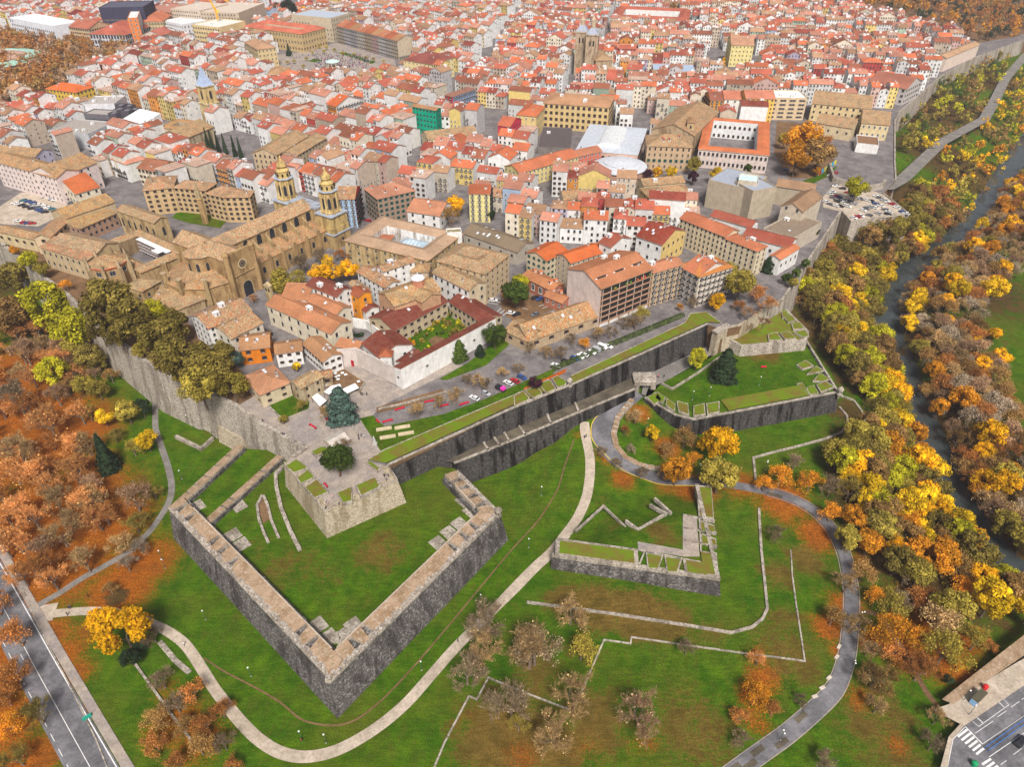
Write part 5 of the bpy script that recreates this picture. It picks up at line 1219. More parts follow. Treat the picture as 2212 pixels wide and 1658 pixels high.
mb = MB(); pr = [(8.5 * math.cos(R(a)), 9.5 + 3.2 * math.sin(R(a))) for a in range(0, 181, 20)]
for (x0, z0), (x1, z1) in zip(pr[:-1], pr[1:]): mb.face([(x1, -_d * .36, z1), (x0, -_d * .36, z0), (x0, _d * .3, z0), (x1, _d * .3, z1)][::-1], (.60, .61, .63))
mb.face([(x, -_d * .36, z) for x, z in pr], (.72, .72, .72)); mb.build("vault", M['attr'], mk_)
rp = Q(2, 925, 1420, CZ + 7)
rot = thing("round_hall", "round white roofed annex with a brick wall in front of the market hall", "hall", (rp.x, rp.y, CZ))
mb = MB(); mb.lathe(0, 0, [(17.5, -1), (17.5, 6.2)], 32, (.48, .28, .2)); mb.build("wall", M['plaster'], rot)
mb = MB(); mb.lathe(0, 0, [(18.3, 6.0), (18.3, 6.6), (11.5, 8.4), (11.5, 9.0), (4, 10.4), (.2, 10.6)], 32, (.54, .56, .61)); mb.build("roof", M['attr'], rot)
LANDMARKS.append([Vector((rp.x + 19 * math.cos(R(a)), rp.y + 19 * math.sin(R(a)))) for a in range(0, 360, 30)])
bld("yard_roof", "dark flat concrete roof yard behind the ochre institute's left wing", "building", 2, (215, 1275), (485, 1285), (540, 1110), 5, roof='flat', roofc=(.11, .09, .09), rmat='attr', wall=(.2, .17, .16), floors=0, chim=0, tank=1)
bld("town_house", "yellow house with a hipped red roof beside the dark roof yard", "house", 2, (30, 985), (200, 1000), (180, 905), 17, roof='hip', roofc=(.58, .19, .09), wall=(.72, .55, .25), floors=3, bay=4, win='white', chim=1)
for x0, y0, wd, hh2, sp, lb in ((665, 672, 11.5, 40, 13, "square stone church tower with a grey pyramid and slim lantern, nearer of two"), (578, 640, 11.5, 40, 9, "square stone church tower with a dark slender cap, farther of two")):
 b0 = Q(2, x0, y0, CZ)
 t = thing("church_tower", lb, "tower", (b0.x, b0.y, CZ), R(-12))
 mb = MB(); mb.box(0, 0, -1, wd, wd, hh2, 0, (.46, .36, .25)); mb.box(0, 0, hh2 - 1, wd + 1.0, wd + 1.0, 1.2, 0, (.5, .42, .32)); mb.build("wall", M['ashlar'], t)
 mb = MB(); mb.prism([(-wd / 2, -wd / 2, hh2), (wd / 2, -wd / 2, hh2), (wd / 2, wd / 2, hh2), (-wd / 2, wd / 2, hh2)], [(-2.2, -2.2, hh2 + 5), (2.2, -2.2, hh2 + 5), (2.2, 2.2, hh2 + 5), (-2.2, 2.2, hh2 + 5)], (.33, .36, .44)); mb.build("roof", M['attr'], t)
 mb = MB(); mb.lathe(0, 0, [(2.1, hh2 + 4.5), (2.1, hh2 + 4 + sp * .55), (2.5, hh2 + 4 + sp * .58), (.9, hh2 + 4 + sp * .8), (.1, hh2 + 4 + sp)], 8, (.50, .40, .28)); mb.build("lantern", M['attr'], t)
 for o in (-math.pi / 2, 0, math.pi):
  for s in (-1.6, 1.6): link("window", WIN['arch'], t, (math.cos(o) * wd / 2 * 1.003 - math.sin(o) * s, math.sin(o) * wd / 2 * 1.003 + math.cos(o) * s, hh2 - 10), o + math.pi / 2, (1.5, 1, 5))
 LANDMARKS.append([Vector((b0.x + a, b0.y + b)) for a, b in ((-8, -8), (8, -8), (8, 8), (-8, 8))])
 NAMED.append(("the twin towered church", b0.x, b0.y, CZ + 20))
bld("church", "buttressed stone church body with a tan roof right of its twin towers", "church", 2, (715, 520), (860, 515), (835, 440), 19, roof='hip', roofc=(.45, .33, .2), rmat='oldtile', wall=(.45, .34, .22), wmat='ashlar', floors=1, bay=4, win='arch', wsize=(1.5, 6), chim=0)
court("college", "far white college with red roofs round an inner yard near the top edge", "college", 2, (835, 150), (1510, 180), (1265, 75), 13, 13, 3, (.72, .68, .66), (.46, .14, .10), inner=WHITE, floors=2, bay=6, win="dark", short="the far red roofed college", cap=40)
bld("apartment_house", "pale yellow block with a plain facade behind tall yellow poplars", "apartment house", 2, (1885, 385), (2078, 390), (2060, 335), 21, roofc=(.55, .36, .25), wall=(.78, .66, .30), floors=5, bay=3.4, win='dark', wsize=(.8, 1.2), chim=2, sky=2, short="the pale yellow block behind poplars")
bld("sports_hall", "flat pale blue sports hall roof amid the red roofs", "hall", 2, (1210, 615), (1580, 625), (1590, 560), 9, roof='flat', roofc=(.36, .45, .58), rmat='attr', wall=(.52, .33, .26), floors=0, chim=0, short="the pale blue hall")
bld("town_house", "plain white house with small square windows left of the ochre one above the orange quadrangle", "house", 2, (1825, 852), (2010, 855), (2005, 795), 17, roofc=(.60, .26, .18), wall=(.80, .76, .70), floors=4, bay=4.5, win='dark', wsize=(1, 1.3), chim=1)
bld("town_house", "long golden ochre house with six rows of small windows above the orange quadrangle", "house", 2, (2012, 848), (2260, 850), (2250, 790), 20, roofc=(.58, .26, .19), wall=(.78, .50, .12), floors=6, bay=3.6, win='dark', wsize=(.9, 1.1), chim=1, short="the golden ochre house")
bld("town_house", "orange house with brown balconies left of the plain white one", "house", 2, (1705, 862), (1820, 862), (1810, 800), 16, roofc=(.30, .12, .09), wall=(.75, .33, .06), floors=5, bay=3, win='balcony', chim=1)
bld("office_building", "beige modern office with long horizontal window bands and a white rooftop", "office", 3, (18, 848), (345, 852), (330, 785), 17, roof='flat', roofc=(.72, .72, .73), rmat='attr', wall=(.68, .52, .33), floors=5, bay=6.5, win='big', wsize=(4.2, 1.3), chim=0, tank=3, short="the banded beige office")
bld("barracks", "long cream barracks with a tan roof near the right rampart", "barracks", 3, (388, 888), (892, 938), (1050, 862), 14, roofc=(.46, .34, .19), rmat='oldtile', wall=(.70, .54, .30), floors=3, bay=4.5, win='dark', wsize=(1.2, 1.6), chim=1, short="the cream barracks")
bld("barracks", "shorter cream barracks wing with a pediment at the rampart end", "barracks", 3, (815, 1055), (1052, 1078), (1070, 985), 12, roofc=(.46, .33, .19), rmat='oldtile', wall=(.72, .58, .34), floors=2, bay=3.6, win='white', wsize=(1.3, 1.9), chim=1)
bld("chapel", "plain apsed chapel with a tan roof in front of the cream barracks", "chapel", 3, (420, 1055), (735, 1105), (745, 1032), 10, roofc=(.46, .35, .22), rmat='oldtile', wall=(.60, .48, .31), floors=1, bay=6, win='dark', chim=0)
bld("terrace_wall_house", "white walled terrace building at the foot of the barracks wing", "building", 3, (770, 1240), (960, 1260), (1010, 1190), 6, roof='flat', roofc=(.25, .14, .08), rmat='attr', wall=WHITE, floors=0, chim=0, keep=False)
bld("apartment_house", "grey block with open square windows beside the right rampart", "apartment house", 3, (870, 705), (1200, 765), (1090, 660), 14, roofc=(.38, .17, .13), wall=(.55, .50, .48), floors=3, bay=4.5, win='dark', wsize=(1.8, 1.8), chim=1)
bld("rampart_house", "long pale building with a sloping tan roof on top of the far right rampart", "building", 3, (1545, 500), (1830, 380), (1790, 345), 13, roofc=(.55, .42, .28), wall=(.72, .58, .50), floors=0, chim=0, short="the long rampart building")
bld("office_building", "big white office block with a grid of windows above the brown plane trees", "office", 0, (78, 155), (455, 228), (550, 165), 22, roof='flat', roofc=(.75, .76, .8), rmat='attr', wall=(.76, .78, .84), floors=5, bay=4, win='dark', wsize=(1.5, 1.6), chim=0, tank=4, short="the big white office")
bld("office_building", "grey pilastered corner building with a dark red hip roof", "office", 0, (768, 290), (1075, 300), (1010, 205), 17, roof='hip', roofc=(.48, .15, .11), wall=(.58, .58, .64), floors=3, bay=3.4, win='dark', wsize=(1.9, 3.2), chim=1, tank=1, short="the pilastered grey building")
bld("apartment_house", "sand coloured block with red roof left of the pilastered grey building", "apartment house", 0, (590, 228), (762, 248), (800, 190), 20, roofc=(.46, .17, .12), wall=(.55, .42, .26), floors=5, bay=3.2, win='brown', chim=2)
bld("tower_block", "narrow orange and white tower block behind the pilastered grey building", "tower block", 0, (1098, 160), (1185, 155), (1075, 95), 32, roof='flat', roofc=(.7, .7, .7), rmat='attr', wall=(.70, .22, .06), side=(.8, .78, .76), floors=8, bay=3.6, win='white', wsize=(1.5, 1.5), chim=0, tank=2)
bld("apartment_house", "tan balconied block with an orange roof right of the narrow tower block", "apartment house", 0, (1190, 185), (1400, 180), (1345, 112), 22, roof='hip', roofc=(.58, .22, .13), wall=(.62, .48, .26), floors=5, bay=3.2, win='balcony', chim=2)
bld("tower_block", "dark blue glass tower block at the top edge of the photo", "tower block", 0, (850, 70), (1235, 62), (1200, 10), 36, roof='flat', roofc=(.1, .1, .14), rmat='attr', wall=(.05, .05, .09), floors=10, bay=5, win='big', wsize=(4, 1.0), chim=0, cap=60, short="the dark glass tower")
bld("apartment_house", "brown brick block at the top edge beside the dark glass tower", "apartment house", 0, (1240, 75), (1478, 100), (1440, 30), 26, roof='flat', roofc=(.45, .2, .15), rmat='attr', wall=(.48, .28, .20), floors=6, bay=3.6, win='brown', chim=0, tank=2)
bld("apartment_house", "large beige block with many small windows, left of two at the top edge", "apartment house", 0, (1470, 75), (1720, 95), (1700, 15), 29, roof='flat', roofc=(.6, .5, .42), rmat='attr', wall=(.60, .50, .40), floors=7, bay=3.2, win='dark', wsize=(1.1, 1.5), chim=0, tank=2)
bld("apartment_house", "large beige block with stepped upper floors, right of two at the top edge", "apartment house", 0, (1725, 105), (2055, 115), (1990, 20), 28, roof='flat', roofc=(.6, .5, .42), rmat='attr', wall=(.56, .45, .34), floors=7, bay=3.4, win='dark', wsize=(1.1, 1.5), chim=0, tank=1, short="the stepped beige block")
bld("town_house", "pink gable block with a red roof before the narrow tower block", "house", 0, (1222, 298), (1390, 305), (1535, 270), 16, roof='y', roofc=(.50, .18, .15), wall=(.66, .55, .48), floors=1, bay=7, win='dark', chim=0)
bld("apartment_house", "white stepped flats beside the flat roofed beige block", "apartment house", 0, (1398, 180), (1575, 215), (1580, 140), 20, roof='flat', roofc=(.7, .7, .72), rmat='attr', wall=(.78, .78, .8), floors=4, bay=4, win='dark', chim=0, tank=3)
bld("apartment_house", "yellow flat roofed block with a red stair strip next to the yellow crane", "apartment house", 0, (1655, 215), (1890, 240), (1875, 160), 24, roof='flat', roofc=(.7, .68, .64), rmat='attr', wall=(.72, .56, .30), floors=5, bay=3.4, win='dark', wsize=(1.4, 1.6), chim=0, tank=3)
bld("town_house", "bright yellow house with a vivid orange hip roof below the plane trees", "house", 0, (392, 762), (652, 795), (800, 745), 15, roof='hip', roofc=(.72, .19, .05), wall=(.74, .50, .08), floors=4, bay=3.6, win='dark', wsize=(1.1, 1.4), chim=1, sky=6, short="the yellow house with vivid orange roof")
GREY = (.34, .33, .36)
bld("modern_building", "white museum annex with grey flat roof and rooftop plant", "building", 0, (715, 905), (985, 900), (980, 830), 15, roof='flat', roofc=(.42, .38, .36), rmat='attr', wall=(.70, .69, .72), floors=0, chim=0, tank=3, short="the grey box museum")
bld("modern_building", "dark grey box with a glass front beside the white museum annex", "building", 0, (720, 985), (935, 998), (920, 950), 13, roof='flat', roofc=(.38, .34, .32), rmat='attr', wall=(.16, .15, .17), floors=1, bay=5, win='dark', wsize=(4, 5), chim=0)
bld("modern_building", "long low grey hall running towards the dark grey box", "building", 0, (412, 1130), (760, 1160), (770, 1040), 11, roof='flat', roofc=(.36, .32, .29), rmat='attr', wall=(.5, .5, .52), floors=0, chim=0, tank=4)
for k, (x, y) in enumerate(((1010, 950), (1075, 960), (1140, 950), (1020, 915), (1090, 920), (960, 985))):
 bld("roof_lantern", "dark cubic roof lantern of the box museum, number %d from its left" % (k + 1), "skylight box", 0, (x - 32, y), (x + 32, y + 4), (x + 30, y - 18), 13 + k % 2, roof='flat', roofc=(.20, .19, .21), rmat='attr', wall=(.10, .09, .11), floors=0, chim=0, group="cubic lanterns of the box museum")
bld("market_roof", "plain white sheet metal hall roof before the spired church", "hall", 0, (985, 1070), (1165, 1112), (1365, 1030), 9, roof='shedf', roofc=(.78, .80, .84), rmat='attr', wall=(.7, .7, .7), floors=0, chim=0, ov=.1)
court("cloister", "tan tiled cloister ring with a small dark yard behind the spired church", "cloister", 0, (1370, 1095), (1600, 1120), (1640, 1035), 9, (6, 6, 7, 6), 1.2, (.5, .4, .27), (.45, .32, .16), inner=(.45, .35, .26), floors=0)
bld("church", "long church nave with a tan roof leading to the blue spired tower", "church", 0, (1590, 1195), (1840, 1090), (1775, 1000), 12, roofc=(.46, .33, .16), rmat='oldtile', wall=(.52, .42, .28), wmat='ashlar', floors=0, chim=0, short="the blue spired church")
tb = Q(0, 1852, 1085, CZ)
t = thing("church_tower", "ochre church tower with a blue slate spire", "tower", (tb.x, tb.y, CZ), R(-35))
mb = MB(); mb.box(0, 0, -1, 11, 11, 19, 0, (.60, .47, .26)); mb.box(0, 0, 18, 11.8, 11.8, 1, 0, (.6, .5, .3)); mb.box(0, 0, 19, 9.5, 9.5, 12, 0, (.62, .47, .22)); mb.box(0, 0, 31, 10.6, 10.6, .8, 0, (.6, .5, .3)); mb.build("wall", M['ashlar'], t)
mb = MB(); mb.lathe(0, 0, [(7.3, 31.8), (6.2, 33), (3.2, 38), (.15, 46)], 4, (.36, .44, .60), a0=R(45)); mb.build("spire", M['attr'], t)
for o in (-math.pi / 2, 0, math.pi): link("window", WIN['arch'], t, (math.cos(o) * 4.76, math.sin(o) * 4.76, 22), o + math.pi / 2, (2, 1, 6))
LANDMARKS.append([Vector((tb.x + a, tb.y + b)) for a, b in ((-8, -8), (8, -8), (8, 8), (-8, 8))])
PINKW = (.72, .60, .57)
bld("convent_building", "long pinkish white seminary with rows of tiny windows above the arcaded car park", "seminary", 0, (-60, 1385), (478, 1535), (425, 1400), 17, roofc=(.52, .29, .13), rmat='oldtile', wall=PINKW, floors=5, bay=4.0, win='dark', wsize=(.8, 1.1), chim=2, short="the pinkish seminary", cap=80)
bld("convent_building", "right wing of the pinkish seminary, its side dotted with sparse dark windows", "seminary", 0, (490, 1528), (832, 1398), (640, 1338), 17, roofc=(.50, .30, .13), rmat='oldtile', wall=PINKW, floors=4, bay=4.6, win='dark', wsize=(1, 1.4), chim=1, skip=.3)
bld("convent_building", "lavender walled wing with a tan roof behind the pinkish seminary", "seminary", 0, (-60, 1315), (300, 1350), (412, 1285), 15, roofc=(.50, .30, .14), rmat='oldtile', wall=(.58, .56, .70), floors=3, bay=4, win='dark', wsize=(.9, 1.2), chim=1, sky=3)
bld("long_house", "low cream house with bright terracotta roof at the end of the seminary", "house", 10, (650, 122), (855, 62), (790, -70), 9, roofc=(.56, .17, .06), wall=CREAM, floors=2, bay=4, win='dark', chim=1)
bld("town_house", "house with a lime green end wall and a brown patched roof", "house", 0, (1180, 1445), (1372, 1480), (1462, 1385), 12, roofc=(.36, .17, .11), wall=CREAM, side=(.50, .60, .08), floors=3, bay=3, win='brown', chim=2, short="the lime green gable")
for a, b, c, lb in (((1230, 92), (1490, 68), (1440, -30), "left wing"), ((1492, 66), (1770, 92), (1780, 20), "inner wing"), ((1766, 116), (1930, 152), (1965, 55), "angled wing"), ((1932, 150), (2150, 148), (2190, 92), "right wing")):
 bld("canons_house", "tan five storey canons' house with a pinkish hip roof round the green yard, " + lb, "house", 10, a, b, c, 16, roof='hip', roofc=(.54, .30, .19), rmat='oldtile', wall=(.55, .39, .21), floors=5, bay=3.3, win='brown', wsize=(1.0, 1.5), chim=1, short="the canons' houses" if lb == "inner wing" else None)
tag(sheet("yard_lawn", tq(10, [(1480, 330), (1560, 240), (1760, 300), (1960, 350), (1900, 420), (1640, 380)], CZ), CZ + .1, M['ground'], 3), kind='structure')
bld("wall_range", "long low tan range between the car park and the left town wall", "building", 10, (-40, 440), (290, 512), (305, 445), 8, roofc=(.50, .33, .18), rmat='oldtile', wall=(.58, .46, .28), floors=1, bay=5, win='brown', chim=0)
bld("gable_house", "plain gabled house with a salmon roof at the end of the long low range", "house", 10, (290, 498), (432, 495), (560, 345), 10, roof='y', roofc=(.58, .30, .16), rmat='oldtile', wall=(.60, .46, .30), floors=2, bay=4, win='brown', chim=0)
bld("loggia_palace", "old palace with an arcaded loggia under a tan roof, left wing", "palace", 1, (172, 1335), (445, 1168), (285, 1128), 16, roofc=(.44, .34, .20), rmat='oldtile', wall=(.55, .42, .27), floors=4, bay=3.2, win=['stone', 'stone', 'stone', 'arch'], wsize=(1.2, 2.0), chim=0, short="the loggia palace")
bld("loggia_palace", "old palace with small windows under a tan roof, right wing with stacked arches", "palace", 1, (335, 1345), (600, 1185), (520, 1135), 14, roofc=(.44, .34, .20), rmat='oldtile', wall=(.55, .43, .28), floors=4, bay=4, win='dark', wsize=(1, 1.3), chim=1)
bld("netted_house", "house wrapped in green scaffold netting", "house", 1, (1340, 912), (1545, 950), (1570, 928), 20, roofc=TAN, wall=(.0, .36, .22), side=(.0, .20, .13), floors=5, bay=3, win='green', wsize=(.9, 1.4), chim=1, short="the green netted house")
bld("corner_house", "corner house with a red front and a blue side under a brown hip roof", "house", 1, (1622, 815), (1692, 830), (1795, 745), 18, roof='hip', roofc=(.30, .17, .14), wall=(.55, .03, .05), side=(.30, .42, .66), floors=5, bay=3, win='balcony', chim=0, short="the red and blue corner house")
bld("apartment_house", "pale yellow block with a maroon roof near the main square", "apartment house", 1, (1500, 552), (1700, 490), (1600, 415), 18, roof='hip', roofc=(.26, .08, .08), wall=(.80, .66, .36), floors=4, bay=4.5, win='dark', wsize=(.8, 1), chim=3, sky=3, short="the maroon roofed yellow block")
court("government_palace", "grand arcaded palace with vermilion roofs on the main square", "palace", 1, (385, 292), (592, 238), (5, 200), 19, (13, 14, 13, 13), 3, (.55, .40, .20), (.60, .19, .13), inner=(.6, .5, .35), floors=3, bay=4.2, win=['arch', 'stone', 'stone'], wsize=(1.5, 2.6), short="the arcaded palace on the square", cap=90)
bld("apartment_house", "ochre arcaded corner house left of the main square", "apartment house", 1, (5, 425), (168, 405), (95, 335), 18, roof='hip', roofc=(.50, .36, .24), wall=(.62, .48, .26), floors=4, bay=3.4, win='stone', chim=1)
bld("bank", "stately grey roofed bank building above the main square", "bank", 1, (640, 160), (808, 112), (560, 60), 25, roof='flat', roofc=(.42, .47, .56), rmat='attr', wall=(.56, .47, .34), floors=5, bay=4, win='stone', wsize=(1.2, 2), chim=0, short="the grey roofed bank")
bld("town_house", "red and white striped house below the main square", "house", 1, (90, 645), (258, 640), (255, 580), 12, roof='hip', roofc=(.45, .33, .2), wall=(.60, .12, .10), floors=3, bay=3, win='white', chim=1)
bld("town_house", "vivid orange house with balconies in the middle of the white rows", "house", 1, (610, 895), (685, 915), (780, 820), 17, roofc=(.62, .16, .05), wall=(.78, .26, .02), side=WHITE, floors=4, bay=2.6, win='balcony', chim=1, sky=1, short="the vivid orange house")
bld("town_house", "bare crimson walled house beside the yellow cypress garden", "house", 1, (2080, 1075), (2185, 1090), (2180, 1010), 17, roofc=(.55, .17, .10), wall=(.60, .05, .09), floors=3, bay=4, win='dark', chim=1, short="the crimson house")
bld("town_house", "broad cream gable house under tan roofs at the street canyon", "house", 1, (1480, 1200), (1905, 1150), (1890, 1085), 11, roofc=(.42, .32, .2), rmat='oldtile', wall=(.72, .60, .36), floors=2, bay=5, win='dark', chim=1)
bld("curved_row", "long curved row of pastel terraced houses with one orange roof before the market", "terrace", 2, (60, 1490), (565, 1345), (520, 1265), 11, roofc=(.58, .21, .11), wall=(.70, .58, .25), floors=3, bay=3.2, win='white', chim=2, short="the pastel terrace")
bld("curved_row", "right end of the pastel terrace with red and blue walls", "terrace", 2, (568, 1345), (765, 1300), (745, 1245), 11, roofc=(.48, .22, .14), wall=(.62, .16, .10), side=(.4, .55, .75), floors=3, bay=3, win='white', chim=1)
rowp = [(690, 218), (745, 232), (800, 246), (855, 260), (925, 275), (985, 290), (1040, 304), (1100, 320), (1160, 336), (1215, 350)]
rc_ = [(.62, .55, .42), (.66, .67, .74), (.50, .50, .54), (.62, .58, .50), (.56, .42, .26), (.62, .38, .36), (.78, .77, .76), (.66, .60, .54), (.55, .45, .33)]
for k in range(9):
 bld("square_house", "tall balconied house in the row along the main square, %s from the palace end" % ("first", "second", "third", "fourth", "fifth", "sixth", "seventh", "eighth", "ninth")[k], "house", 1, rowp[k], rowp[k + 1], (rowp[k + 1][0] + 60, rowp[k + 1][1] - 50), 19, roofc=(SALMON, TERRA, TAN)[k % 3], wall=rc_[k], floors=5, bay=2.8, win='balcony', wsize=(1.1, 1.9), chim=2, tank=k % 2, cap=20, group="row along the main square", short="the row along the square" if k == 4 else None)
T1, T2 = V2(P(603, 336, CZ + 44)), V2(P(699.5, 362, CZ + 44))
MF = (T1 + T2) / 2
cdir = (T2 - T1).normalized()
cx_ax = Vector((-cdir.y, cdir.x))                    # away from the viewer, towards the facade
CAN = math.atan2(cx_ax.y, cx_ax.x)
NL = 66.0
CO = MF - cx_ax * NL
cat_ = thing("cathedral", "great honey stone gothic cathedral with ochre and rust mottled roofs, twin towers", "cathedral", (CO.x, CO.y, CZ), CAN)
NAMED.append(("the cathedral", CO.x, CO.y, CZ + 15))
HON, OCH = (.41, .27, .13), (.60, .43, .27)
def cpart(name, f, mats, parent=cat_):
 mb = MB(); f(mb); return mb.build(name, mats, parent)
def shift(dx, dy, rot=0.0):
 c, s = math.cos(rot), math.sin(rot)
 return lambda p: (dx + c * p[0] - s * p[1], dy + s * p[0] + c * p[1], p[2])
nw = 13.5
cpart("nave_wall", lambda mb: add_wall(mb, 'x', NL - 4, nw, 20.5, 3.8, HON, tf=shift(NL / 2 - 2, 0)), M['ashlar'])
cpart("nave_roof", lambda mb: add_roof(mb, 'x', NL - 2, nw, 20.5, 3.8, .5, OCH, tf=shift(NL / 2 - 3, 0)), M['oldtile'])
cpart("transept_wall", lambda mb: add_wall(mb, 'x', 42, 13.5, 20.5, 3.8, HON, tf=shift(0, 0, math.pi / 2)), M['ashlar'])
cpart("transept_roof", lambda mb: add_roof(mb, 'x', 41, 13.5, 20.6, 3.8, .4, OCH, tf=shift(0, 0, math.pi / 2)), M['oldtile'])
for s in (-1, 1):
 cpart("aisle_wall", lambda mb: add_wall(mb, 'flat', NL - 12, 10.5, 10.5, 0, HON, tf=shift(NL / 2 + 1, s * 12)), M['ashlar'])
 def ar_(mb):
  x0, x1, yi, yo = 6.9, NL - 5, s * 6.8, s * 17.6
  q = [(x0, yo, 10.4), (x1, yo, 10.4), (x1, yi, 13.6), (x0, yi, 13.6)]
  mb.face(q if s < 0 else q[::-1], (.50, .26, .10))
 cpart("aisle_roof", ar_, M['oldtile'])
 for k in range(6):
  x = 11 + k * 8.6
  def bt(mb):
   mb.prism([(x - .7, s * 17.9 - .8, -1), (x + .7, s * 17.9 - .8, -1), (x + .7, s * 17.9 + .8, -1), (x - .7, s * 17.9 + .8, -1)], [(x - .6, s * 17.9 - .6, 13), (x + .6, s * 17.9 - .6, 13), (x + .6, s * 17.9 + .6, 13), (x - .6, s * 17.9 + .6, 13)], HON)
   y0, y1 = sorted((s * 6.8, s * 12.5))
   zi, zo = (18.2, 13.6) if s > 0 else (13.6, 18.2)
   mb.prism([(x - .7, y0, 11), (x + .7, y0, 11), (x + .7, y1, 11), (x - .7, y1, 11)], [(x - .5, y0, zo if s < 0 else zi), (x + .5, y0, zo if s < 0 else zi), (x + .5, y1, zi if s < 0 else zo), (x - .5, y1, zi if s < 0 else zo)] if False else [(x - .5, y0, 13.8 if s < 0 else 18.2), (x + .5, y0, 13.8 if s < 0 else 18.2), (x + .5, y1, 18.2 if s < 0 else 13.8), (x - .5, y1, 18.2 if s < 0 else 13.8)], (.40, .29, .15))
  cpart("buttress", bt, M['ashlar'])
  if s < 0:
   link("window", WIN['arch'], cat_, (x + 4.3, -6.76, 14.2), 0, (3.2, 1, 5.2))
   link("window", WIN['arch'], cat_, (x + 4.3, -17.27, 4.2), 0, (1.8, 1, 3.4))
def ring(r, n, a0, a1, cx=-6.5): return [(cx + r * math.cos(R(a0 + (a1 - a0) * k / n)), r * math.sin(R(a0 + (a1 - a0) * k / n))) for k in range(n + 1)]
ap5 = ring(7.6, 5, 90, 270)
def apse(mb):
 mb.prism([(x, y, -1) for x, y in ap5], [(x, y, 20.5) for x, y in ap5], HON)
cpart("apse_wall", apse, M['ashlar'])
def apr(mb):
 o = ring(8.3, 5, 90, 270)
 for p, q in zip(o[:-1], o[1:]): mb.face([(*p, 20.4), (*q, 20.4), (-5.5, 0, 24.2)], OCH)
cpart("apse_roof", apr, M['oldtile'])
for k in range(5):
 p, q = ap5[k], ap5[k + 1]; m = ((p[0] + q[0]) / 2, (p[1] + q[1]) / 2); a = math.atan2(m[1], m[0] + 6.5)
 link("window", WIN['arch'], cat_, (m[0] + .05 * math.cos(a), m[1] + .05 * math.sin(a), 13), a + math.pi / 2, (1.5, 1, 4.4))
am = ring(19, 5, 90, 270)
cpart("ambulatory_wall", lambda mb: mb.prism([(x, y, -1) for x, y in am], [(x, y, 9.5) for x, y in am], HON), M['ashlar'])
def amr(mb):
 o, i = ring(19.6, 5, 90, 270), ring(7.7, 5, 90, 270)
 for k in range(5): mb.face([(*o[k], 9.4), (*o[k + 1], 9.4), (*i[k + 1], 13.0), (*i[k], 13.0)], (.52, .30, .13))
cpart("ambulatory_roof", amr, M['oldtile'])
for k in range(6):
 x, y = ring(19.3, 5, 90, 270)[k]
 cpart("buttress", lambda mb: (mb.box(x, y, -1, 2.4, 1.8, 15.5, math.atan2(y, x + 6.5), (.40, .29, .15)), mb.box(x, y, 14.5, 2.8, 2.2, .6, math.atan2(y, x + 6.5), (.44, .33, .2))), M['ashlar'])
def tf_(mb):
 mb.box(0, -21.6, -1, 15.5, 1.6, 25.5, 0, HON); mb.box(0, -22.2, 12.4, 15.9, 1.2, .5, 0, (.40, .28, .15))
cpart("transept_front", tf_, M['ashlar'])
for s in (-1, 1): cpart("corner_turret", lambda mb: mb.lathe(s * 7.6, -21.8, [(1.7, -1), (1.5, 24.0), (1.8, 24.2), (1.7, 25.2), (.3, 26.4)], 8, HON), M['ashlar'])
def rose(mb):
 n = 20
 mb.face([(2.5 * math.cos(2 * math.pi * k / n), -22.44, 17.5 + 2.5 * math.sin(2 * math.pi * k / n)) for k in range(n)], (.62, .48, .28))
 mb.face([(1.9 * math.cos(2 * math.pi * k / n), -22.50, 17.5 + 1.9 * math.sin(2 * math.pi * k / n)) for k in range(n)], (.08, .06, .05))
 for k in range(8): mb.box(1.1 * math.cos(k * .785), -22.53, 17.5 + 1.1 * math.sin(k * .785) - .15, .3, .05, .3, 0, (.5, .4, .25))
cpart("rose_window", rose, M['attr'])
link("door", WIN['arch'], cat_, (0, -22.42, 0), 0, (5.2, 1, 8))
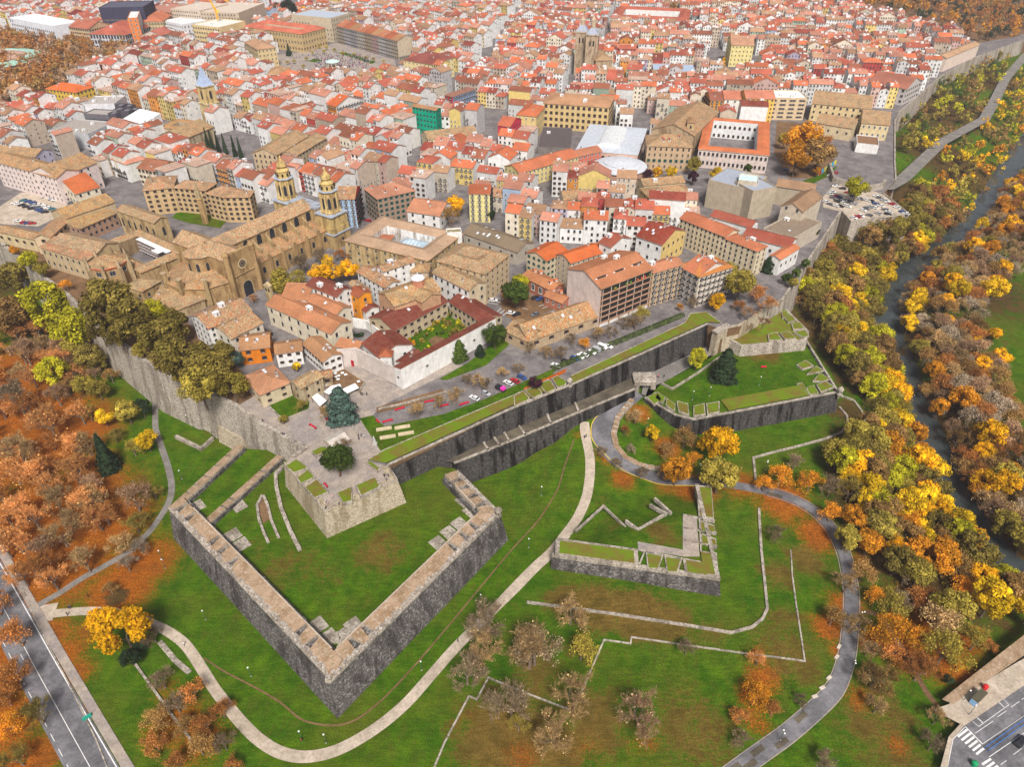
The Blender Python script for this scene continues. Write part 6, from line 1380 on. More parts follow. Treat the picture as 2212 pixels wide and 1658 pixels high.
for tc, lb in ((T1, "north"), (T2, "south")):
 d = tc - CO
 lx, ly = d.dot(cx_ax), d.dot(Vector((-cx_ax.y, cx_ax.x)))
 tw_ = link("tower", None, cat_, (lx, ly, 0)); tw_.empty_display_size = .5
 YE = (.54, .39, .165)
 def tb_(mb):
  mb.box(0, 0, -1, 12.6, 12.6, 9.5, 0, (.44, .31, .15)); mb.box(0, 0, 9.1, 12.0, 12.0, 3.2, 0, YE); mb.box(0, 0, 12.3, 11.4, 11.4, 6.6, 0, YE)
  mb.lathe(0, 0, [(4.9, 19.4), (5.1, 20.2), (4.5, 20.6), (4.4, 30.6), (4.9, 31.0), (5.0, 31.6)], 8, YE, a0=R(22.5))
  mb.lathe(0, 0, [(3.6, 31.9), (3.5, 35.4), (3.9, 35.7), (3.8, 36.2), (2.2, 37.2), (2.9, 38.4), (2.5, 39.8), (1.0, 41.4), (.5, 42.2), (.55, 43), (.1, 44.2)], 12, (.58, .42, .17))
 mb = MB(); tb_(mb); mb.build("tower_shaft", M['ashlar'], tw_)
 mb = MB(); mb.box(0, 0, 8.5, 13.6, 13.6, .5, 0, (.34, .38, .47)); mb.box(0, 0, 18.8, 12.9, 12.9, .55, 0, (.36, .40, .48)); mb.lathe(0, 0, [(5.4, 31.6), (5.5, 31.9), (4.6, 32.0)], 8, (.36, .4, .48), a0=R(22.5)); mb.build("lead_cornice", M['attr'], tw_)
 for k in range(8):
  a = k * math.pi / 4
  link("belfry_opening", WIN['arch'], tw_, (4.2 * math.cos(a), 4.2 * math.sin(a), 22.2), a + math.pi / 2, (1.7, 1, 6.2))
  mb = MB(); mb.box(4.75 * math.cos(a + R(22.5)), 4.75 * math.sin(a + R(22.5)), 20.4, 1.0, .9, 10.4, a + R(22.5), (.64, .48, .22)); mb.lathe(5.6 * math.cos(a + R(22.5)), 5.6 * math.sin(a + R(22.5)), [(.35, 19.3), (.4, 20.6), (.2, 21.2), (.05, 22)], 6, (.62, .48, .25)); mb.build("pilaster", M['ashlar'], tw_)
  mb = MB(); mb.lathe(3.64 * math.cos(a), 3.64 * math.sin(a), [(.01, 0)] if False else [(.55, 33.2), (.55, 34.6)], 6, (.05, .04, .03)); mb.build("round_opening", M['attr'], tw_)
 for a in (-math.pi / 2, 0, math.pi, math.pi / 2): link("window", WIN['dark'], tw_, (6.32 * math.cos(a), 6.32 * math.sin(a), 4), a + math.pi / 2, (1.1, 1, 1.8))
cpart("facade_screen", lambda mb: (mb.box(NL - 1, 0, -1, 8, 21, 21.5, 0, (.48, .35, .17)), mb.box(NL - 1, 0, 20.4, 8.6, 21.4, .6, 0, (.36, .40, .48))), M['ashlar'])
LANDMARKS.append([CO + cx_ax * a + cdir * b for a, b in ((-30, -25), (-30, 25), (NL + 12, 25), (NL + 12, -25))])
_, (qx, qy, qa, qw, qd), _ = court("cathedral_cloister", "gothic cloister with lichen roofs, its yard filled with scaffolding", "cloister", 10, (790, 590), (1215, 800), (1545, 575), 9, (6.5, 6.5, 6, 6), 2.0, (.50, .34, .17), (.44, .33, .19), rmat='oldtile', inner=(.30, .21, .12), floors=0, wmat='ashlar', short="the cathedral cloister")
scf = thing("scaffold", "grey tube scaffold with plank decks and a white tarpaulin roof in the cloister yard", "scaffold", (qx, qy, CZ), qa)
for sx_, sy_, ln, vert in ((0, qd / 2 - 7.6, qw - 16, 0), (qw / 2 - 8, 0, qd - 17, 1)):
 n = int(ln / 2.4)
 for k in range(n + 1):
  t = -ln / 2 + k * ln / n
  for o in (-.9, .9):
   x, y = (sx_ + t, sy_ + o) if not vert else (sx_ + o, sy_ + t)
   mb = MB(); mb.box(x, y, 0, .12, .12, 8.6, 0, (.3, .3, .33)); mb.build("pole", M['attr'], scf)
 for z in (2, 4, 6, 8):
  mb = MB(); mb.box(sx_, sy_, z, ln if not vert else 2.0, 2.0 if not vert else ln, .15, 0, (.42, .36, .34)); mb.build("deck", M['attr'], scf)
mb = MB(); mb.box(0, qd / 2 - 7.4, 8.9, qw - 18, 3.0, .15, 0, (.82, .82, .84)); mb.box(qw * .18, qd / 2 - 10.4, 8.9, 6, 3, .15, 0, (.82, .82, .84)); mb.build("tarpaulin", M['attr'], scf)
cc = Q(10, 925, 705, CZ + 15)
chh = thing("chapter_house", "octagonal chapter house with lichen roof, stone pinnacles and heavy corner buttresses", "chapel", (cc.x, cc.y, CZ), CAN)
mb = MB(); mb.lathe(0, 0, [(8.8, -1), (8.8, 15)], 8, HON); mb.build("wall", M['ashlar'], chh)
mb = MB(); mb.lathe(0, 0, [(9.3, 14.9), (.2, 18.6)], 8, (.56, .36, .16)); mb.build("roof", M['oldtile'], chh)
mb = MB(); mb.lathe(0, 0, [(9.1, 14.2), (9.35, 14.4), (9.35, 14.8), (9.1, 14.9)], 8, (.55, .10, .06)); mb.build("cornice", M['attr'], chh)
for k in range(8):
 a = k * math.pi / 4
 x, y = 9.6 * math.cos(a), 9.6 * math.sin(a)
 mb = MB(); mb.box(x, y, -1, 2.2, 1.6, 15.5, a, (.42, .31, .18)); mb.lathe(x, y, [(.9, 14.4), (.7, 16.4), (.15, 18.6)], 4, (.40, .31, .2)); mb.build("buttress", M['ashlar'], chh)
 b = a + R(22.5)
 link("window", WIN['big'], chh, (8.14 * math.cos(b), 8.14 * math.sin(b), 10.6), b + math.pi / 2, (2.4, 1, 2.2))
bld("cathedral_range", "old dormitory range with a bright red tile roof above the wall garden", "building", 10, (345, 580), (745, 700), (815, 620), 12, roof='shedf', rh=2, roofc=(.55, .17, .10), rmat='oldtile', wall=(.52, .40, .25), floors=2, bay=4.2, win='dark', wsize=(1, 1.7), chim=0)
bld("cathedral_range", "grey lichen roofed range behind the bright red dormitory roof", "building", 10, (440, 545), (830, 635), (960, 530), 13.5, roofc=(.40, .34, .26), rmat='oldtile', wall=(.50, .38, .22), floors=0, chim=0)
bld("refectory", "tall buttressed refectory with a grey green tiled roof between the two cloister yards", "building", 10, (1005, 262), (1325, 372), (1345, 292), 14, roofc=(.40, .35, .23), rmat='oldtile', wall=(.50, .36, .19), wmat='ashlar', floors=1, bay=5, win='arch', wsize=(1.6, 5), chim=0)
bld("cathedral_range", "long range with a checkered ochre and rust roof beside the gravel car park", "building", 10, (565, 332), (985, 190), (905, 118), 12, roofc=(.56, .36, .10), rmat='oldtile', wall=(.55, .43, .27), floors=0, chim=0, short="the checkered roof range")
bld("cathedral_range", "lower gallery range with a mossy ochre roof over the scaffolded rear yard", "building", 10, (685, 425), (1005, 288), (960, 225), 8.5, roof='shedf', rh=2, roofc=(.52, .34, .08), rmat='oldtile', wall=(.40, .25, .17), floors=2, bay=3, win='dark', chim=0)
bld("sacristy", "low sacristy with a lichen hip roof at the foot of the apse", "building", 10, (1225, 960), (1385, 870), (1290, 800), 8, roof='hip', roofc=(.46, .38, .2), rmat='oldtile', wall=(.48, .34, .17), wmat='ashlar', floors=1, bay=4, win='dark', chim=0)
bld("sacristy", "wide ochre lean-to roof stepping down below the apse chapels", "building", 10, (1290, 1075), (1545, 1085), (1420, 950), 5, roof='shedf', rh=2.6, roofc=(.50, .37, .18), rmat='oldtile', wall=(.46, .33, .18), wmat='ashlar', floors=0, chim=1)
bld("sacristy", "long low lichen roof along the lane under the transept", "building", 10, (1500, 1135), (1760, 1030), (1700, 970), 5, roof='shedf', rh=2.4, roofc=(.46, .38, .22), rmat='oldtile', wall=(.46, .34, .2), wmat='ashlar', floors=0, chim=0)
kt = Q(10, 1385, 268, CZ)
t = thing("kitchen_tower", "pointed stone kitchen chimney with a needle spire beside the green yard", "tower", (kt.x, kt.y, CZ))
mb = MB(); mb.lathe(0, 0, [(5, -1), (5, 7)], 8, HON); mb.build("wall", M['ashlar'], t)
mb = MB(); mb.lathe(0, 0, [(5.4, 7), (2.2, 13), (1.3, 15), (1.1, 16), (.1, 25)], 8, (.30, .24, .17)); mb.build("spire", M['attr'], t)
kt = Q(10, 1775, 375, CZ)
t = thing("stair_turret", "slim carved stone pinnacle standing on the north side of the transept", "tower", (kt.x, kt.y, CZ))
mb = MB(); mb.lathe(0, 0, [(1.9, -1), (1.8, 15), (2.1, 15.3), (1.6, 16)], 8, HON); mb.build("shaft", M['ashlar'], t)
mb = MB(); mb.lathe(0, 0, [(1.5, 16), (1.2, 20), (.9, 20.3), (.1, 27)], 8, (.36, .28, .17)); mb.build("spire", M['ashlar'], t)
bg_ = Q(11, 130, 1060, CZ + 6)
t = thing("bell_gable", "small stone bell gable on the corner of the long convent wing", "bell gable", (bg_.x, bg_.y, CZ), R(-30))
mb = MB(); mb.box(0, 0, 0, 3.4, 1.4, 15.0, 0, (.5, .38, .2)); mb.box(0, 0, 15, 4, 1.8, .5, 0, (.5, .4, .25)); mb.build("wall", M['ashlar'], t)
mb = MB(); mb.prism([(-1.8, -.8, 15.5), (1.8, -.8, 15.5), (1.8, .8, 15.5), (-1.8, .8, 15.5)], [(-.1, -.7, 17), (.1, -.7, 17), (.1, .7, 17), (-.1, .7, 17)], (.5, .38, .22)); mb.build("roof", M['ashlar'], t)
for s in (-.85, .85): link("opening", WIN['arch'], t, (s, -.7, 12.2), 0, (.9, 1, 2))
def inpoly(x, y, poly):
 c = False
 j = len(poly) - 1
 for i in range(len(poly)):
  xi, yi, xj, yj = poly[i][0], poly[i][1], poly[j][0], poly[j][1]
  if (yi > y) != (yj > y) and x < (xj - xi) * (y - yi) / (yj - yi) + xi: c = not c
  j = i
 return c
gpx = lambda pts: [V2(P(u, v, CZ)) for u, v in pts]
TOP = -14
S2 = [(868, 392), (887, 351), (917, 310), (935, 265), (985, 200), (1033, 150), (1070, 100), (1110, 50), (1150, TOP)]
S3 = [(1170, 545), (1182, 480), (1192, 330), (1215, 210), (1282, 125), (1310, 75), (1345, TOP)]
BND = [(-60, 335), (100, 350), (212, 340), (216, 402), (312, 440), (480, 402), (556, 455), (690, 440), (735, 458), (790, 470), (880, 452), (940, 445), (1005, 478), (1060, 490), (1120, 545), (1165, 548), (1240, 528), (1312, 548), (1480, 580), (1560, 560), (1640, 535), (1700, 470)]
zone1 = gpx([(-260, TOP)] + [(-260, 335)] + BND[:9] + S2) if True else None
zone2 = gpx(S2[::-1] + [(868, 392), (880, 452)] + BND[11:16] + S3)
zone3 = gpx(S3[::-1] + BND[15:] + [(1790, 420), (1900, 385), (1930, 350), (1930, 262), (2034, 160), (2092, 122), (2085, 104), (2035, 84), (1925, 50), (1840, 24), (1760, 4), (1700, TOP)])
OPEN = [gpx(p) for p in (
 [(599, 118), (650, 112), (702, 98), (727, 92), (852, 128), (862, 165), (800, 184), (679, 180), (604, 170)],
 [(-300, 60), (60, 72), (150, 92), (290, 98), (285, 130), (190, 176), (105, 220), (0, 252), (-300, 360)],
 [(-60, 440), (0, 445), (112, 412), (215, 400), (218, 420), (130, 500), (-60, 520)],
 [(1668, 262), (1730, 258), (1812, 310), (1802, 375), (1690, 385)],
 [(1690, 375), (1810, 350), (1970, 463), (1818, 470), (1760, 430)],
 [(1384, 350), (1530, 338), (1640, 380), (1640, 420), (1520, 395), (1400, 405)],
 [(1745, 232), (1940, 236), (1940, 400), (1690, 390), (1745, 300)],
 [(1490, 332), (1690, 330), (1820, 460), (1700, 525), (1600, 500), (1500, 430)],
 [(1372, 235), (1396, 235), (1400, 360), (1372, 360)],
 [(440, 292), (565, 296), (560, 352), (515, 356), (440, 340)],
 [(0, 520), (0, 440), (110, 425), (180, 445), (250, 470), (310, 478), (400, 485), (480, 505), (560, 460), (645, 418), (700, 440), (760, 450), (765, 540), (700, 600), (550, 660), (350, 640), (100, 600)],
 [(745, 458), (795, 458), (830, 478), (765, 500)],
 [(935, 415), (1012, 420), (1015, 495), (950, 490)],
 [(1535, 108), (1630, 118), (1622, 178), (1535, 178)],
 [(1030, 165), (1046, 140), (1050, 90), (1064, 90), (1060, 142), (1040, 172)],
 [(560, 30), (620, 0), (660, 0), (670, 25), (600, 45)],
 [(400, 205), (445, 200), (440, 225), (395, 222)],
 [(850, 300), (905, 300), (915, 258), (905, 250)] if False else [(1030, 230), (1095, 245), (1100, 262), (1085, 330), (1060, 300)],
 [(1100, 265), (1165, 265), (1160, 330), (1110, 300)])]
BB = [(min(p.x for p in L), max(p.x for p in L), min(p.y for p in L), max(p.y for p in L), L) for L in OPEN + LANDMARKS]
def free(pts):
 for x, y in pts:
  for x0, x1, y0, y1, L in BB:
   if x0 < x < x1 and y0 < y < y1 and inpoly(x, y, L): return False
 return True
WALLS = [((.78, .77, .76), "white", 46), ((.70, .62, .50), "cream", 14), ((.56, .46, .36), "tan", 8), ((.48, .46, .46), "grey", 5), ((.66, .45, .40), "pink", 5), ((.72, .55, .20), "yellow", 5), ((.72, .30, .07), "orange", 2.2), ((.48, .08, .07), "red", 2.2), ((.40, .50, .66), "blue", 2.6), ((.36, .46, .36), "green", 1.6), ((.52, .46, .60), "lilac", 1.4)]
ROOFS = [((.62, .20, .10), "orange", 20), ((.50, .145, .105), "red", 24), ((.56, .30, .235), "salmon", 26), ((.33, .13, .085), "brown", 14), ((.46, .33, .22), "tan", 22), ((.28, .06, .05), "maroon", 5)]
HR = random.Random(11)
def pick(tab):
 t = HR.uniform(0, sum(x[2] for x in tab))
 for c, n, w in tab:
  t -= w; s = HR.uniform(.72, 1.14)
  if t <= 0: return tuple(max(0, min(.85, v * s)) for v in c), n
 return tab[0][0], tab[0][1]
def cells(poly, ang, block, pitch, depth):
 """rows of terraced houses over a quarter: (x, y, angle, width, depth)"""
 c, s = math.cos(ang), math.sin(ang)
 loc = [(p.x * c + p.y * s, -p.x * s + p.y * c) for p in poly]
 u0, u1, v0, v1 = min(p[0] for p in loc), max(p[0] for p in loc), min(p[1] for p in loc), max(p[1] for p in loc)
 out, v, row = [], v0, 0
 while v < v1:
  dep = depth * HR.uniform(.85, 1.15)
  u = u0 + HR.uniform(0, 20)
  nb = HR.uniform(*block)
  run = 0
  while u < u1:
   w = HR.choice((6.5, 8, 9, 10, 11, 13, 16, 20))
   w *= HR.uniform(.9, 1.1)
   if run + w > nb:
    u += HR.uniform(3, 4.5); run = 0; nb = HR.uniform(*block); continue
   d = dep * HR.uniform(.82, 1.0)
   wob = 1.8 * math.sin(u * .013 + row * 1.7)
   cu, cv = u + w / 2, v + d / 2 + wob
   x, y = cu * c - cv * s, cu * s + cv * c
   a = ang + HR.uniform(-.03, .03)
   ca, sa = math.cos(a), math.sin(a)
   cor = [(x + ca * i * w * .5 - sa * j * d * .5, y + sa * i * w * .5 + ca * j * d * .5) for i in (-1, 1) for j in (-1, 1)] + [(x, y)]
   if all(inpoly(px_, py_, poly) for px_, py_ in cor) and free(cor) and all(inpoly(px_, py_, CITY) for px_, py_ in cor):
    out.append((x, y, a, w, d))
   u += w + .05; run += w
  row += 1
  v += dep + (HR.uniform(3.2, 4.4) if row % 2 == 0 else HR.uniform(1.0, 3.0))
 return out
HS = cells(zone1, R(-35), (38, 75), 0, 15.5) + cells(zone2, R(-20), (35, 70), 0, 15) + cells(zone3, R(-9), (38, 80), 0, 15)
for u_, v_, w_, d_ in ((238, 374, 12, 14), (264, 368, 11, 14), (288, 382, 12, 13), (305, 402, 11, 12), (330, 392, 11, 13), (232, 350, 11, 13), (560, 428, 12, 13), (590, 430, 11, 13), (617, 417, 12, 13), (645, 405, 12, 13), (668, 425, 11, 12), (700, 452, 10, 10), (690, 415, 11, 13), (1160, 500, 11, 14), (890, 400, 12, 14), (915, 430, 11, 13), (930, 400, 11, 13), (880, 430, 12, 13), (1190, 520, 10, 12), (1480, 470, 10, 12), (1350, 420, 12, 14), (1385, 428, 12, 13), (1415, 425, 11, 12)):
 p_ = P(u_, v_, CZ)
 if free([(p_.x, p_.y), (p_.x + 4, p_.y), (p_.x - 4, p_.y), (p_.x, p_.y + 4), (p_.x, p_.y - 4)]): HS.append((p_.x, p_.y, R(-35 if u_ < 800 else -20 if u_ < 1200 else -9), w_, d_))
HOUSES = []
for x, y, a, w, d in HS:
 dist = math.hypot(x, y)
 h = HR.choice((10, 12, 13, 13.5, 14, 15, 16, 17)) + HR.uniform(-.6, .6)
 if y > 560: h = HR.uniform(10, 20)
 k = HR.random()
 roof = 'x' if k < .70 else 'y' if k < .86 else 'hip' if k < .93 else 'flat'
 wc, wn_ = pick(WALLS); rc2, rn_ = pick(ROOFS)
 if roof == 'flat': rc2, rn_ = (.60, .50, .44), "flat pale"
 if HR.random() < .12: w2 = w * 1.0
 u, v = proj(x, y, CZ + h)
 if not (-70 < u < 2290 and v > -40): continue
 HOUSES.append(dict(x=x, y=y, a=a, w=w, d=d, h=h, roof=roof, wc=wc, wn=wn_, rc=rc2, rn=rn_, u=u, v=v, size=w * h / dist ** 1.0, dist=dist))
HOUSES.sort(key=lambda q: q['dist'])
SINGLE = [q for q in HOUSES if -10 < q['u'] < 2222 and q['v'] > 0][:285]
sid = set(map(id, SINGLE))
REST = [q for q in HOUSES if id(q) not in sid]
def facade_faces(mb, q, tf, rng, m):
 w, d, h = q['w'], q['d'], q['h']
 nf = max(2, int(h / 3.1)); nb = max(2, int(w / 2.6))
 for s in (-1, 1):
  for f in range(nf):
   for i in range(nb):
    if rng.random() < .12: continue
    x = -w / 2 + (i + .5) * w / nb; z = .7 + f * h / nf + .5
    y = s * (d / 2 + .05); p = [(x - .5, y, z), (x + .5, y, z), (x + .5, y, z + 1.6), (x - .5, y, z + 1.6)]
    mb.face([tf(t) for t in (p if s < 0 else p[::-1])], (.06, .055, .06), m)
    if rng.random() < .35:
     p = [(x - .8, y + s * .45, z - .1), (x + .8, y + s * .45, z - .1), (x + .8, y + s * .45, z + .7), (x - .8, y + s * .45, z + .7)]
     mb.face([tf(t) for t in p], (.10, .09, .09), m)
 nb = max(1, int(d / 4.5))
 for s in (-1, 1):
  for f in range(nf):
   for i in range(nb):
    if rng.random() < .55: continue
    y = -d / 2 + (i + .5) * d / nb; z = .7 + f * h / nf + .5; x = s * (w / 2 + .05)
    p = [(x, y - .4, z), (x, y + .4, z), (x, y + .4, z + 1.2), (x, y - .4, z + 1.2)]
    mb.face([tf(t) for t in p], (.07, .065, .07), m)
def roofrh(q): return {'x': q['d'] * .2, 'y': q['w'] * .24, 'hip': min(q['w'], q['d']) * .22, 'flat': 0}[q['roof']]
def side_of(u, v, nu, nv):
 du, dv = u - nu, v - nv
 if abs(du) > abs(dv) * 1.3: return "right of" if du > 0 else "left of"
 return "in front of" if dv > 0 else "behind"
def nth(k): return "first second third fourth fifth sixth seventh eighth ninth tenth eleventh twelfth".split()[k - 1] if k < 13 else "%d%s" % (k, "th" if k % 10 not in (1, 2, 3) or k < 20 else ("st", "nd", "rd")[k % 10 - 1])
def name_place(x, y, u, v, used, base, places=None):
 """sets a base description apart by the nearest nameable building, then by its rank in nearness to it"""
 best = sorted(((math.hypot(x - n[1], y - n[2]), n) for n in (places or NAMED)), key=lambda t: t[0])[0][1]
 nu, nv = proj(best[1], best[2], best[3])
 lab = "%s, %s %s" % (base, side_of(u, v, nu, nv), best[0])
 used[lab] = used.get(lab, 0) + 1
 k = used[lab]
 if k > 1:
  lab = "%s, %s nearest, %s %s" % (base, nth(k), side_of(u, v, nu, nv), best[0])
  if len(lab.split()) > 16: lab = lab.replace('large ', '').replace('small ', '').replace(' coloured', '')
 return lab
used = {}
for n, q in enumerate(SINGLE):
 rng = random.Random(1000 + n)
 rh = roofrh(q)
 near = q['dist'] < 640
 sky_, tank_, dorm_, chim_ = (rng.choice((0, 0, 1, 2, 3)), rng.choice((0, 0, 0, 1, 1)), 1 if rng.random() < .1 else 0, rng.choice((1, 1, 2)))
 ext = "one white roof shed" if tank_ else "%s skylights" % ("two", "three")[sky_ - 2] if sky_ > 1 else "one dormer" if dorm_ else ""
 base = "%s %s house, %s roof" % ("low" if q['h'] < 11.6 else "tall" if q['h'] > 15.4 else "narrow" if q['w'] < 7 else "broad" if q['w'] > 10.4 else "plain", q['wn'], q['rn']) + (", " + ext if ext else "")
 lab = name_place(q['x'], q['y'], q['u'], q['v'], used, base)
 if ext and len(lab.split()) > 16: lab = lab.replace(", " + ext, "", 1)
 t = thing("town_house", lab, "house", (q['x'], q['y'], CZ), q['a'], "houses of the old town")
 side = (.74, .72, .70) if rng.random() < .78 else (.50, .40, .32) if rng.random() < .4 else None
 mb = MB(); add_wall(mb, q['roof'], q['w'], q['d'], q['h'], rh, q['wc'], side=side, z0=-1)
 if not near: facade_faces(mb, q, lambda p: p, rng, 0)
 mb.build("wall", M['plaster'], t)
 mb = MB(); hf = add_roof(mb, q['roof'], q['w'], q['d'], q['h'], rh, .35, q['rc'])
 ro = mb.build("roof", M['tile'], t)
 if near: put_windows(t, q['x'], q['y'], q['a'], q['w'], q['d'], q['h'], max(2, int(q['h'] / 3.2)), 2.7, rng.choice(('white', 'balcony', 'balcony', 'brown', 'dark')), (1.0, 1.6), cap=12 if q['dist'] < 540 else 8, sides=(0, 1) if rng.random() < .5 else (0, 3), rng=rng, skip=.1)
 for nm, me, k in (("chimney", CHIM, chim_), ("skylight", SKYL, sky_), ("roof_shed", TANK, tank_), ("dormer", DORM, dorm_)):
  for _ in range(k):
   x, y = rng.uniform(-.36, .36) * q['w'], rng.uniform(-.36, .36) * q['d']
   o = link(nm, me, ro, (x, y, hf(x, y)), 0)
   if nm == "skylight" and q['roof'] == 'x': o.rotation_euler = (math.atan2(rh, q['d'] / 2) * (1 if y < 0 else -1), 0, 0)
mb = MB()
for n, q in enumerate(REST):
 rng = random.Random(5000 + n)
 ca, sa = math.cos(q['a']), math.sin(q['a'])
 tf = lambda p: (q['x'] + ca * p[0] - sa * p[1], q['y'] + sa * p[0] + ca * p[1], CZ + p[2])
 rh = roofrh(q)
 side = (.78, .77, .76) if rng.random() < .78 else None
 add_wall(mb, q['roof'], q['w'], q['d'], q['h'], rh, q['wc'], 0, tf, side=side)
 facade_faces(mb, q, tf, rng, 0)
 hf = add_roof(mb, q['roof'], q['w'], q['d'], q['h'], rh, .35, q['rc'], 1, tf)
 for _ in range(rng.choice((1, 2, 3, 4))):
  x, y = rng.uniform(-.36, .36) * q['w'], rng.uniform(-.36, .36) * q['d']
  cx_, cy_, cz_ = tf((x, y, hf(x, y) - .8))
  k = rng.random()
  if k < .5: mb.box(cx_, cy_, cz_, .9, .7, 2.0, q['a'], (.62, .56, .52), 0)
  elif k < .8: mb.box(cx_, cy_, cz_, 2.6, 1.8, 2.4, q['a'], (.80, .80, .80), 0)
  else: mb.box(cx_, cy_, cz_, 1.2, 1.4, 1.0, q['a'], (.68, .72, .78), 0)
if REST: tag(mb.build("far_town_houses", [M['plaster'], M['tile']]), "dense mass of far white houses with red roofs", "houses", kind='stuff')
print("houses", len(SINGLE), len(REST))
def leaf_quad(mb, p, n, s, tint, rng):
 a = n.orthogonal().normalized(); a.rotate(Matrix.Rotation(rng.uniform(0, 6.28), 3, n)); b = n.cross(a)
 a *= s * rng.uniform(.7, 1.3); b *= s * rng.uniform(.5, 1.0)
 k = p + n * s * .25
 mb.face([p - a - b * .4, p + b * -.9, p + a - b * .3, k + a * .5 + b, k - a * .5 + b], (tint, tint, tint))
def rvec(rng):
 while True:
  v = Vector((rng.uniform(-1, 1), rng.uniform(-1, 1), rng.uniform(-1, 1)))
  if .05 < v.length < 1: return v.normalized()
def leafy_crown(seed, n=2300, rx=3.6, rz=3.5, zc=6.4, clumps=26, size=.30, top=1.0):
 rng, mb = random.Random(seed), MB()
 cl = []
 for i in range(clumps):
  d = rvec(rng); d.z = d.z * .85 + .12
  r = rng.uniform(.45, .98) ** .6
  c = Vector((d.x * rx * r * (1 - .25 * max(0, d.z) * top), d.y * rx * r * (1 - .25 * max(0, d.z) * top), zc + d.z * rz * r))
  cl.append((c, rng.uniform(.75, 1.55) * rx / 3.6, rng.uniform(.55, 1.35)))
 for i in range(n):
  c, r, t = rng.choice(cl)
  d = rvec(rng)
  p = c + d * r * rng.uniform(.55, 1.05)
  nn = (d + rvec(rng) * .7 + Vector((0, 0, .4))).normalized()
  leaf_quad(mb, p, nn, size * rng.uniform(.7, 1.5), t * rng.uniform(.75, 1.25), rng)
 return mb.mesh("crown", [M['leaf']])
def limbs(mb, p, d, ln, r, depth, rng, tips, col, spread=.75, bend=.25, dk=.62):
 pts, rad = [p], [r]
 q, dd = p.copy(), d.copy()
 n = 3
 for i in range(n):
  dd = (dd + rvec(rng) * bend + Vector((0, 0, .06))).normalized()
  q = q + dd * ln / n
  pts.append(q.copy()); rad.append(r * (1 - .38 * (i + 1) / n))
 mb.tube(pts, rad, 5 if depth > 2 else 4 if depth > 1 else 3, col)
 if depth < 2: tips += [(q_, dd) for q_ in pts[1:]]
 if depth == 0: return
 for k in range(rng.choice((2, 3, 3)) if depth > 1 else 3):
  nd = (dd + rvec(rng) * spread + Vector((0, 0, .12))).normalized()
  limbs(mb, pts[-1] if k < 2 else pts[-2], nd, ln * rng.uniform(dk, dk + .2), rad[-1] * .72, depth - 1, rng, tips, col, spread, bend, dk)
def trunk_mesh(seed, h=4.6, r=.24, col=(.13, .095, .07), spread=.75, depth=2, ln=2.4, dk=.62):
 rng, mb, tips = random.Random(seed), MB(), []
 mb.tube([(0, 0, -.4), (.02, 0, h * .3), (.05, .03, h)], [r * 1.35, r, r * .8], 7, col)
 for k in range(4):
  a = k * 1.57 + rng.uniform(-.5, .5)
  limbs(mb, Vector((.05, .03, h * (1 - .12 * (k % 2)))), Vector((math.cos(a) * .8, math.sin(a) * .8, .85)).normalized(), ln, r * .6, depth, rng, tips, col, spread, .25, dk)
 return mb.mesh("trunk", [M['bark']]), tips
def bare_crown(seed, tips, n=1500, ln=1.15, leaves=0, w=.034):
 """fine twigs growing from the tips of the limbs, and a few last leaves"""
 rng, mb = random.Random(seed), MB()
 for i in range(n):
  p, d = rng.choice(tips)
  dd = (d + rvec(rng) * .8 + Vector((0, 0, .1))).normalized()
  p = p - d * rng.uniform(0, .5) + rvec(rng) * .1
  s = dd.orthogonal().normalized(); s.rotate(Matrix.Rotation(rng.uniform(0, 6.28), 3, dd))
  l = ln * rng.uniform(.5, 1.35); k = rvec(rng) * .22 * l
  t = rng.uniform(.7, 1.3)
  m_ = p + dd * l * .5 + k * .5
  mb.face([p - s * w, p + s * w, m_ + s * w * .8, m_ - s * w * .8], (t, t, t))
  mb.face([m_ - s * w * .8, m_ + s * w * .8, p + dd * l + k + s * w * .3], (t, t, t))
 for i in range(leaves):
  p, d = rng.choice(tips)
  leaf_quad(mb, p + rvec(rng) * .8, rvec(rng), .13 * rng.uniform(.7, 1.4), rng.uniform(1.0, 1.9), rng)
 return mb.mesh("crown", [M['twig']])
def conifer_crown(seed, h=10, r=2.0, n=1900, layers=14, power=1.0, gap=.35, base=.6, size=.3):
 rng, mb = random.Random(seed), MB()
 for i in range(n):
  L = int(layers * rng.random() ** 1.25)
  z = base + (h - base) * (L + rng.uniform(0, 1 - gap)) / layers
  rr = r * max(0.03, (1 - (z - base) / (h - base))) ** power * (1 + .16 * math.sin(L * 12.9))
  a = rng.uniform(0, 6.28)
  k = rng.uniform(.45, 1.03) if rng.random() < .7 else rng.uniform(.8, 1.08)
  k *= 1 + .18 * math.sin(a * 3 + L * 2.1)
  p = Vector((rr * k * math.cos(a), rr * k * math.sin(a), z - .25 * k))
  leaf_quad(mb, p, (Vector((math.cos(a), math.sin(a), .5)) + rvec(rng) * .4).normalized(), size * rng.uniform(.7, 1.3), rng.uniform(.6, 1.4), rng)
 return mb.mesh("crown", [M['leaf']])
def straight_trunk(h, r):
 mb = MB(); mb.tube([(0, 0, -.4), (0, 0, h * .5), (0, 0, h)], [r, r * .7, r * .25], 6, (.12, .085, .06)); return mb.mesh("trunk", [M['bark']])
PROTO = {}
tr_, tips_ = zip(*[trunk_mesh(s, 3.6, .22, depth=1, ln=2.0) for s in (1, 2, 3)])
PROTO['leafy_tree'] = [(tr_[i], leafy_crown(10 + i, 4600, *((3.6, 3.3), (3.4, 3.8), (3.8, 2.9))[i], 6.2, (34, 26, 38)[i], .20)) for i in range(3)]
PROTO['autumn_tree'] = PROTO['leafy_tree']
bt_ = [trunk_mesh(s, 2.5, .25, (.19, .14, .105), .85, 4, 1.3, .8) for s in (21, 22, 23)]
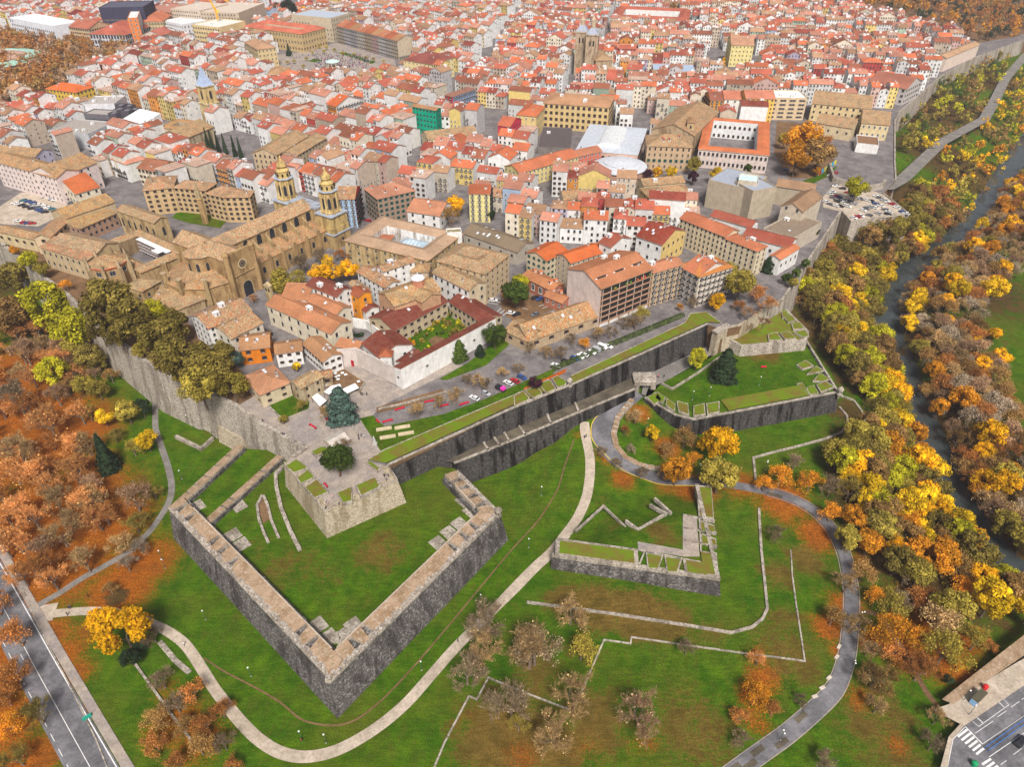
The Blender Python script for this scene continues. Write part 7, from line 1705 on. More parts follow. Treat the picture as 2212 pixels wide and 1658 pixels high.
PROTO['bare_tree'] = [(b[0], bare_crown(30 + i, b[1], 4200, .62, 120, .024)) for i, b in enumerate(bt_)]
PROTO['thinning_tree'] = [(b[0], bare_crown(40 + i, b[1], 2600, .62, 1700, .024)) for i, b in enumerate(bt_)]
PROTO['poplar_tree'] = [(straight_trunk(9, .25), leafy_crown(50 + i, 1900, 1.9, 5.2, 6.4, 24, .28, 2.6)) for i in range(2)]
PROTO['cypress_tree'] = [(straight_trunk(8, .2), conifer_crown(60, 10, 1.25, 1700, 20, .62, .0, .5, .24))]
PROTO['cone_tree'] = [(straight_trunk(8, .25), conifer_crown(61, 10, 2.6, 2800, 24, .8, .0, .2, .28))]
PROTO['fir_tree'] = [(straight_trunk(9.5, .22), conifer_crown(62, 10, 3.5, 3800, 8, .58, .5, 1.0, .25)), (straight_trunk(9.5, .22), conifer_crown(63, 10, 3.3, 3600, 9, .65, .45, .8, .25))]
PROTO['pine_tree'] = [(trunk_mesh(5, 3.4, .3, (.16, .10, .07), .6, 1, 1.8)[0], leafy_crown(70, 5200, 4.3, 1.9, 6.6, 34, .22))]
PROTO['shrub'] = [(straight_trunk(.6, .1), leafy_crown(80 + i, 700, 1.6, 1.15, 1.1, 12, .24)) for i in range(2)]
CROWN = {'leafy_tree': (4.1, 6.2, 9.9), 'autumn_tree': (4.1, 6.2, 9.9), 'bare_tree': (5.2, 6.0, 9.8), 'thinning_tree': (5.2, 6.0, 9.8), 'poplar_tree': (2.4, 6.4, 11.4), 'cypress_tree': (1.3, 5, 10), 'cone_tree': (2.6, 4.5, 10), 'fir_tree': (3.5, 4.5, 10), 'pine_tree': (4.3, 6.6, 8.6), 'shrub': (2.0, 1.1, 2.3)}
TCOL = dict(yellow=(.76, .50, .015), gold=(.84, .45, .010), olive=(.24, .185, .040), lime=(.46, .42, .020), brown=(.34, .20, .065), orange=(.62, .27, .020), rust=(.40, .17, .045), green=(.075, .115, .02), dark=(.034, .058, .027),
   grey=(.28, .205, .125), mauve=(.40, .25, .145), tan=(.45, .30, .135), red=(.70, .34, .115), blue=(.085, .14, .115), purple=(.06, .02, .035), pale=(.42, .33, .23), khaki=(.38, .30, .050))
CWORD = dict(yellow="bright yellow", gold="golden", olive="olive brown", lime="yellow green", brown="brown", orange="orange", rust="rust coloured", green="green", dark="dark green", grey="greyish", mauve="dusky brown", tan="tan", red="reddish", blue="blue green", purple="purple", pale="pale", khaki="khaki")
KWORD = dict(leafy_tree="leafy tree", autumn_tree="full crowned tree", bare_tree="bare tree", thinning_tree="half bare tree", poplar_tree="tall poplar", cypress_tree="slim cypress", cone_tree="conical evergreen", fir_tree="fir", pine_tree="umbrella pine", shrub="shrub")
PLACES = [(n, *G(u, v)) for n, u, v in (("the yellow ginkgo", 262, 1400), ("the outwork's left corner", 365, 1140), ("the outwork's tip", 722, 1557), ("the outwork's right sentry box", 1086, 1160), ("the detached outwork", 1380, 1180), ("the hairpin bend", 1290, 940), ("the road gate", 1385, 860),
   ("the far bastion's sentry box", 1815, 880), ("the gravel path's near loop", 640, 1640), ("the narrow grey path's fork", 335, 850), ("the near left road", 120, 1500), ("the avenue crossing", 2070, 1590), ("the outer kerb wall's corner", 1738, 1430), ("the long curved moat wall", 1640, 1360), ("the park road's bottom end", 1600, 1650), ("the park road's bend", 1835, 1290), ("the raised walk", 2110, 1500))] \
 + [("the river bend", *P(1915, 680, -12)), ("the river's near reach", *P(2040, 1050, -12)), ("the river's middle reach", *P(1965, 850, -12)), ("the river's far reach", *P(2110, 470, -12)), ("the tall right town wall", *P(1760, 560, 10)), ("the far valley road", *P(2080, 285, 10)), ("the right car park", *P(1880, 440, CZ)), ("the upper stone gate", *P(1559, 711, CZ)), ("the far right rampart", *P(1990, 200, CZ)),
  ("the river's last reach", *P(2150, 1200, -12)), ("the far river bank meadow", *P(2190, 700, -8)), ("the left town wall's start", *P(40, 560, CZ)), ("the long pale town wall", *P(260, 740, CZ))] + NAMED
TUSED = {}
TR = random.Random(99)
def plant(kind, x, y, z, s, col, label=None, group=None, sz=None, quick=False):
 if kind == 'leafy_tree' and col in ('yellow', 'gold', 'orange', 'lime'): kind = 'autumn_tree'
 tr, cr = TR.choice(PROTO[kind])
 if label is None:
  u, v = proj(x, y, z + CROWN[kind][1] * s)
  size = "large " if CROWN[kind][2] * s > 13 else "small " if CROWN[kind][2] * s < 6.5 and kind != 'shrub' else ""
  label = name_place(x, y, u, v, TUSED, size + CWORD[col] + " " + KWORD[kind], PLACES)
 t = thing(kind, label, "shrub" if kind == 'shrub' else "tree", (x, y, z), TR.uniform(0, 6.28), group)
 t.scale = (s, s, s * (sz or 1))
 b = link("trunk", tr, t)
 c = link("crown", cr, t)
 k = TR.uniform(.88, 1.12)
 c.color = tuple(v * k for v in TCOL[col]) + (1,)
 return t
def tree(kind, u, v, d, col, place='g', label=None, group=None, sz=None):
 """a tree whose crown centre is sighted at u, v and whose crown is d picture points across"""
 r, zc, h = CROWN[kind]
 z = CZ if place == 'c' else place if not isinstance(place, str) else 0
 s = 1.0
 for _ in range(4):
  p = P(u, v, z + zc * s) if place != 'g' else G(u, v, zc * s)
  s = d / 2 / (FPX / (p.y * CP - (p.z - CAM_H) * SP)) / r
 p = P(u, v, z + zc * s) if place != 'g' else G(u, v, zc * s)
 return plant(kind, p.x, p.y, p.z - zc * s, s, col, label, group, sz)
L_, B_, H_ = 'leafy_tree', 'bare_tree', 'thinning_tree'
for k, u, v, d, c in ((L_, 30, 600, 70, 'olive'), (L_, 15, 680, 90, 'brown'), (L_, 100, 655, 105, 'lime'), (L_, 150, 706, 98, 'lime'), (B_, 45, 745, 95, 'mauve'), (B_, 25, 840, 120, 'grey'), (L_, 112, 800, 66, 'lime'), (B_, 140, 825, 60, 'brown'), (L_, 178, 828, 44, 'khaki'), (L_, 210, 838, 46, 'khaki'), (B_, 150, 770, 60, 'mauve'), (B_, 200, 800, 50, 'mauve'),
      (H_, 188, 885, 58, 'olive'), (L_, 273, 888, 50, 'khaki'), (L_, 305, 880, 40, 'dark'), (L_, 224, 900, 38, 'yellow'), (L_, 316, 950, 46, 'yellow'), (H_, 283, 960, 60, 'khaki'), (H_, 245, 935, 50, 'olive'), (B_, 283, 1062, 108, 'mauve'), (H_, 288, 1122, 74, 'olive'), (H_, 330, 1060, 50, 'olive'), (B_, 30, 955, 115, 'tan'), (B_, 95, 895, 125, 'red'), (B_, 150, 1000, 110, 'red'),
      (B_, 115, 1065, 105, 'tan'), (B_, 175, 1070, 110, 'red'), (B_, 38, 1085, 110, 'red'), (B_, 122, 1140, 110, 'tan'), (B_, 200, 1105, 105, 'red'), (B_, 25, 1155, 105, 'red'), (B_, 255, 1165, 80, 'tan'), (B_, 298, 1172, 62, 'pale'), (B_, 175, 1200, 100, 'tan'), (B_, 270, 1212, 62, 'pale'), (B_, 38, 1230, 100, 'red'), (B_, 105, 1240, 95, 'red'), (B_, 70, 1010, 100, 'red'), (B_, 180, 945, 90, 'tan'), (H_, 235, 1268, 46, 'brown'),
      (B_, 326, 1366, 70, 'grey'), (L_, 280, 1422, 44, 'dark'), (L_, 300, 1398, 30, 'dark'), (B_, 345, 1462, 80, 'grey'), (H_, 412, 1490, 80, 'rust'), (B_, 376, 1515, 85, 'grey'), (H_, 333, 1545, 82, 'brown'), (H_, 439, 1560, 85, 'rust'), (H_, 476, 1530, 70, 'rust'), (H_, 330, 1600, 80, 'rust'), (H_, 426, 1606, 90, 'brown'), (B_, 480, 1600, 75, 'grey'), (H_, 395, 1560, 70, 'brown'), (H_, 500, 1650, 60, 'rust'), (H_, 380, 1640, 70, 'rust'),
      (H_, 25, 1362, 105, 'rust'), (H_, 25, 1445, 100, 'rust'), (B_, 70, 1530, 110, 'olive'), (H_, 15, 1560, 80, 'orange'), (B_, 30, 1630, 90, 'olive'), (H_, -20, 1300, 90, 'rust'), (H_, 5, 1500, 80, 'rust')):
 tree(k, u, v, d, c)
tree(L_, 264, 1362, 112, 'gold', label="blazing yellow ginkgo beside the gravel path at the lower left", sz=1.05)
tree(L_, 218, 1338, 62, 'gold', label="side stem of golden leaves joined to the left of the blazing ginkgo")
tree('cone_tree', 226, 985, 46, 'dark', label="tall dark conical evergreen alone among fallen orange leaves", sz=1.15)
for k, u, v, d, c in ((L_, 190, 772, 62, 'olive'), (H_, 236, 805, 50, 'brown'), (L_, 165, 742, 60, 'khaki'), (L_, 210, 785, 40, 'olive')): tree(k, u, v, d, c)
for u, v, d, c in ((215, 722, 60, 'olive'), (258, 738, 56, 'olive'), (300, 768, 34, 'khaki'), (345, 800, 30, 'olive'), (385, 825, 30, 'khaki'), (428, 846, 26, 'olive')): tree(L_, u, v - 12, d, c, 'c')
for k, u, v, d, c in ((L_, 232, 660, 120, 'olive'), (L_, 285, 690, 100, 'olive'), (L_, 350, 735, 100, 'olive'), (L_, 400, 770, 110, 'olive'), (L_, 455, 800, 100, 'olive'), (L_, 430, 830, 90, 'khaki'), (L_, 500, 830, 70, 'khaki'), (L_, 330, 670, 50, 'lime'), (H_, 260, 640, 70, 'olive'), (L_, 375, 700, 70, 'olive'), (L_, 508, 775, 36, 'blue'), (L_, 480, 765, 60, 'olive'), (L_, 90, 580, 34, 'khaki'), (L_, 60, 560, 40, 'lime'), (H_, 140, 610, 40, 'orange'), (L_, 30, 540, 20, 'orange'),
      (L_, 612, 610, 66, 'khaki'), (B_, 650, 560, 70, 'grey'), (B_, 690, 545, 60, 'grey'), (L_, 690, 590, 50, 'gold'), (L_, 720, 585, 46, 'gold'), (L_, 755, 580, 44, 'gold'), (H_, 640, 590, 50, 'khaki'), (B_, 735, 545, 46, 'rust'), (H_, 705, 555, 40, 'yellow'), (B_, 970, 455, 70, 'brown'), (L_, 985, 440, 40, 'gold'), (L_, 1060, 462, 22, 'dark'), (L_, 1115, 630, 62, 'green'), (L_, 1125, 610, 40, 'lime'), (H_, 1095, 630, 40, 'rust')):
 tree(k, u, v, d, c, 'c')
for k, u, v, d, c, lb in (('pine_tree', 727, 990, 72, 'green', "broad dark umbrella pine on the bastion platform"), ('fir_tree', 735, 876, 66, 'blue', "big blue green cedar beside the white awnings"), ('fir_tree', 992, 758, 38, 'green', "slim dark fir in front of the white convent wall, left of three"), ('fir_tree', 1037, 758, 22, 'dark', "small pointed fir in front of the white convent wall, middle of three"), (L_, 1068, 720, 54, 'green', "wide bushy cedar at the right end of the white convent wall"), ('fir_tree', 1568, 790, 60, 'dark', "great dark cedar on the lawn below the upper gate"),
       (L_, 1506, 772, 46, 'lime', "yellow green tree beside the path left of the great cedar"), (L_, 1157, 826, 30, 'purple', "round purple leaved tree beside the leaf strewn strip"), ('fir_tree', 1660, 572, 28, 'dark', "dark fir beside the white gable house under the museum")):
 tree(k, u, v, d, c, 9.8 if u in (1568, 1506) else 'c', label=lb)
for k, u, v, d, c in ((B_, 900, 880, 62, 'tan'), (B_, 948, 862, 50, 'tan'), (B_, 985, 845, 55, 'tan'), (B_, 1010, 815, 44, 'grey'), (B_, 1032, 815, 50, 'tan'), (B_, 1052, 822, 40, 'grey'), (H_, 1085, 800, 36, 'tan'), (B_, 1118, 790, 40, 'grey'), (B_, 1145, 745, 44, 'grey'), (B_, 1180, 755, 50, 'tan'), (B_, 1213, 755, 50, 'grey'), (H_, 1265, 738, 40, 'orange'), (B_, 1235, 725, 42, 'grey'), (B_, 1293, 715, 50, 'tan'), (B_, 1320, 710, 44, 'grey'), (B_, 1350, 690, 46, 'grey'), (H_, 1388, 672, 56, 'khaki'), (B_, 1375, 690, 50, 'grey'),
      (H_, 1365, 695, 26, 'rust'), (B_, 1500, 645, 40, 'grey'), (H_, 1468, 660, 26, 'orange'), (L_, 1550, 650, 38, 'gold'), (L_, 1600, 610, 66, 'khaki'), (L_, 1575, 585, 40, 'khaki'), (H_, 1640, 625, 60, 'rust'), (B_, 1665, 650, 60, 'red'), (B_, 1620, 670, 50, 'mauve'), (H_, 1600, 655, 40, 'rust'), (B_, 1540, 640, 40, 'grey'), (B_, 1650, 690, 40, 'mauve'), (L_, 1700, 600, 24, 'green'), (L_, 1720, 590, 22, 'green'), (L_, 1740, 570, 22, 'green'), (L_, 1715, 610, 22, 'khaki'), (L_, 1760, 500, 20, 'green'),
      (B_, 740, 955, 56, 'grey'), (B_, 700, 885, 50, 'tan'), (H_, 650, 870, 40, 'olive'), (B_, 545, 640, 30, 'rust'), (L_, 640, 792, 20, 'yellow'), (L_, 585, 810, 20, 'dark'), (L_, 612, 905, 20, 'khaki')):
 tree(k, u, v, d, c, 'c')
for rc, x, y, d, c in ((11, 1560, 1230, 12, 'yellow'), (11, 1610, 1270, 16, 'lime'), (11, 1685, 1180, 17, 'green'), (11, 1610, 1210, 14, 'khaki'), (11, 1720, 1300, 18, 'khaki'), (11, 1410, 1305, 14, 'green'), (11, 1320, 1380, 10, 'gold'), (11, 1560, 1330, 9, 'dark'), (11, 1450, 1350, 14, 'green'), (11, 1370, 1330, 12, 'khaki'), (11, 1780, 1270, 14, 'olive'), (11, 900, 1350, 20, 'dark'), (11, 850, 1350, 16, 'dark'), (11, 120, 1330, 18, 'dark'), (11, 1480, 1440, 10, 'lime'), (11, 1400, 1430, 10, 'green'), (11, 1500, 1290, 16, 'lime'), (11, 1530, 1240, 18, 'khaki'), (11, 1590, 1320, 16, 'green'), (11, 1650, 1240, 20, 'olive'), (11, 1740, 1230, 20, 'lime'), (11, 1800, 1310, 18, 'khaki'), (11, 1470, 1340, 14, 'olive'), (11, 1350, 1410, 16, 'orange'), (11, 1430, 1390, 16, 'khaki'), (11, 1690, 1330, 20, 'olive'), (11, 1640, 1160, 16, 'khaki'), (11, 1500, 1480, 12, 'brown'), (11, 1450, 1470, 12, 'brown')):
 tree('shrub', *PX(rc, x, y), d, c, 'c')
hl = pz([(1192, 800), (1330, 742), (1476, 682)], CZ)
mb, hr = MB(), random.Random(6)
for a, b in zip(hl[:-1], hl[1:]):
 e = b - a
 for i in range(int(e.length * 55)):
  p = a + e * hr.random()
  w = hr.uniform(0, math.pi)
  n = Vector((e.y, -e.x)).normalized() * math.cos(w)
  d = Vector((n.x, n.y, math.sin(w)))
  t = hr.uniform(.6, 1.5) * (1.5 if math.sin(p.x * .9) > .8 else 1)
  q = Vector((p.x, p.y, CZ + .1)) + Vector((d.x * 1.5, d.y * 1.5, d.z * 1.5)) * hr.uniform(.85, 1.1)
  leaf_quad(mb, q, (d + rvec(hr) * .5).normalized(), .22, t, hr)
o = mb.build("hedge", M['leaf'])
o.color = (.07, .10, .022, 1)
tag(o, "long dark clipped hedge along the rampart turf above the parked cars", "hedge")
for u, v, c in ((1580, 700, 'mauve'), (1605, 690, 'rust'), (1632, 678, 'mauve'), (1655, 668, 'red'), (1615, 715, 'mauve')): tree(B_, u, v - 14, 36, c, 15.0)
for k, u, v, d, c in ((H_, 1482, 935, 78, 'brown'), (L_, 1462, 1015, 64, 'orange'), (L_, 1552, 960, 84, 'gold'), (L_, 1556, 1022, 84, 'khaki'), (L_, 1408, 935, 36, 'yellow'), (H_, 1374, 893, 52, 'tan'), (B_, 1300, 970, 40, 'grey'), (B_, 1331, 996, 40, 'grey'), (B_, 1386, 1016, 46, 'grey'), (B_, 1430, 1020, 40, 'grey'), (B_, 1363, 965, 34, 'pale'), (H_, 1440, 965, 60, 'brown'), (H_, 1500, 985, 50, 'orange'), (B_, 1350, 925, 40, 'rust'),
      (H_, 1690, 1020, 76, 'orange'), (H_, 1655, 1040, 60, 'orange'), (H_, 1755, 1030, 76, 'orange'), (B_, 1800, 1040, 80, 'grey'), (B_, 1720, 990, 60, 'grey'), (L_, 1850, 1115, 56, 'orange'), (L_, 1880, 1170, 60, 'orange'), (B_, 1680, 1145, 60, 'grey'), (B_, 1835, 1252, 84, 'tan'), (H_, 1803, 1325, 74, 'brown'), (H_, 1895, 1285, 70, 'orange'), (B_, 1880, 1395, 70, 'tan'), (H_, 1892, 1462, 76, 'tan'), (H_, 1988, 1368, 86, 'orange'), (H_, 2000, 1425, 80, 'rust'), (L_, 2045, 1312, 70, 'khaki'), (L_, 2145, 1292, 92, 'yellow'), (H_, 2085, 1265, 80, 'orange'),
      (H_, 2110, 1365, 50, 'orange'), (H_, 2010, 1285, 80, 'rust'), (B_, 1960, 1240, 70, 'grey'), (B_, 2020, 1600, 76, 'grey'), (B_, 2030, 1545, 70, 'tan'), (H_, 2075, 1430, 44, 'gold'), (L_, 2050, 1468, 22, 'dark'), (H_, 2140, 1390, 50, 'rust'), (H_, 1940, 1330, 60, 'orange'),
      (B_, 1050, 1380, 120, 'tan'), (B_, 1145, 1390, 170, 'tan'), (H_, 1258, 1392, 100, 'khaki'), (B_, 1235, 1312, 110, 'tan'), (B_, 1105, 1510, 150, 'grey'), (B_, 1200, 1575, 140, 'tan'), (B_, 1386, 1525, 150, 'mauve'), (B_, 1850, 1340, 90, 'tan'), (H_, 1925, 1400, 80, 'rust'), (B_, 1945, 1290, 90, 'grey'), (H_, 1870, 1225, 80, 'brown'), (B_, 1900, 1520, 70, 'tan'), (H_, 1800, 1100, 70, 'orange'), (L_, 1830, 1160, 60, 'khaki'), (L_, 1940, 1210, 70, 'olive'), (L_, 1985, 1235, 70, 'khaki'), (L_, 2060, 1345, 60, 'olive'), (L_, 1900, 1130, 64, 'olive'), (B_, 1485, 1395, 60, 'grey'), (B_, 1640, 1420, 56, 'red'), (H_, 1634, 1495, 90, 'orange'), (B_, 1605, 1592, 66, 'grey'), (B_, 1732, 1508, 48, 'grey'), (H_, 1672, 1530, 60, 'rust'), (B_, 1785, 1642, 76, 'grey'), (H_, 1600, 1545, 60, 'rust'), (B_, 1120, 1560, 70, 'khaki'), (B_, 1030, 1420, 80, 'tan'), (B_, 1660, 800, 40, 'grey'), (B_, 1790, 700, 50, 'grey')):
 tree(k, u, v, d, c)
for u, v, c in ((1845, 492, 'olive'), (1868, 496, 'khaki'), (1892, 495, 'olive'), (1915, 493, 'brown'), (1938, 490, 'khaki'), (1960, 482, 'olive'), (1980, 465, 'khaki'), (1962, 450, 'olive'), (1880, 510, 'brown'), (1930, 508, 'olive')): tree(L_, u, v, 48, c, 5.0)
for k, u, v, d, c in ((L_, 1735, 300, 80, 'orange'), (L_, 1772, 328, 66, 'brown'), (L_, 1722, 338, 60, 'orange'), (L_, 1695, 300, 30, 'khaki'), (H_, 1790, 300, 40, 'rust'), (L_, 1765, 368, 20, 'orange'), (L_, 1852, 405, 50, 'lime'), (L_, 1399, 374, 22, 'purple'), (L_, 1497, 382, 26, 'purple'), (L_, 1420, 372, 24, 'gold'), (L_, 1450, 370, 26, 'yellow'), (L_, 1500, 355, 34, 'khaki'), (L_, 1548, 375, 34, 'yellow'), (L_, 1615, 365, 22, 'green'), (L_, 1110, 285, 30, 'brown'), (L_, 1135, 297, 26, 'dark'), (H_, 1355, 255, 24, 'rust'), (H_, 1620, 375, 26, 'rust'), (L_, 1100, 320, 20, 'khaki'), (L_, 1640, 315, 20, 'green')):
 tree(k, u, v, d, c, 'c')
for k, u, v, d in (('poplar_tree', 1547, 150, 15), ('poplar_tree', 1562, 140, 14), ('poplar_tree', 1572, 120, 10), ('poplar_tree', 1595, 150, 9), ('poplar_tree', 1600, 165, 8)):
 tree(k, u, v, d, 'gold', 'c')
for k, u in enumerate((447, 457, 470, 485, 505, 518)):
 tree('cypress_tree', u, 305 + k * 4, 9, 'dark', 'c', label="slim dark cypress in the row of six behind the cathedral yard", group="cypress row behind the cathedral", sz=1.35)
for u, v, d, c in ((625, 20, 40, 'dark'), (580, 30, 24, 'dark'), (600, 22, 30, 'dark'), (655, 25, 22, 'gold'), (1508, 30, 24, 'dark'), (1480, 15, 24, 'gold'), (1455, 18, 24, 'brown'), (395, 208, 22, 'green'), (425, 212, 24, 'khaki')): tree(L_, u, v, d, c, 'c')
for i in range(14):
 u, v = ((655, 140), (675, 112), (700, 108), (705, 100), (722, 105), (740, 112), (765, 115), (790, 122), (806, 125), (828, 130), (662, 124), (634, 130), (620, 132), (690, 98))[i]
 tree(H_, u, v, 13, 'khaki', 'c', label="small thin leaved tree in the main square among many alike", group="small trees in the main square")
tree('cone_tree', 623, 108, 13, 'dark', 'c', label="dark green christmas tree before the arcaded palace on the square")
def scatter(poly, n, gap, seed):
 rng = random.Random(seed)
 x0, x1, y0, y1 = min(p.x for p in poly), max(p.x for p in poly), min(p.y for p in poly), max(p.y for p in poly)
 out, tries = [], 0
 cell = {}
 while len(out) < n and tries < n * 60:
  tries += 1
  x, y = rng.uniform(x0, x1), rng.uniform(y0, y1)
  if not inpoly(x, y, poly): continue
  k = (int(x / gap), int(y / gap))
  if any((x - a) ** 2 + (y - b) ** 2 < gap * gap for i in (-1, 0, 1) for j in (-1, 0, 1) for a, b in cell.get((k[0] + i, k[1] + j), ())): continue
  cell.setdefault(k, []).append((x, y)); out.append((x, y))
 return out
ROADS = [hxy[::4], np.array([tuple(p)[:2] for p in vroad])]
def clear(x, y, rr=6.5):
 if float(dist_poly(np.array([x]), np.array([y]), RIVER)[0]) < rr: return False
 for r in ROADS:
  if float(dist_poly(np.array([x]), np.array([y]), [Vector(p) for p in r])[0]) < 6.0: return False
 return not inpoly(x, y, CITY)
def gpoly(pts, z=0): return [V2(P(u, v, z)) for u, v in pts]
bank = gpoly([(1830, 470), (1925, 482), (2000, 430), (2100, 470), (2060, 530), (1960, 590), (1912, 640), (1908, 720), (1940, 800), (1965, 860), (1990, 920), (2010, 980), (2050, 1070), (2110, 1160), (2160, 1230), (2230, 1290), (2225, 1335), (2100, 1250), (1930, 1215), (1870, 1150), (1810, 1075), (1795, 1005), (1840, 950), (1890, 930), (1885, 890), (1835, 842), (1788, 775), (1752, 726), (1722, 690), (1705, 650), (1770, 540)], -3)
n_ = 0
for i, (x, y) in enumerate(scatter(bank, 420, 5.0, 3)):
 if not clear(x, y): continue
 k = TR.choice((L_, L_, L_, L_, H_, B_))
 near = proj(x, y, 0)[1] > 780
 c = TR.choice(('olive', 'khaki', 'khaki', 'lime', 'yellow', 'khaki', 'brown', 'orange', 'olive', 'gold', 'brown', 'yellow', 'lime') if near else ('olive', 'khaki', 'brown', 'olive', 'brown', 'olive', 'khaki', 'rust', 'yellow', 'lime'))
 plant(k, x, y, tz(x, y), TR.uniform(.95, 1.65), c, group="trees of the riverside wood")
bank2 = gpoly([(2240, 350), (2180, 400), (2130, 470), (2080, 540), (2000, 600), (1955, 650), (1955, 720), (1975, 790), (2000, 850), (2020, 920), (2060, 990), (2080, 1060), (2130, 1130), (2190, 1200), (2260, 1250), (2260, 1020), (2200, 930), (2150, 830), (2110, 730), (2120, 660), (2190, 610), (2260, 560)], -8)
for i, (x, y) in enumerate(scatter(bank2, 290, 4.8, 4)):
 if not clear(x, y): continue
 k = TR.choice((B_, B_, H_, H_, L_))
 c = TR.choice(('gold', 'orange', 'khaki', 'yellow')) if k == L_ else TR.choice(('tan', 'pale', 'mauve', 'brown', 'rust'))
 plant(k, x, y, tz(x, y), TR.uniform(1.0, 1.6), c, group="trees of the far river bank")
for u, v, d, c in ((2060, 610, 44, 'gold'), (2045, 650, 34, 'gold'), (2150, 620, 56, 'yellow'), (2165, 580, 40, 'gold'), (2045, 690, 30, 'gold'), (2115, 740, 30, 'gold'), (2150, 720, 30, 'gold'), (2125, 810, 30, 'gold'), (2165, 770, 40, 'gold'), (2190, 480, 36, 'gold'), (2130, 1040, 60, 'gold'), (2180, 1020, 50, 'orange'), (2030, 880, 44, 'orange')): tree(L_, u, v, d, c)
FARW, fr = MB(), random.Random(23)
def far_crown(x, y, z, s, col):
 cl = [Vector((fr.gauss(0, 1.7), fr.gauss(0, 1.7), 6 + fr.gauss(0, 1.6))) for _ in range(14)]
 FARW.tube([(x, y, z - .5), (x, y, z + 5 * s)], [.35 * s, .2 * s], 4, (.12, .09, .06))
 for i in range(520):
  d = rvec(fr); p = (cl[i % 14] + d * fr.uniform(.7, 1.3)) * s + Vector((x, y, z)); t = (.65 + .07 * (i % 14)) * fr.uniform(.75, 1.2)
  n = (d + rvec(fr) * .7).normalized(); a = n.orthogonal().normalized() * s * fr.uniform(.2, .5); b = n.cross(a) * fr.uniform(.6, 1)
  FARW.face([p - a, p - b, p + a, p + b], tuple(v * t for v in TCOL[col]))
slope = gpoly([(1945, 250), (2040, 172), (2110, 132), (2215, 100), (2260, 160), (2170, 160), (2140, 215), (2110, 255), (2020, 305), (1945, 380)], 10)
for x, y in scatter(slope, 110, 8, 5):
 if not clear(x, y): continue
 far_crown(x, y, tz(x, y), TR.uniform(.9, 1.5), TR.choice(('olive', 'khaki', 'green', 'brown', 'lime', 'olive')))
slope2 = gpoly([(1975, 360), (2060, 315), (2140, 270), (2185, 190), (2260, 150), (2260, 260), (2190, 320), (2140, 400), (2080, 460), (2010, 450), (1965, 430)], 2)
for x, y in scatter(slope2, 100, 8, 6):
 if not clear(x, y): continue
 far_crown(x, y, tz(x, y), TR.uniform(.9, 1.5), TR.choice(('olive', 'khaki', 'gold', 'brown', 'lime', 'yellow', 'orange')))
plaza_wood = gpoly([(-40, 75), (60, 84), (150, 100), (282, 102), (278, 128), (185, 170), (100, 214), (-40, 255)], CZ)
for x, y in scatter(plaza_wood, 300, 6.5, 7): far_crown(x, y, CZ, TR.uniform(1.2, 1.7), TR.choice(('rust', 'brown', 'rust', 'mauve')))
far_wood = gpoly([(1795, 3), (1880, 14), (1960, 36), (2075, 70), (2112, 92), (2190, 80), (2330, 30), (2330, -20), (1795, -20)], CZ)
for x, y in scatter(far_wood, 330, 9, 8): far_crown(x, y, 14 if not inpoly(x, y, CITY) else CZ, TR.uniform(1.2, 1.7), TR.choice(('rust', 'orange', 'rust', 'brown', 'dark')))
tag(FARW.build("far_woods", mat_attr("far_leaves", .9, .3)), "far olive and russet woods along the valley road and beyond the town", "woods", kind='stuff')
tag(sheet('promenade_ground', [p.to_2d() if len(p) > 2 else p for p in far_wood], CZ + .06, M['earth'], 40), kind='structure')
tag(sheet('promenade_ground', plaza_wood, CZ + .06, M['earth'], 20), kind='structure')
for i in range(18):
 tree('shrub', 2000 + i * 5 + TR.uniform(-15, 15), 1200 + i * 8, 16, TR.choice(('khaki', 'brown', 'green')))
mb, ur = MB(), random.Random(17)
for poly, n in ((bank, 1500), (bank2, 700), (slope, 500), (slope2, 500)):
 for x, y in scatter(poly, n, 1.6, n):
  if not clear(x, y, 8): continue
  z = tz(x, y); c = ur.choice(((.16, .10, .02), (.08, .075, .012), (.20, .085, .02), (.05, .06, .01), (.25, .15, .02)))
  for _ in range(8):
   p = Vector((x + ur.uniform(-1.2, 1.2), y + ur.uniform(-1.2, 1.2), z + ur.uniform(.1, 1.5)))
   d = rvec(ur); a = d.orthogonal().normalized() * ur.uniform(.2, .5); b = d.cross(a)
   t = ur.uniform(.6, 1.4)
   mb.face([p - a, p - b, p + a, p + b], tuple(v * t for v in c))
tag(mb.build("undergrowth", mat_attr("undergrowth_leaves", .9, .3)), "brown and olive undergrowth on the wood floor", "undergrowth", kind='stuff')
park = gp([(-60, 700), (60, 690), (150, 760), (175, 860), (215, 1000), (240, 1080), (250, 1150), (310, 1190), (250, 1235), (60, 1290), (-60, 1200)])
for x, y in scatter(park, 46, 8.5, 41):
 if float(dist_poly(np.array([x]), np.array([y]), [Vector(p) for p in gp([(226, 1000), (240, 985)])])[0]) < 7: continue
 plant(B_, x, y, tz(x, y), TR.uniform(1.2, 1.9), TR.choice(('red', 'tan', 'red', 'mauve', 'rust')), group="bare trees of the left park")
mead = gp([(960, 1640), (1020, 1400), (1120, 1330), (1290, 1380), (1260, 1540), (1250, 1640)])
for x, y in scatter(mead, 4, 12, 77): plant(TR.choice((B_, B_, H_)), x, y, tz(x, y), TR.uniform(1.2, 2.1), TR.choice(('tan', 'grey', 'khaki', 'tan')), group="bare trees of the near meadow")
verge = gp([(1860, 1260), (1960, 1250), (2110, 1390), (2050, 1480), (1960, 1540), (1870, 1480), (1860, 1380)])
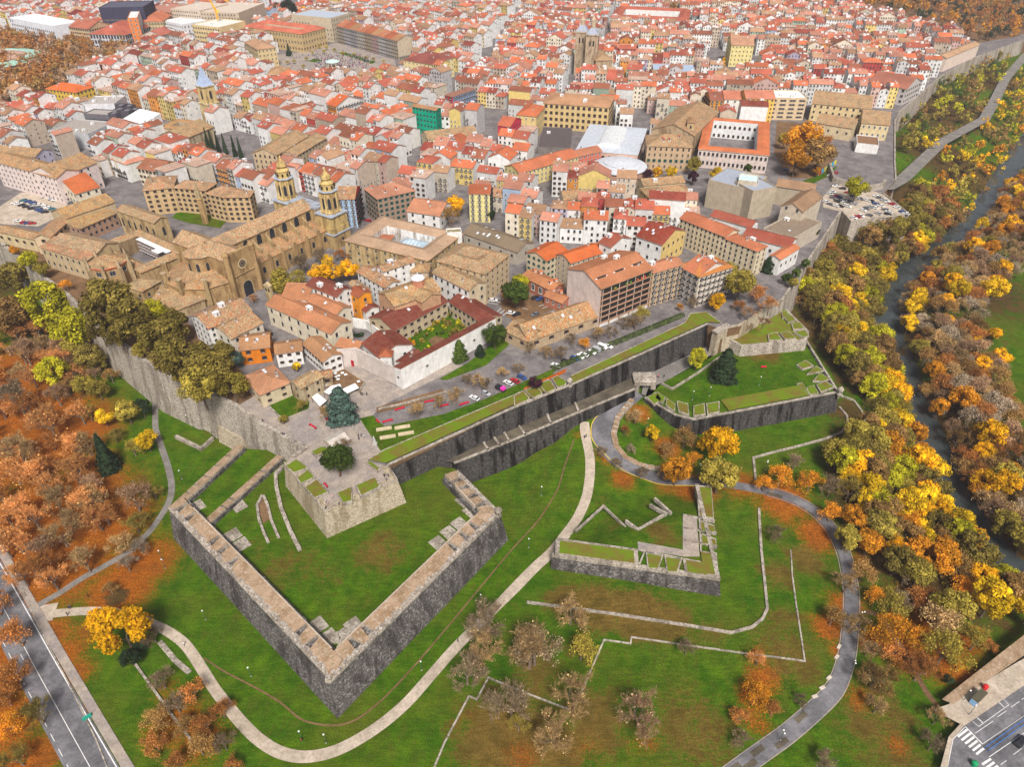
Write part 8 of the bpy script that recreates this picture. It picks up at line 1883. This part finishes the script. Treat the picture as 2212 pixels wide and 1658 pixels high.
for x, y in scatter(verge, 15, 9, 78):
 if clear(x, y): plant(TR.choice((B_, H_, H_, L_)), x, y, tz(x, y), TR.uniform(1.1, 1.8), TR.choice(('tan', 'rust', 'brown', 'orange', 'khaki')), group="autumn trees between the park road and the river")
def car_meshes(van=False):
 mb = MB()
 L, W = 4.4, 1.8
 if van: prof = [(-2.3, .45), (2.3, .45), (2.35, .9), (1.9, 1.1), (1.3, 1.95), (-2.2, 2.0), (-2.35, 1.2)]
 else: prof = [(-2.2, .4), (2.2, .4), (2.25, .72), (1.95, .88), (.95, .98), (.45, 1.02), (-1.6, 1.02), (-2.1, .98), (-2.25, .7)]
 def ext(p, w, top=1.0):
  n = len(p)
  mb.prism([(x, -w, z) for x, z in p][::1], [(x, w, z) for x, z in p], (1, 1, 1)) if False else None
  for i in range(n):
   (x0, z0), (x1, z1) = p[i], p[(i + 1) % n]
   mb.face([(x0, -w, z0), (x0, w, z0), (x1, w, z1), (x1, -w, z1)][::-1], (1, 1, 1))
  mb.face([(x, -w, z) for x, z in p], (1, 1, 1)); mb.face([(x, w, z) for x, z in reversed(p)], (1, 1, 1))
 ext(prof, W / 2)
 body = mb.mesh("body", [M['paint']])
 mb = MB()
 if van: mb.prism([(-2.1, -.91, 1.25), (1.72, -.91, 1.25), (1.72, .91, 1.25), (-2.1, .91, 1.25)], [(-2.1, -.91, 1.75), (1.42, -.91, 1.75), (1.42, .91, 1.75), (-2.1, .91, 1.75)])
 else: mb.prism([(-2.0, -.82, 1.0), (1.0, -.82, 1.0), (1.0, .82, 1.0), (-2.0, .82, 1.0)], [(-1.4, -.66, 1.42), (.3, -.66, 1.42), (.3, .66, 1.42), (-1.4, .66, 1.42)])
 cabin = mb.mesh("cabin_glass", [M['glass']])
 mb = MB()
 if not van: mb.prism([(-1.42, -.67, 1.41), (.32, -.67, 1.41), (.32, .67, 1.41), (-1.42, .67, 1.41)], [(-1.3, -.6, 1.48), (.2, -.6, 1.48), (.2, .6, 1.48), (-1.3, .6, 1.48)])
 else: mb.box(-.4, 0, 1.95, 3.4, 1.7, .1)
 roof = mb.mesh("roof", [M['paint']])
 mb = MB()
 n = 10
 ring_ = [(.33 * math.cos(2 * math.pi * k / n), .33 * math.sin(2 * math.pi * k / n)) for k in range(n)]
 for k in range(n):
  (a, b), (c, d) = ring_[k], ring_[(k + 1) % n]
  mb.face([(a, -.1, b), (c, -.1, d), (c, .1, d), (a, .1, b)])
 mb.face([(a, -.1, b) for a, b in reversed(ring_)]); mb.face([(a, .1, b) for a, b in ring_])
 return body, cabin, roof, mb.mesh("wheel", [M['iron']])
CARM, VANM = car_meshes(), car_meshes(True)
CC = dict(white=(.80, .80, .80), silver=(.42, .43, .45), black=(.02, .02, .024), blue=(.03, .08, .26), red=(.45, .02, .025), grey=(.16, .165, .18), teal=(.04, .18, .22))
def car(x, y, z, a, c, label, van=False, group=None):
 if len(label.split()) > 16: label = label.replace(" such from the left", " from left")
 bm = VANM if van else CARM
 t = thing("parked_van" if van else "parked_car", label, "van" if van else "car", (x, y, z), a, group)
 for nm, me in zip(("body", "cabin_glass", "roof"), bm[:3]):
  o = link(nm, me, t)
  o.color = (*CC[c], 1)
 for sx in (-1.4, 1.4):
  for sy in (-.82, .82): link("wheel", bm[3], t, (sx, sy, .33))
 return t
def cars(rc, lst, a, where, group, z=CZ):
 cnt = {}
 for q in sorted(lst):
  x, y, c = q[:3]
  p = Q(rc, x, y, z)
  k = (c, where); cnt[k] = cnt.get(k, 0) + 1
  lab = "%s car parked %s" % (c, where) + (", %s such from the left" % nth(cnt[k]) if cnt[k] > 1 else "")
  car(p.x, p.y, z + .06, a + TR.uniform(-.06, .06) + (math.pi if TR.random() < .5 else 0), c, lab, len(q) > 3, group)
cars(12, [(370, 1612, 'white'), (455, 1580, 'black'), (533, 1552, 'blue'), (572, 1537, 'white'), (610, 1520, 'white'), (673, 1500, 'white'), (712, 1478, 'silver', 1), (770, 1455, 'white', 1), (818, 1448, 'white')], R(-38), "beside the hedge of the rampart", "cars along the rampart hedge")
cars(21, [(1878, 347, 'white'), (1976, 307, 'silver'), (2170, 216, 'white')], R(-38), "on the street above the leaf strewn strip", "cars along the lawn")
cars(22, [(18, 200, 'red'), (76, 168, 'blue')], R(-38), "near the purple leaved tree", "cars along the lawn")
pk = Q(21, 2105, 272, CZ)
v_ = car(pk.x, pk.y, CZ + .06, R(-38), 'black', "black and bright pink van parked on the street above the lawn", True)
mb = MB(); mb.box(1.2, 0, 1.0, 1.6, 1.86, 1.06, 0, (.80, .05, .42)); mb.build("cargo_panel", M['attr'], v_)
cars(11, [(2040, 1050, 'white'), (2195, 1160, 'white')], R(-12), "in the yard behind the walled garden", "cars in the brick pavilion yard")
cars(12, [(190, 1028, 'black'), (232, 1038, 'blue'), (30, 1172, 'black'), (190, 1172, 'grey')], R(40), "in the yard of the brick pavilion", "cars in the brick pavilion yard")
yard = tq(12, [(-120, 1060), (60, 960), (280, 1040), (440, 1080), (240, 1170), (60, 1245), (-60, 1180)], CZ)
tag(sheet("yard_pavement", yard, CZ + .05, M['earth'], 4), kind='structure')
mb = MB()
for rc, a, b in ((11, (1990, 1060), (2080, 1080)), (11, (2010, 1040), (2110, 1065)), (11, (2030, 1010), (2130, 1035)), (11, (2075, 1140), (2110, 1110)), (11, (2095, 1160), (2140, 1125)), (11, (2120, 1175), (2170, 1140)), (12, (220, 1095), (290, 1075)), (12, (255, 1110), (325, 1088)), (12, (90, 1215), (140, 1225)), (12, (80, 1110), (130, 1120))):
 a, b = V2(Q(rc, *a, CZ)), V2(Q(rc, *b, CZ)); d = (b - a).normalized(); s = Vector((-d.y, d.x)) * .12
 mb.face([(*(a - s), CZ + .09), (*(b - s), CZ + .09), (*(b + s), CZ + .09), (*(a + s), CZ + .09)])
tag(mb.build("yard_road_marking", M['line']), kind='structure')
tag(sheet("gravel_car_park_pavement", tq(10, [(-200, 210), (0, 230), (190, 110), (420, 130), (620, 190), (480, 290), (470, 340), (330, 405), (-200, 370)], CZ), CZ + .05, M['sand'], 8), kind='structure')
cols = ['white', 'black', 'grey', 'blue', 'silver', 'white', 'black', 'grey', 'blue', 'white', 'teal', 'silver']
gx_ = [(130, 212), (165, 215), (205, 187), (245, 197), (285, 208), (190, 228), (228, 243), (265, 237), (310, 227), (350, 227), (305, 252), (340, 247), (385, 242), (420, 252), (455, 262), (335, 268), (362, 278), (388, 288), (275, 258), (395, 157), (445, 177), (478, 184), (615, 207)]
cars(10, [(x, y, cols[(i * 5) % 12]) for i, (x, y) in enumerate(gx_)], R(12), "in the gravel car park by the checkered roof", "cars in the gravel car park")
cars(10, [(155, 367, 'white'), (210, 380, 'red'), (240, 384, 'blue'), (278, 385, 'red')], R(15), "at the gravel car park's near edge", "cars in the gravel car park")
tag(sheet("right_car_park_pavement", tq(13, [(480, 150), (560, 60), (700, 30), (1000, 130), (1215, 300), (1050, 325), (730, 362), (640, 280), (480, 240)], CZ), CZ + .05, M['sand'], 8), kind='structure')
gx_ = [(540, 130), (590, 150), (560, 112), (622, 165), (505, 202), (540, 222), (585, 232), (627, 237), (660, 185), (700, 192), (740, 217), (690, 238), (690, 122), (715, 137), (740, 152), (770, 167), (800, 174), (860, 187), (888, 192), (935, 152), (965, 167), (1000, 187), (1035, 207), (1065, 217), (1110, 247), (930, 217), (970, 232), (1010, 267), (1040, 287), (1035, 306), (820, 272), (850, 257), (885, 242), (740, 337), (772, 327), (802, 322), (1160, 287), (1190, 302), (560, 165), (640, 205), (600, 195), (920, 250), (875, 315), (950, 300)]
cols2 = ['white', 'blue', 'white', 'grey', 'red', 'white', 'black', 'silver', 'white', 'grey', 'white']
cars(13, [(x, y, cols2[(i * 4) % 11]) for i, (x, y) in enumerate(gx_)], R(-50), "in the far right car park", "cars in the far right car park")
cars(3, [(160, 1472, 'blue'), (210, 1503, 'black'), (335, 1457, 'grey'), (425, 1440, 'black'), (585, 1612, 'white'), (645, 1632, 'black'), (540, 1522, 'white'), (580, 1497, 'red')], R(-20), "by the painted mural wall", "cars by the orange trees")
cars(1, [(640, 318, 'black'), (665, 322, 'grey'), (655, 332, 'blue'), (680, 336, 'black')], R(-20), "beside the arcaded palace", "cars by the main square")
cars(11, [(372, 897, 'black'), (930, 352, 'black'), (858, 402, 'white'), (962, 362, 'red')], R(-25), "by the cathedral front", "cars by the cathedral")
p = Q(43, 2175, 1452, AVZ); car(p.x, p.y, AVZ + .06, R(35), 'black', "black car driving along the near right avenue")
pw2 = tq(3, [(440, 1500), (590, 1400)], CZ + 1)
mural = low_wall("bright yellow red and blue painted mural wall beside the right car park", pw2, CZ, 2.6, .4, M['attr'], name="mural_wall")
for i, c in enumerate(((.6, .04, .05), (.02, .35, .60), (.70, .55, .03), (.05, .40, .35), (.72, .60, .08), (.02, .30, .55), (.62, .55, .05))):
 a, b = pw2[0].lerp(pw2[1], i / 7), pw2[0].lerp(pw2[1], (i + 1) / 7)
 n = Vector(((b - a).y, -(b - a).x)).normalized() * .26
 mb = MB(); h0 = 2.55
 mb.face([(*(a + n), CZ + .1), (*(b + n), CZ + .1), (*(b + n), CZ + h0), (*(a + n), CZ + h0 * .96)], c); mb.face([(*(a - n), CZ + 2.62), (*(a + n), CZ + 2.62), (*(b + n), CZ + 2.62), (*(b - n), CZ + 2.62)], c); mb.build("painted_panel", M['attr'], mural)
tag(sheet("mural_lawn", tq(3, [(300, 1560), (470, 1500), (600, 1430), (560, 1500), (380, 1590)], CZ), CZ + .1, M['ground'], 4), kind='structure')
DG = None
def person_mesh(shirt, legs, pose):
 me = bpy.data.meshes.new("figure")
 st = .16 + .12 * (pose % 2)
 vs = [(0, 0, .95), (0, 0, 1.2), (0, 0, 1.42), (0, 0, 1.53), (0, .02, 1.66), (0, .02, 1.75), (.10, 0, .88), (.10, -st, .48), (.10, -st * .8, .06), (.10, -st * .8 - .16, .04), (-.10, 0, .88), (-.10, st * .6, .48), (-.10, st, .06), (-.10, st - .16, .04),
   (.20, 0, 1.40), (.27, .04, 1.13), (.27, -.10, .90), (-.20, 0, 1.40), (-.27, .02, 1.13), (-.26, -.12, .90)]
 es = [(0, 1), (1, 2), (2, 3), (3, 4), (4, 5), (0, 6), (6, 7), (7, 8), (8, 9), (0, 10), (10, 11), (11, 12), (12, 13), (2, 14), (14, 15), (15, 16), (2, 17), (17, 18), (18, 19)]
 me.from_pydata(vs, es, [])
 o = bpy.data.objects.new("figure", me); COL.objects.link(o)
 md = o.modifiers.new("s", 'SKIN'); o.modifiers.new("u", 'SUBSURF').levels = 1
 rad = [.15, .15, .16, .06, .105, .09, .09, .07, .05, .05, .09, .07, .05, .05, .07, .05, .04, .07, .05, .04]
 for i, r in enumerate(rad):
  me.skin_vertices[0].data[i].radius = (r * 1.15, r)
 me.skin_vertices[0].data[0].use_root = True
 ev = o.evaluated_get(bpy.context.evaluated_depsgraph_get())
 out = bpy.data.meshes.new_from_object(ev)
 out.name = "person"
 bpy.data.objects.remove(o)
 at = out.color_attributes.new("Col", 'FLOAT_COLOR', 'CORNER')
 for pl in out.polygons:
  c = pl.center
  col = (.45, .28, .20) if (1.5 < c.z and c.y < .03 and c.z < 1.7) or (abs(c.x) > .2 and c.z < .94 and c.z > .8) else (.05, .035, .025) if c.z > 1.5 else shirt if c.z > .86 else legs if c.z > .1 else (.03, .03, .03)
  for li in pl.loop_indices: at.data[li].color = (*col, 1)
 out.materials.clear(); out.materials.append(M['attr'])
 return out
PPL = [("black coat", person_mesh((.02, .02, .025), (.03, .03, .04), 0)), ("grey jacket", person_mesh((.12, .12, .14), (.02, .025, .05), 1)), ("red jacket", person_mesh((.50, .03, .03), (.03, .03, .05), 1)), ("pink top", person_mesh((.65, .40, .38), (.35, .30, .28), 0)), ("dark blue coat", person_mesh((.02, .04, .12), (.03, .03, .04), 1)), ("white top", person_mesh((.7, .7, .7), (.05, .06, .1), 0))]
def person(p, z, k, where):
 o = link("person", PPL[k][1], None, (p.x, p.y, z), TR.uniform(0, 6.28))
 o.scale = (1.12, 1.12, 1.08)
 tag(o, "person in a %s %s" % (PPL[k][0], where), "person")
for rc, x, y, k, w in ((21, 1103, 1022, 0, "at the bastion's right railing, left of two"), (21, 1137, 1024, 4, "at the bastion's right railing, right of two"), (21, 1122, 1062, 1, "by the right gun bay of the bastion"), (21, 655, 1205, 3, "standing at the bastion's left parapet gap"), (21, 600, 1245, 5, "sitting out on the bastion's tip, upper"), (21, 617, 1258, 3, "on the bastion's tip, middle"), (21, 600, 1300, 4, "at the very corner of the bastion"), (21, 715, 1268, 1, "alone by the bastion's front parapet"),
      (21, 880, 678, 0, "at the lawn edge, first of four"), (21, 905, 674, 4, "at the lawn edge, second of four"), (21, 884, 700, 1, "at the lawn edge, lowest of four"), (21, 927, 684, 5, "at the lawn edge, last of four"), (21, 903, 318, 0, "walking by the awnings, left of three"), (21, 917, 320, 1, "walking by the awnings, middle of three"), (21, 950, 316, 4, "walking by the awnings, right of three"), (21, 55, 545, 0, "alone on the wall walk below the inn"), (21, 230, 668, 0, "leaning on the left wall parapet, left of two"), (21, 244, 672, 4, "leaning on the left wall parapet, right of two"), (21, 335, 735, 1, "alone at the wall parapet near the bastion"), (21, 648, 605, 1, "near the stone roofed hut")):
 person(Q(rc, x, y, CZ), CZ + .06, k, w)
for rc, x, y, k, w in ((22, 615, 690, 4, "on the gravel path below the hairpin, left of two"), (22, 629, 680, 0, "on the gravel path below the hairpin, right of two"), (22, 1297, 975, 2, "on the road of the hairpin bend"), (30, 600, 500, 0, "crossing the park entrance path, left of two"), (30, 613, 496, 1, "crossing the park entrance path, right of two"), (30, 768, 398, 0, "alone under the bare trees near the left road"), (30, 585, 556, 0, "at the lower side of the park entrance path"), (30, 1590, 815, 5, "walking on the gravel path right of the ginkgo"), (31, 1735, 788, 1, "walking along the gravel path right of the outwork"), (31, 392, 1645, 2, "under the lamp near the bottom edge")):
 p = G(*PX(rc, x, y)); person(p, tz(p.x, p.y) + .1, k, w)
for rc, x, y, k, w in ((22, 1250, 165, 2, "on the path through the gate, left of two"), (22, 1300, 160, 4, "on the path through the gate, right of two")): person(Q(rc, x, y, 9.9), 9.95, k, w)
mb, cr = MB(), random.Random(5)
for i in range(420):
 t_ = cr.random()
 q = Q(1, 500 + cr.uniform(0, 480), 470 + cr.uniform(0, 120), CZ) if t_ < .8 else Q(1, 250 + cr.uniform(0, 700), 430 + cr.uniform(0, 150), CZ)
 if not inpoly(q.x, q.y, OPEN[0]): continue
 c = cr.choice(((.03, .03, .04), (.3, .05, .06), (.05, .06, .2), (.5, .5, .5), (.1, .1, .12), (.3, .1, .25)))
 mb.lathe(q.x, q.y, [(.16, CZ), (.3, CZ + .9), (.34, CZ + 1.4), (.12, CZ + 1.5), (.14, CZ + 1.7), (.03, CZ + 1.85)], 5, c)
tag(mb.build("festival_crowd", M['attr']), "dense crowd of tiny people on the far main square", "crowd", kind='stuff')
tag(sheet("square_pavement", OPEN[0], CZ + .05, M['paving'], 10), kind='structure')
tag(sheet("square_lawn", tq(1, [(700, 455), (750, 445), (1030, 535), (990, 550)], CZ), CZ + .12, M['ground'], 6), kind='structure')
tag(sheet("square_lawn", tq(1, [(440, 525), (500, 503), (570, 518), (510, 540)], CZ), CZ + .12, M['ground'], 6), kind='structure')
kq = Q(1, 662, 585, CZ)
t = thing("bandstand", "open round bandstand with a pale roof in the main square crowd", "bandstand", (kq.x, kq.y, CZ))
mb = MB(); mb.lathe(0, 0, [(6.5, 0), (6.5, 1.4)], 8, (.55, .5, .42)); mb.build("base", M['attr'], t)
for k in range(8):
 mb = MB(); mb.box(5.6 * math.cos(k * .785), 5.6 * math.sin(k * .785), 1.4, .7, .7, 4.6, 0, (.6, .52, .4)); mb.build("column", M['attr'], t)
mb = MB(); mb.lathe(0, 0, [(7.2, 6), (7.0, 6.7), (3.5, 7.8), (.2, 8.4)], 16, (.50, .64, .62)); mb.build("roof", M['attr'], t)
def globe_lamp(p, z, label, double=False, h=4.6):
 t = thing("street_lamp", label, "lamp", (p.x, p.y, z), TR.uniform(0, 3))
 mb = MB(); mb.tube([(0, 0, -.2), (0, 0, h)], [.09, .055], 6, (.06, .12, .10)); mb.lathe(0, 0, [(.22, -.1), (.22, .25), (.1, .4)], 8, (.35, .33, .3)); mb.build("pole", M['attr'], t)
 for dx in ((-.45, .45) if double else (0,)):
  mb = MB(); r = .27; mb.lathe(dx, 0, [(.03, h - .1)] + [(r * math.cos(R(a)), h + .22 + r * math.sin(R(a))) for a in range(-75, 91, 33)], 10, (.82, .82, .8)); mb.build("globe", M['attr'], t, smooth=True)
  if double: mb = MB(); mb.box(0, 0, h - .06, 1.0, .06, .06, 0, (.06, .12, .1)); mb.build("arm", M['attr'], t) if dx > 0 else None
for rc, x, y, w, dbl in ((30, 1775, 593, "between the gravel path and the outwork's left face, upper", 0), (30, 2165, 1083, "between the gravel path and the outwork's left face, lower", 0), (30, 1425, 150, "at the leaf covered edge left of the outwork", 0), (31, 390, 1630, "inside the bottom loop of the gravel path", 0), (31, 1425, 1030, "right of the outwork's tip", 0), (31, 1935, 455, "midway along the outwork's right face", 0), (22, 245, 1180, "in the meadow under the dark lower wall", 0), (22, 135, 1630, "in the meadow beside the outwork's sentry box", 0), (20, 1215, 275, "by the top of the grey path", 0), (20, 1625, 560, "in the grass under the pale town wall", 0), (20, 1570, 1040, "at the left flank of the lawn", 0), (10, 825, 1515, "at the foot of the pale wall by the lime trees", 0),
       (22, 1155, 590, "inside the hairpin bend among leaves", 0), (22, 1600, 990, "with twin globes beside the golden tree at the road", 1), (22, 2175, 960, "with twin globes near the moat wall", 1), (43, 790, 400, "with twin globes on the park road, upper", 1), (43, 720, 830, "with twin globes on the park road, middle", 1), (43, 110, 1430, "with twin globes on the park road, lowest", 1), (30, 1400, 75, "at the edge of the leaves", 0), (31, 600, 1658, "at the bottom edge", 0)):
 p = G(*PX(rc, x, y)); globe_lamp(p, tz(p.x, p.y), "white globe street lamp " + w, dbl)
for rc, x, y, w in ((22, 1690, 320, "middle"), (22, 2120, 230, "right"), (22, 1545, 355, "left")): p = Q(rc, x, y, AZ - .3); globe_lamp(p, AZ - .3, "slim globe lamp on the far bastion's lawn, %s of three" % w)
for k, (rc, x, y, a) in enumerate(((21, 485, 590, -38), (21, 620, 520, 60), (21, 660, 545, -35), (21, 1130, 545, 22), (21, 1045, 545, -50), (21, 1235, 440, 25), (21, 1490, 375, 20), (21, 1615, 412, 22), (21, 1790, 395, 25), (21, 597, 1097, -50))):
 p = Q(rc, x, y, CZ)
 t = thing("park_bench", "long red bench, " + ("left of the dead tree on the platform", "under the dead tree, upper", "under the dead tree, lower", "at the lawn's top edge", "short end piece at the lawn's corner", "among the pollard trees, first from the lawn", "among the pollard trees, second from the lawn", "among the pollard trees, third from the lawn", "among the pollard trees, nearest the cars", "against the bastion's left parapet")[k], "bench", (p.x, p.y, CZ + .05), R(a))
 ln = 4.2 if k not in (1, 2, 4, 9) else 2.6
 mb = MB(); mb.box(0, 0, .42, ln, .45, .12); mb.build("seat", M['red'], t)
 mb = MB(); mb.box(0, .24, .5, ln, .08, .4); mb.build("backrest", M['red'], t)
 for s in (-.42, .42):
  mb = MB(); mb.box(s * ln, 0, 0, .3, .6, .42); mb.build("leg", M['iron'], t)
for k, (x, y) in enumerate(((1830, 212), (2160, 78))):
 p = Q(22, x, y, AZ - .3); t = thing("park_bench", "short red bench on the far bastion's lawn, " + ("near the great cedar" if k == 0 else "farther one near the arched wall"), "bench", (p.x, p.y, AZ - .25))
 mb = MB(); mb.box(0, 0, .42, 2.6, .6, .1); mb.build("seat", M['red'], t)
 mb = MB(); mb.box(0, .3, .5, 2.6, .08, .45); mb.build("backrest", M['red'], t)
for k, (x, y) in enumerate(((1100, 612), (1258, 597), (1132, 682), (1290, 652))):
 p = Q(21, x, y, CZ); mb = MB(); mb.box(p.x, p.y, CZ + .1, 6.0, 1.1, .75, R(14), (.58, .48, .33)); mb.box(p.x, p.y + .2, CZ + .85, 5.6, .5, .25, R(14), (.5, .42, .28))
 tag(mb.build("stone_block", M['attr']), "long squared stone block on the platform lawn, " + ("upper left", "upper right", "lower left", "lower right")[k] + " of four", "stone")
p = Q(21, 1022, 735, CZ)
t = thing("statue", "pale standing stone figure at the corner of the platform lawn", "statue", (p.x, p.y, CZ))
mb = MB(); mb.box(0, 0, 0, 1.6, 1.6, .5, 0, (.45, .42, .38)); mb.build("plinth", M['attr'], t)
mb = MB(); mb.tube([(.1, 0, .4), (0, 0, 1.6), (-.1, .05, 2.8), (-.25, .05, 3.8)], [.5, .42, .36, .2], 7, (.46, .46, .45)); mb.build("figure", M['attr'], t)
bld("stone_hut", "low stone roofed hut beside the dead tree on the platform", "hut", 21, (655, 768), (800, 690), (735, 612), 1.8, roofc=(.50, .45, .40), rmat='attr', wall=(.45, .38, .3), floors=0, chim=0, rh=1.2, ov=.2)
for k, (pl, lb) in enumerate((([(475, 330), (525, 295), (605, 360), (545, 410)], "white awning on posts left of the cedar"), ([(580, 285), (640, 235), (720, 215), (760, 300), (650, 320)], "white awning directly behind the cedar"), ([(735, 262), (850, 210), (885, 250), (780, 300)], "white awning right of the cedar"))):
 t0_ = Q(21, *pl[0], CZ + 2.8); t = thing("awning", lb, "awning", (t0_.x, t0_.y, CZ))
 pp = [V2(Q(21, x, y, CZ + 2.8)) - V2(t0_) for x, y in pl]
 if sum(a.cross(b) for a, b in zip(pp, pp[1:] + pp[:1])) < 0: pp = pp[::-1]
 mb = MB(); mb.prism([(a.x, a.y, 2.7) for a in pp], [(a.x, a.y, 2.85) for a in pp], bottom=True); mb.build("canopy", M['white'], t)
 for a in pp: mb = MB(); mb.box(a.x * .96, a.y * .96, 0, .12, .12, 2.7); mb.build("post", M['iron'], t)
for k, (x, y) in enumerate(((710, 157), (742, 133), (770, 147), (680, 137), (705, 187), (600, 238), (882, 206), (690, 165))):
 p = Q(21, x, y, CZ)
 t = thing("cafe_table", "white terrace table, one of several beside the awnings", "table", (p.x, p.y, CZ), R(k * 20), "white tables of the terrace")
 mb = MB(); mb.box(0, 0, .7, 1.3, 1.3, .08); mb.build("tabletop", M['white'], t)
 mb = MB(); mb.box(0, 0, 0, .12, .12, .7); mb.build("leg", M['iron'], t)
tag(sheet("terrace_pavement", tq(21, [(640, 110), (760, 90), (935, 205), (900, 290), (760, 310), (600, 270)], CZ), CZ + .09, M['earth'], 4), kind='structure')
tag(sheet("inn_garden_lawn", tq(21, [(90, 390), (330, 300), (460, 310), (450, 430), (250, 510), (150, 460)], CZ), CZ + .1, M['ground'], 3, False), kind='structure')
low_wall("low stone garden wall round the inn's front garden", tq(21, [(90, 395), (165, 470), (230, 535), (300, 530)], CZ), CZ, .8, .5)
low_wall("low wall and planter between the terrace and the paved street", tq(21, [(760, 315), (880, 295), (935, 215), (920, 195)], CZ), CZ, .9, .6)
low_wall("stone edged planting strip by the pollard trees", tq(21, [(1050, 440), (1250, 395), (1640, 290)], CZ), CZ, .7, .8)
tag(sheet("planting_strip", tq(21, [(1045, 470), (1030, 420), (1600, 260), (1640, 300), (1300, 410)], CZ), CZ + .08, M['earth'], 4), kind='structure')
c0 = Q(0, 1925, 380, CZ)
t = thing("tower_crane", "yellow construction crane standing among the upper left roofs", "crane", (c0.x, c0.y, CZ), R(20))
YC = (.75, .36, .02)
mb = MB(); mb.box(0, 0, 0, 1.8, 1.8, 38, 0, YC); mb.build("mast", M['attr'], t)
mb = MB(); mb.tube([(0, 0, 34), (-6, 5, 52)], [1.1, .8], 4, YC); mb.build("jib", M['attr'], t)
mb = MB(); mb.tube([(-6, 5, 52), (16, -6, 44)], [.9, .7], 4, YC); mb.build("boom", M['attr'], t)
mb = MB(); mb.box(2, -1.5, 33, 3, 2.4, 2.6, 0, (.7, .5, .1)); mb.build("cab", M['attr'], t)
bq_ = P(-22, 128, CZ + 10)
t = thing("bullring", "round bullring with a pale green roof ring at the left edge", "stadium", (bq_.x, bq_.y, CZ))
mb = MB(); mb.lathe(0, 0, [(46, -1), (46, 10)], 48, (.55, .35, .28)); mb.build("wall", M['plaster'], t)
mb = MB(); mb.lathe(0, 0, [(47, 10), (46, 11.2), (35, 12.5), (34.5, 11.8), (34, 6), (22, 1.2)], 48, cols=[(.34, .55, .46)] * 3 + [(.4, .3, .28)] * 3); mb.build("roof", M['attr'], t)
p = Q(43, 1800, 1085, AVZ)
t = thing("bus_shelter", "dark green bus shelter with a blue end panel by the near right avenue", "shelter", (p.x, p.y, AVZ + .12), R(34))
mb = MB(); mb.box(0, 0, 2.4, 5.4, 2.0, .25, 0, (.10, .09, .06)); mb.build("roof", M['attr'], t)
mb = MB(); mb.box(0, .9, 0, 5.2, .1, 2.4, 0, (.03, .09, .05)); mb.build("back_panel", M['attr'], t)
mb = MB(); mb.box(-2.65, 0, .2, .12, 1.8, 2.0, 0, (.25, .45, .70)); mb.build("end_panel", M['attr'], t)
p = Q(43, 1868, 985, AVZ); mb = MB(); mb.lathe(p.x, p.y, [(.7, AVZ + .1), (.75, AVZ + 1.6), (.4, AVZ + 1.9)], 10, (.55, .03, .03)); tag(mb.build("recycling_bin", M['attr']), "red recycling bin beside the green bus shelter", "bin")
p = Q(43, 1775, 1645, AVZ); mb = MB(); mb.lathe(p.x, p.y, [(.8, AVZ + .1), (.8, AVZ + 1.5), (.3, AVZ + 1.8)], 10, (.02, .30, .12)); tag(mb.build("recycling_bin", M['attr']), "green recycling bin at the bottom right crossing", "bin")
for k, (a, b) in enumerate((((1870, 1500), (2330, 1170)), ((1900, 1525), (2350, 1200)))):
 a, b = V2(Q(43, *a, AVZ)), V2(Q(43, *b, AVZ))
 t = thing("guard_rail", "bright blue railing along the avenue's middle strip, " + ("upper" if k == 0 else "lower") + " of two", "railing", (a.x, a.y, AVZ), math.atan2((b - a).y, (b - a).x))
 ln = (b - a).length
 for z in (.5, 1.0): mb = MB(); mb.box(ln / 2, 0, z, ln, .09, .09, 0, (.03, .16, .50)); mb.build("rail", M['attr'], t)
 for i in range(9): mb = MB(); mb.box(i * ln / 8, 0, 0, .1, .1, 1.1, 0, (.03, .16, .5)); mb.build("post", M['attr'], t)
for k, (x, y) in enumerate(((1690, 1085), (1735, 1212))):
 p = Q(43, x, y, AVZ); globe_lamp(p, AVZ + .12, "white globe lamp on the avenue pavement, " + ("upper" if k == 0 else "lower"), h=5)
for k, (x, y) in enumerate(((615, 625), (595, 715), (528, 895), (470, 980), (405, 1055))):
 p = G(*PX(43, x, y)); mb = MB(); mb.box(p.x, p.y, p.z - .1, 1.8, .9, .55, R(50 - 8 * k), (.58, .5, .42)); tag(mb.build("stone_bench", M['attr']), "stone bench on the left verge of the park road, %s from its upper end" % ("first", "second", "third", "fourth", "fifth")[k], "bench")
p = G(*PX(30, 755, 1440)); mb = MB(); mb.box(p.x, p.y, p.z, 2.4, .8, .9, R(40), (.02, .30, .22)); tag(mb.build("litter_bin", M['attr']), "teal box on the pavement of the near left road", "box")
tag(sheet("lot_pavement", pz([(1678, 262), (1735, 266), (1808, 330), (1785, 385), (1705, 385), (1672, 330)], CZ), CZ + .05, M['earth'], 8), kind='structure')
hz = bpy.data.materials.new("air")
hz.use_nodes = True
ht = hz.node_tree
ht.nodes.remove(ht.nodes["Principled BSDF"])
pv = ht.nodes.new("ShaderNodeVolumePrincipled")
pv.inputs['Color'].default_value = (.92, .86, .95, 1)
pv.inputs['Density'].default_value = 0.0001
ht.links.new(pv.outputs[0], ht.nodes['Material Output'].inputs['Volume'])
mb = MB()
mb.box(0, 800, -16.5, 13500, 15500, 223)
tag(mb.build("haze", hz), "thin pale haze over the whole town", "haze", kind='stuff')
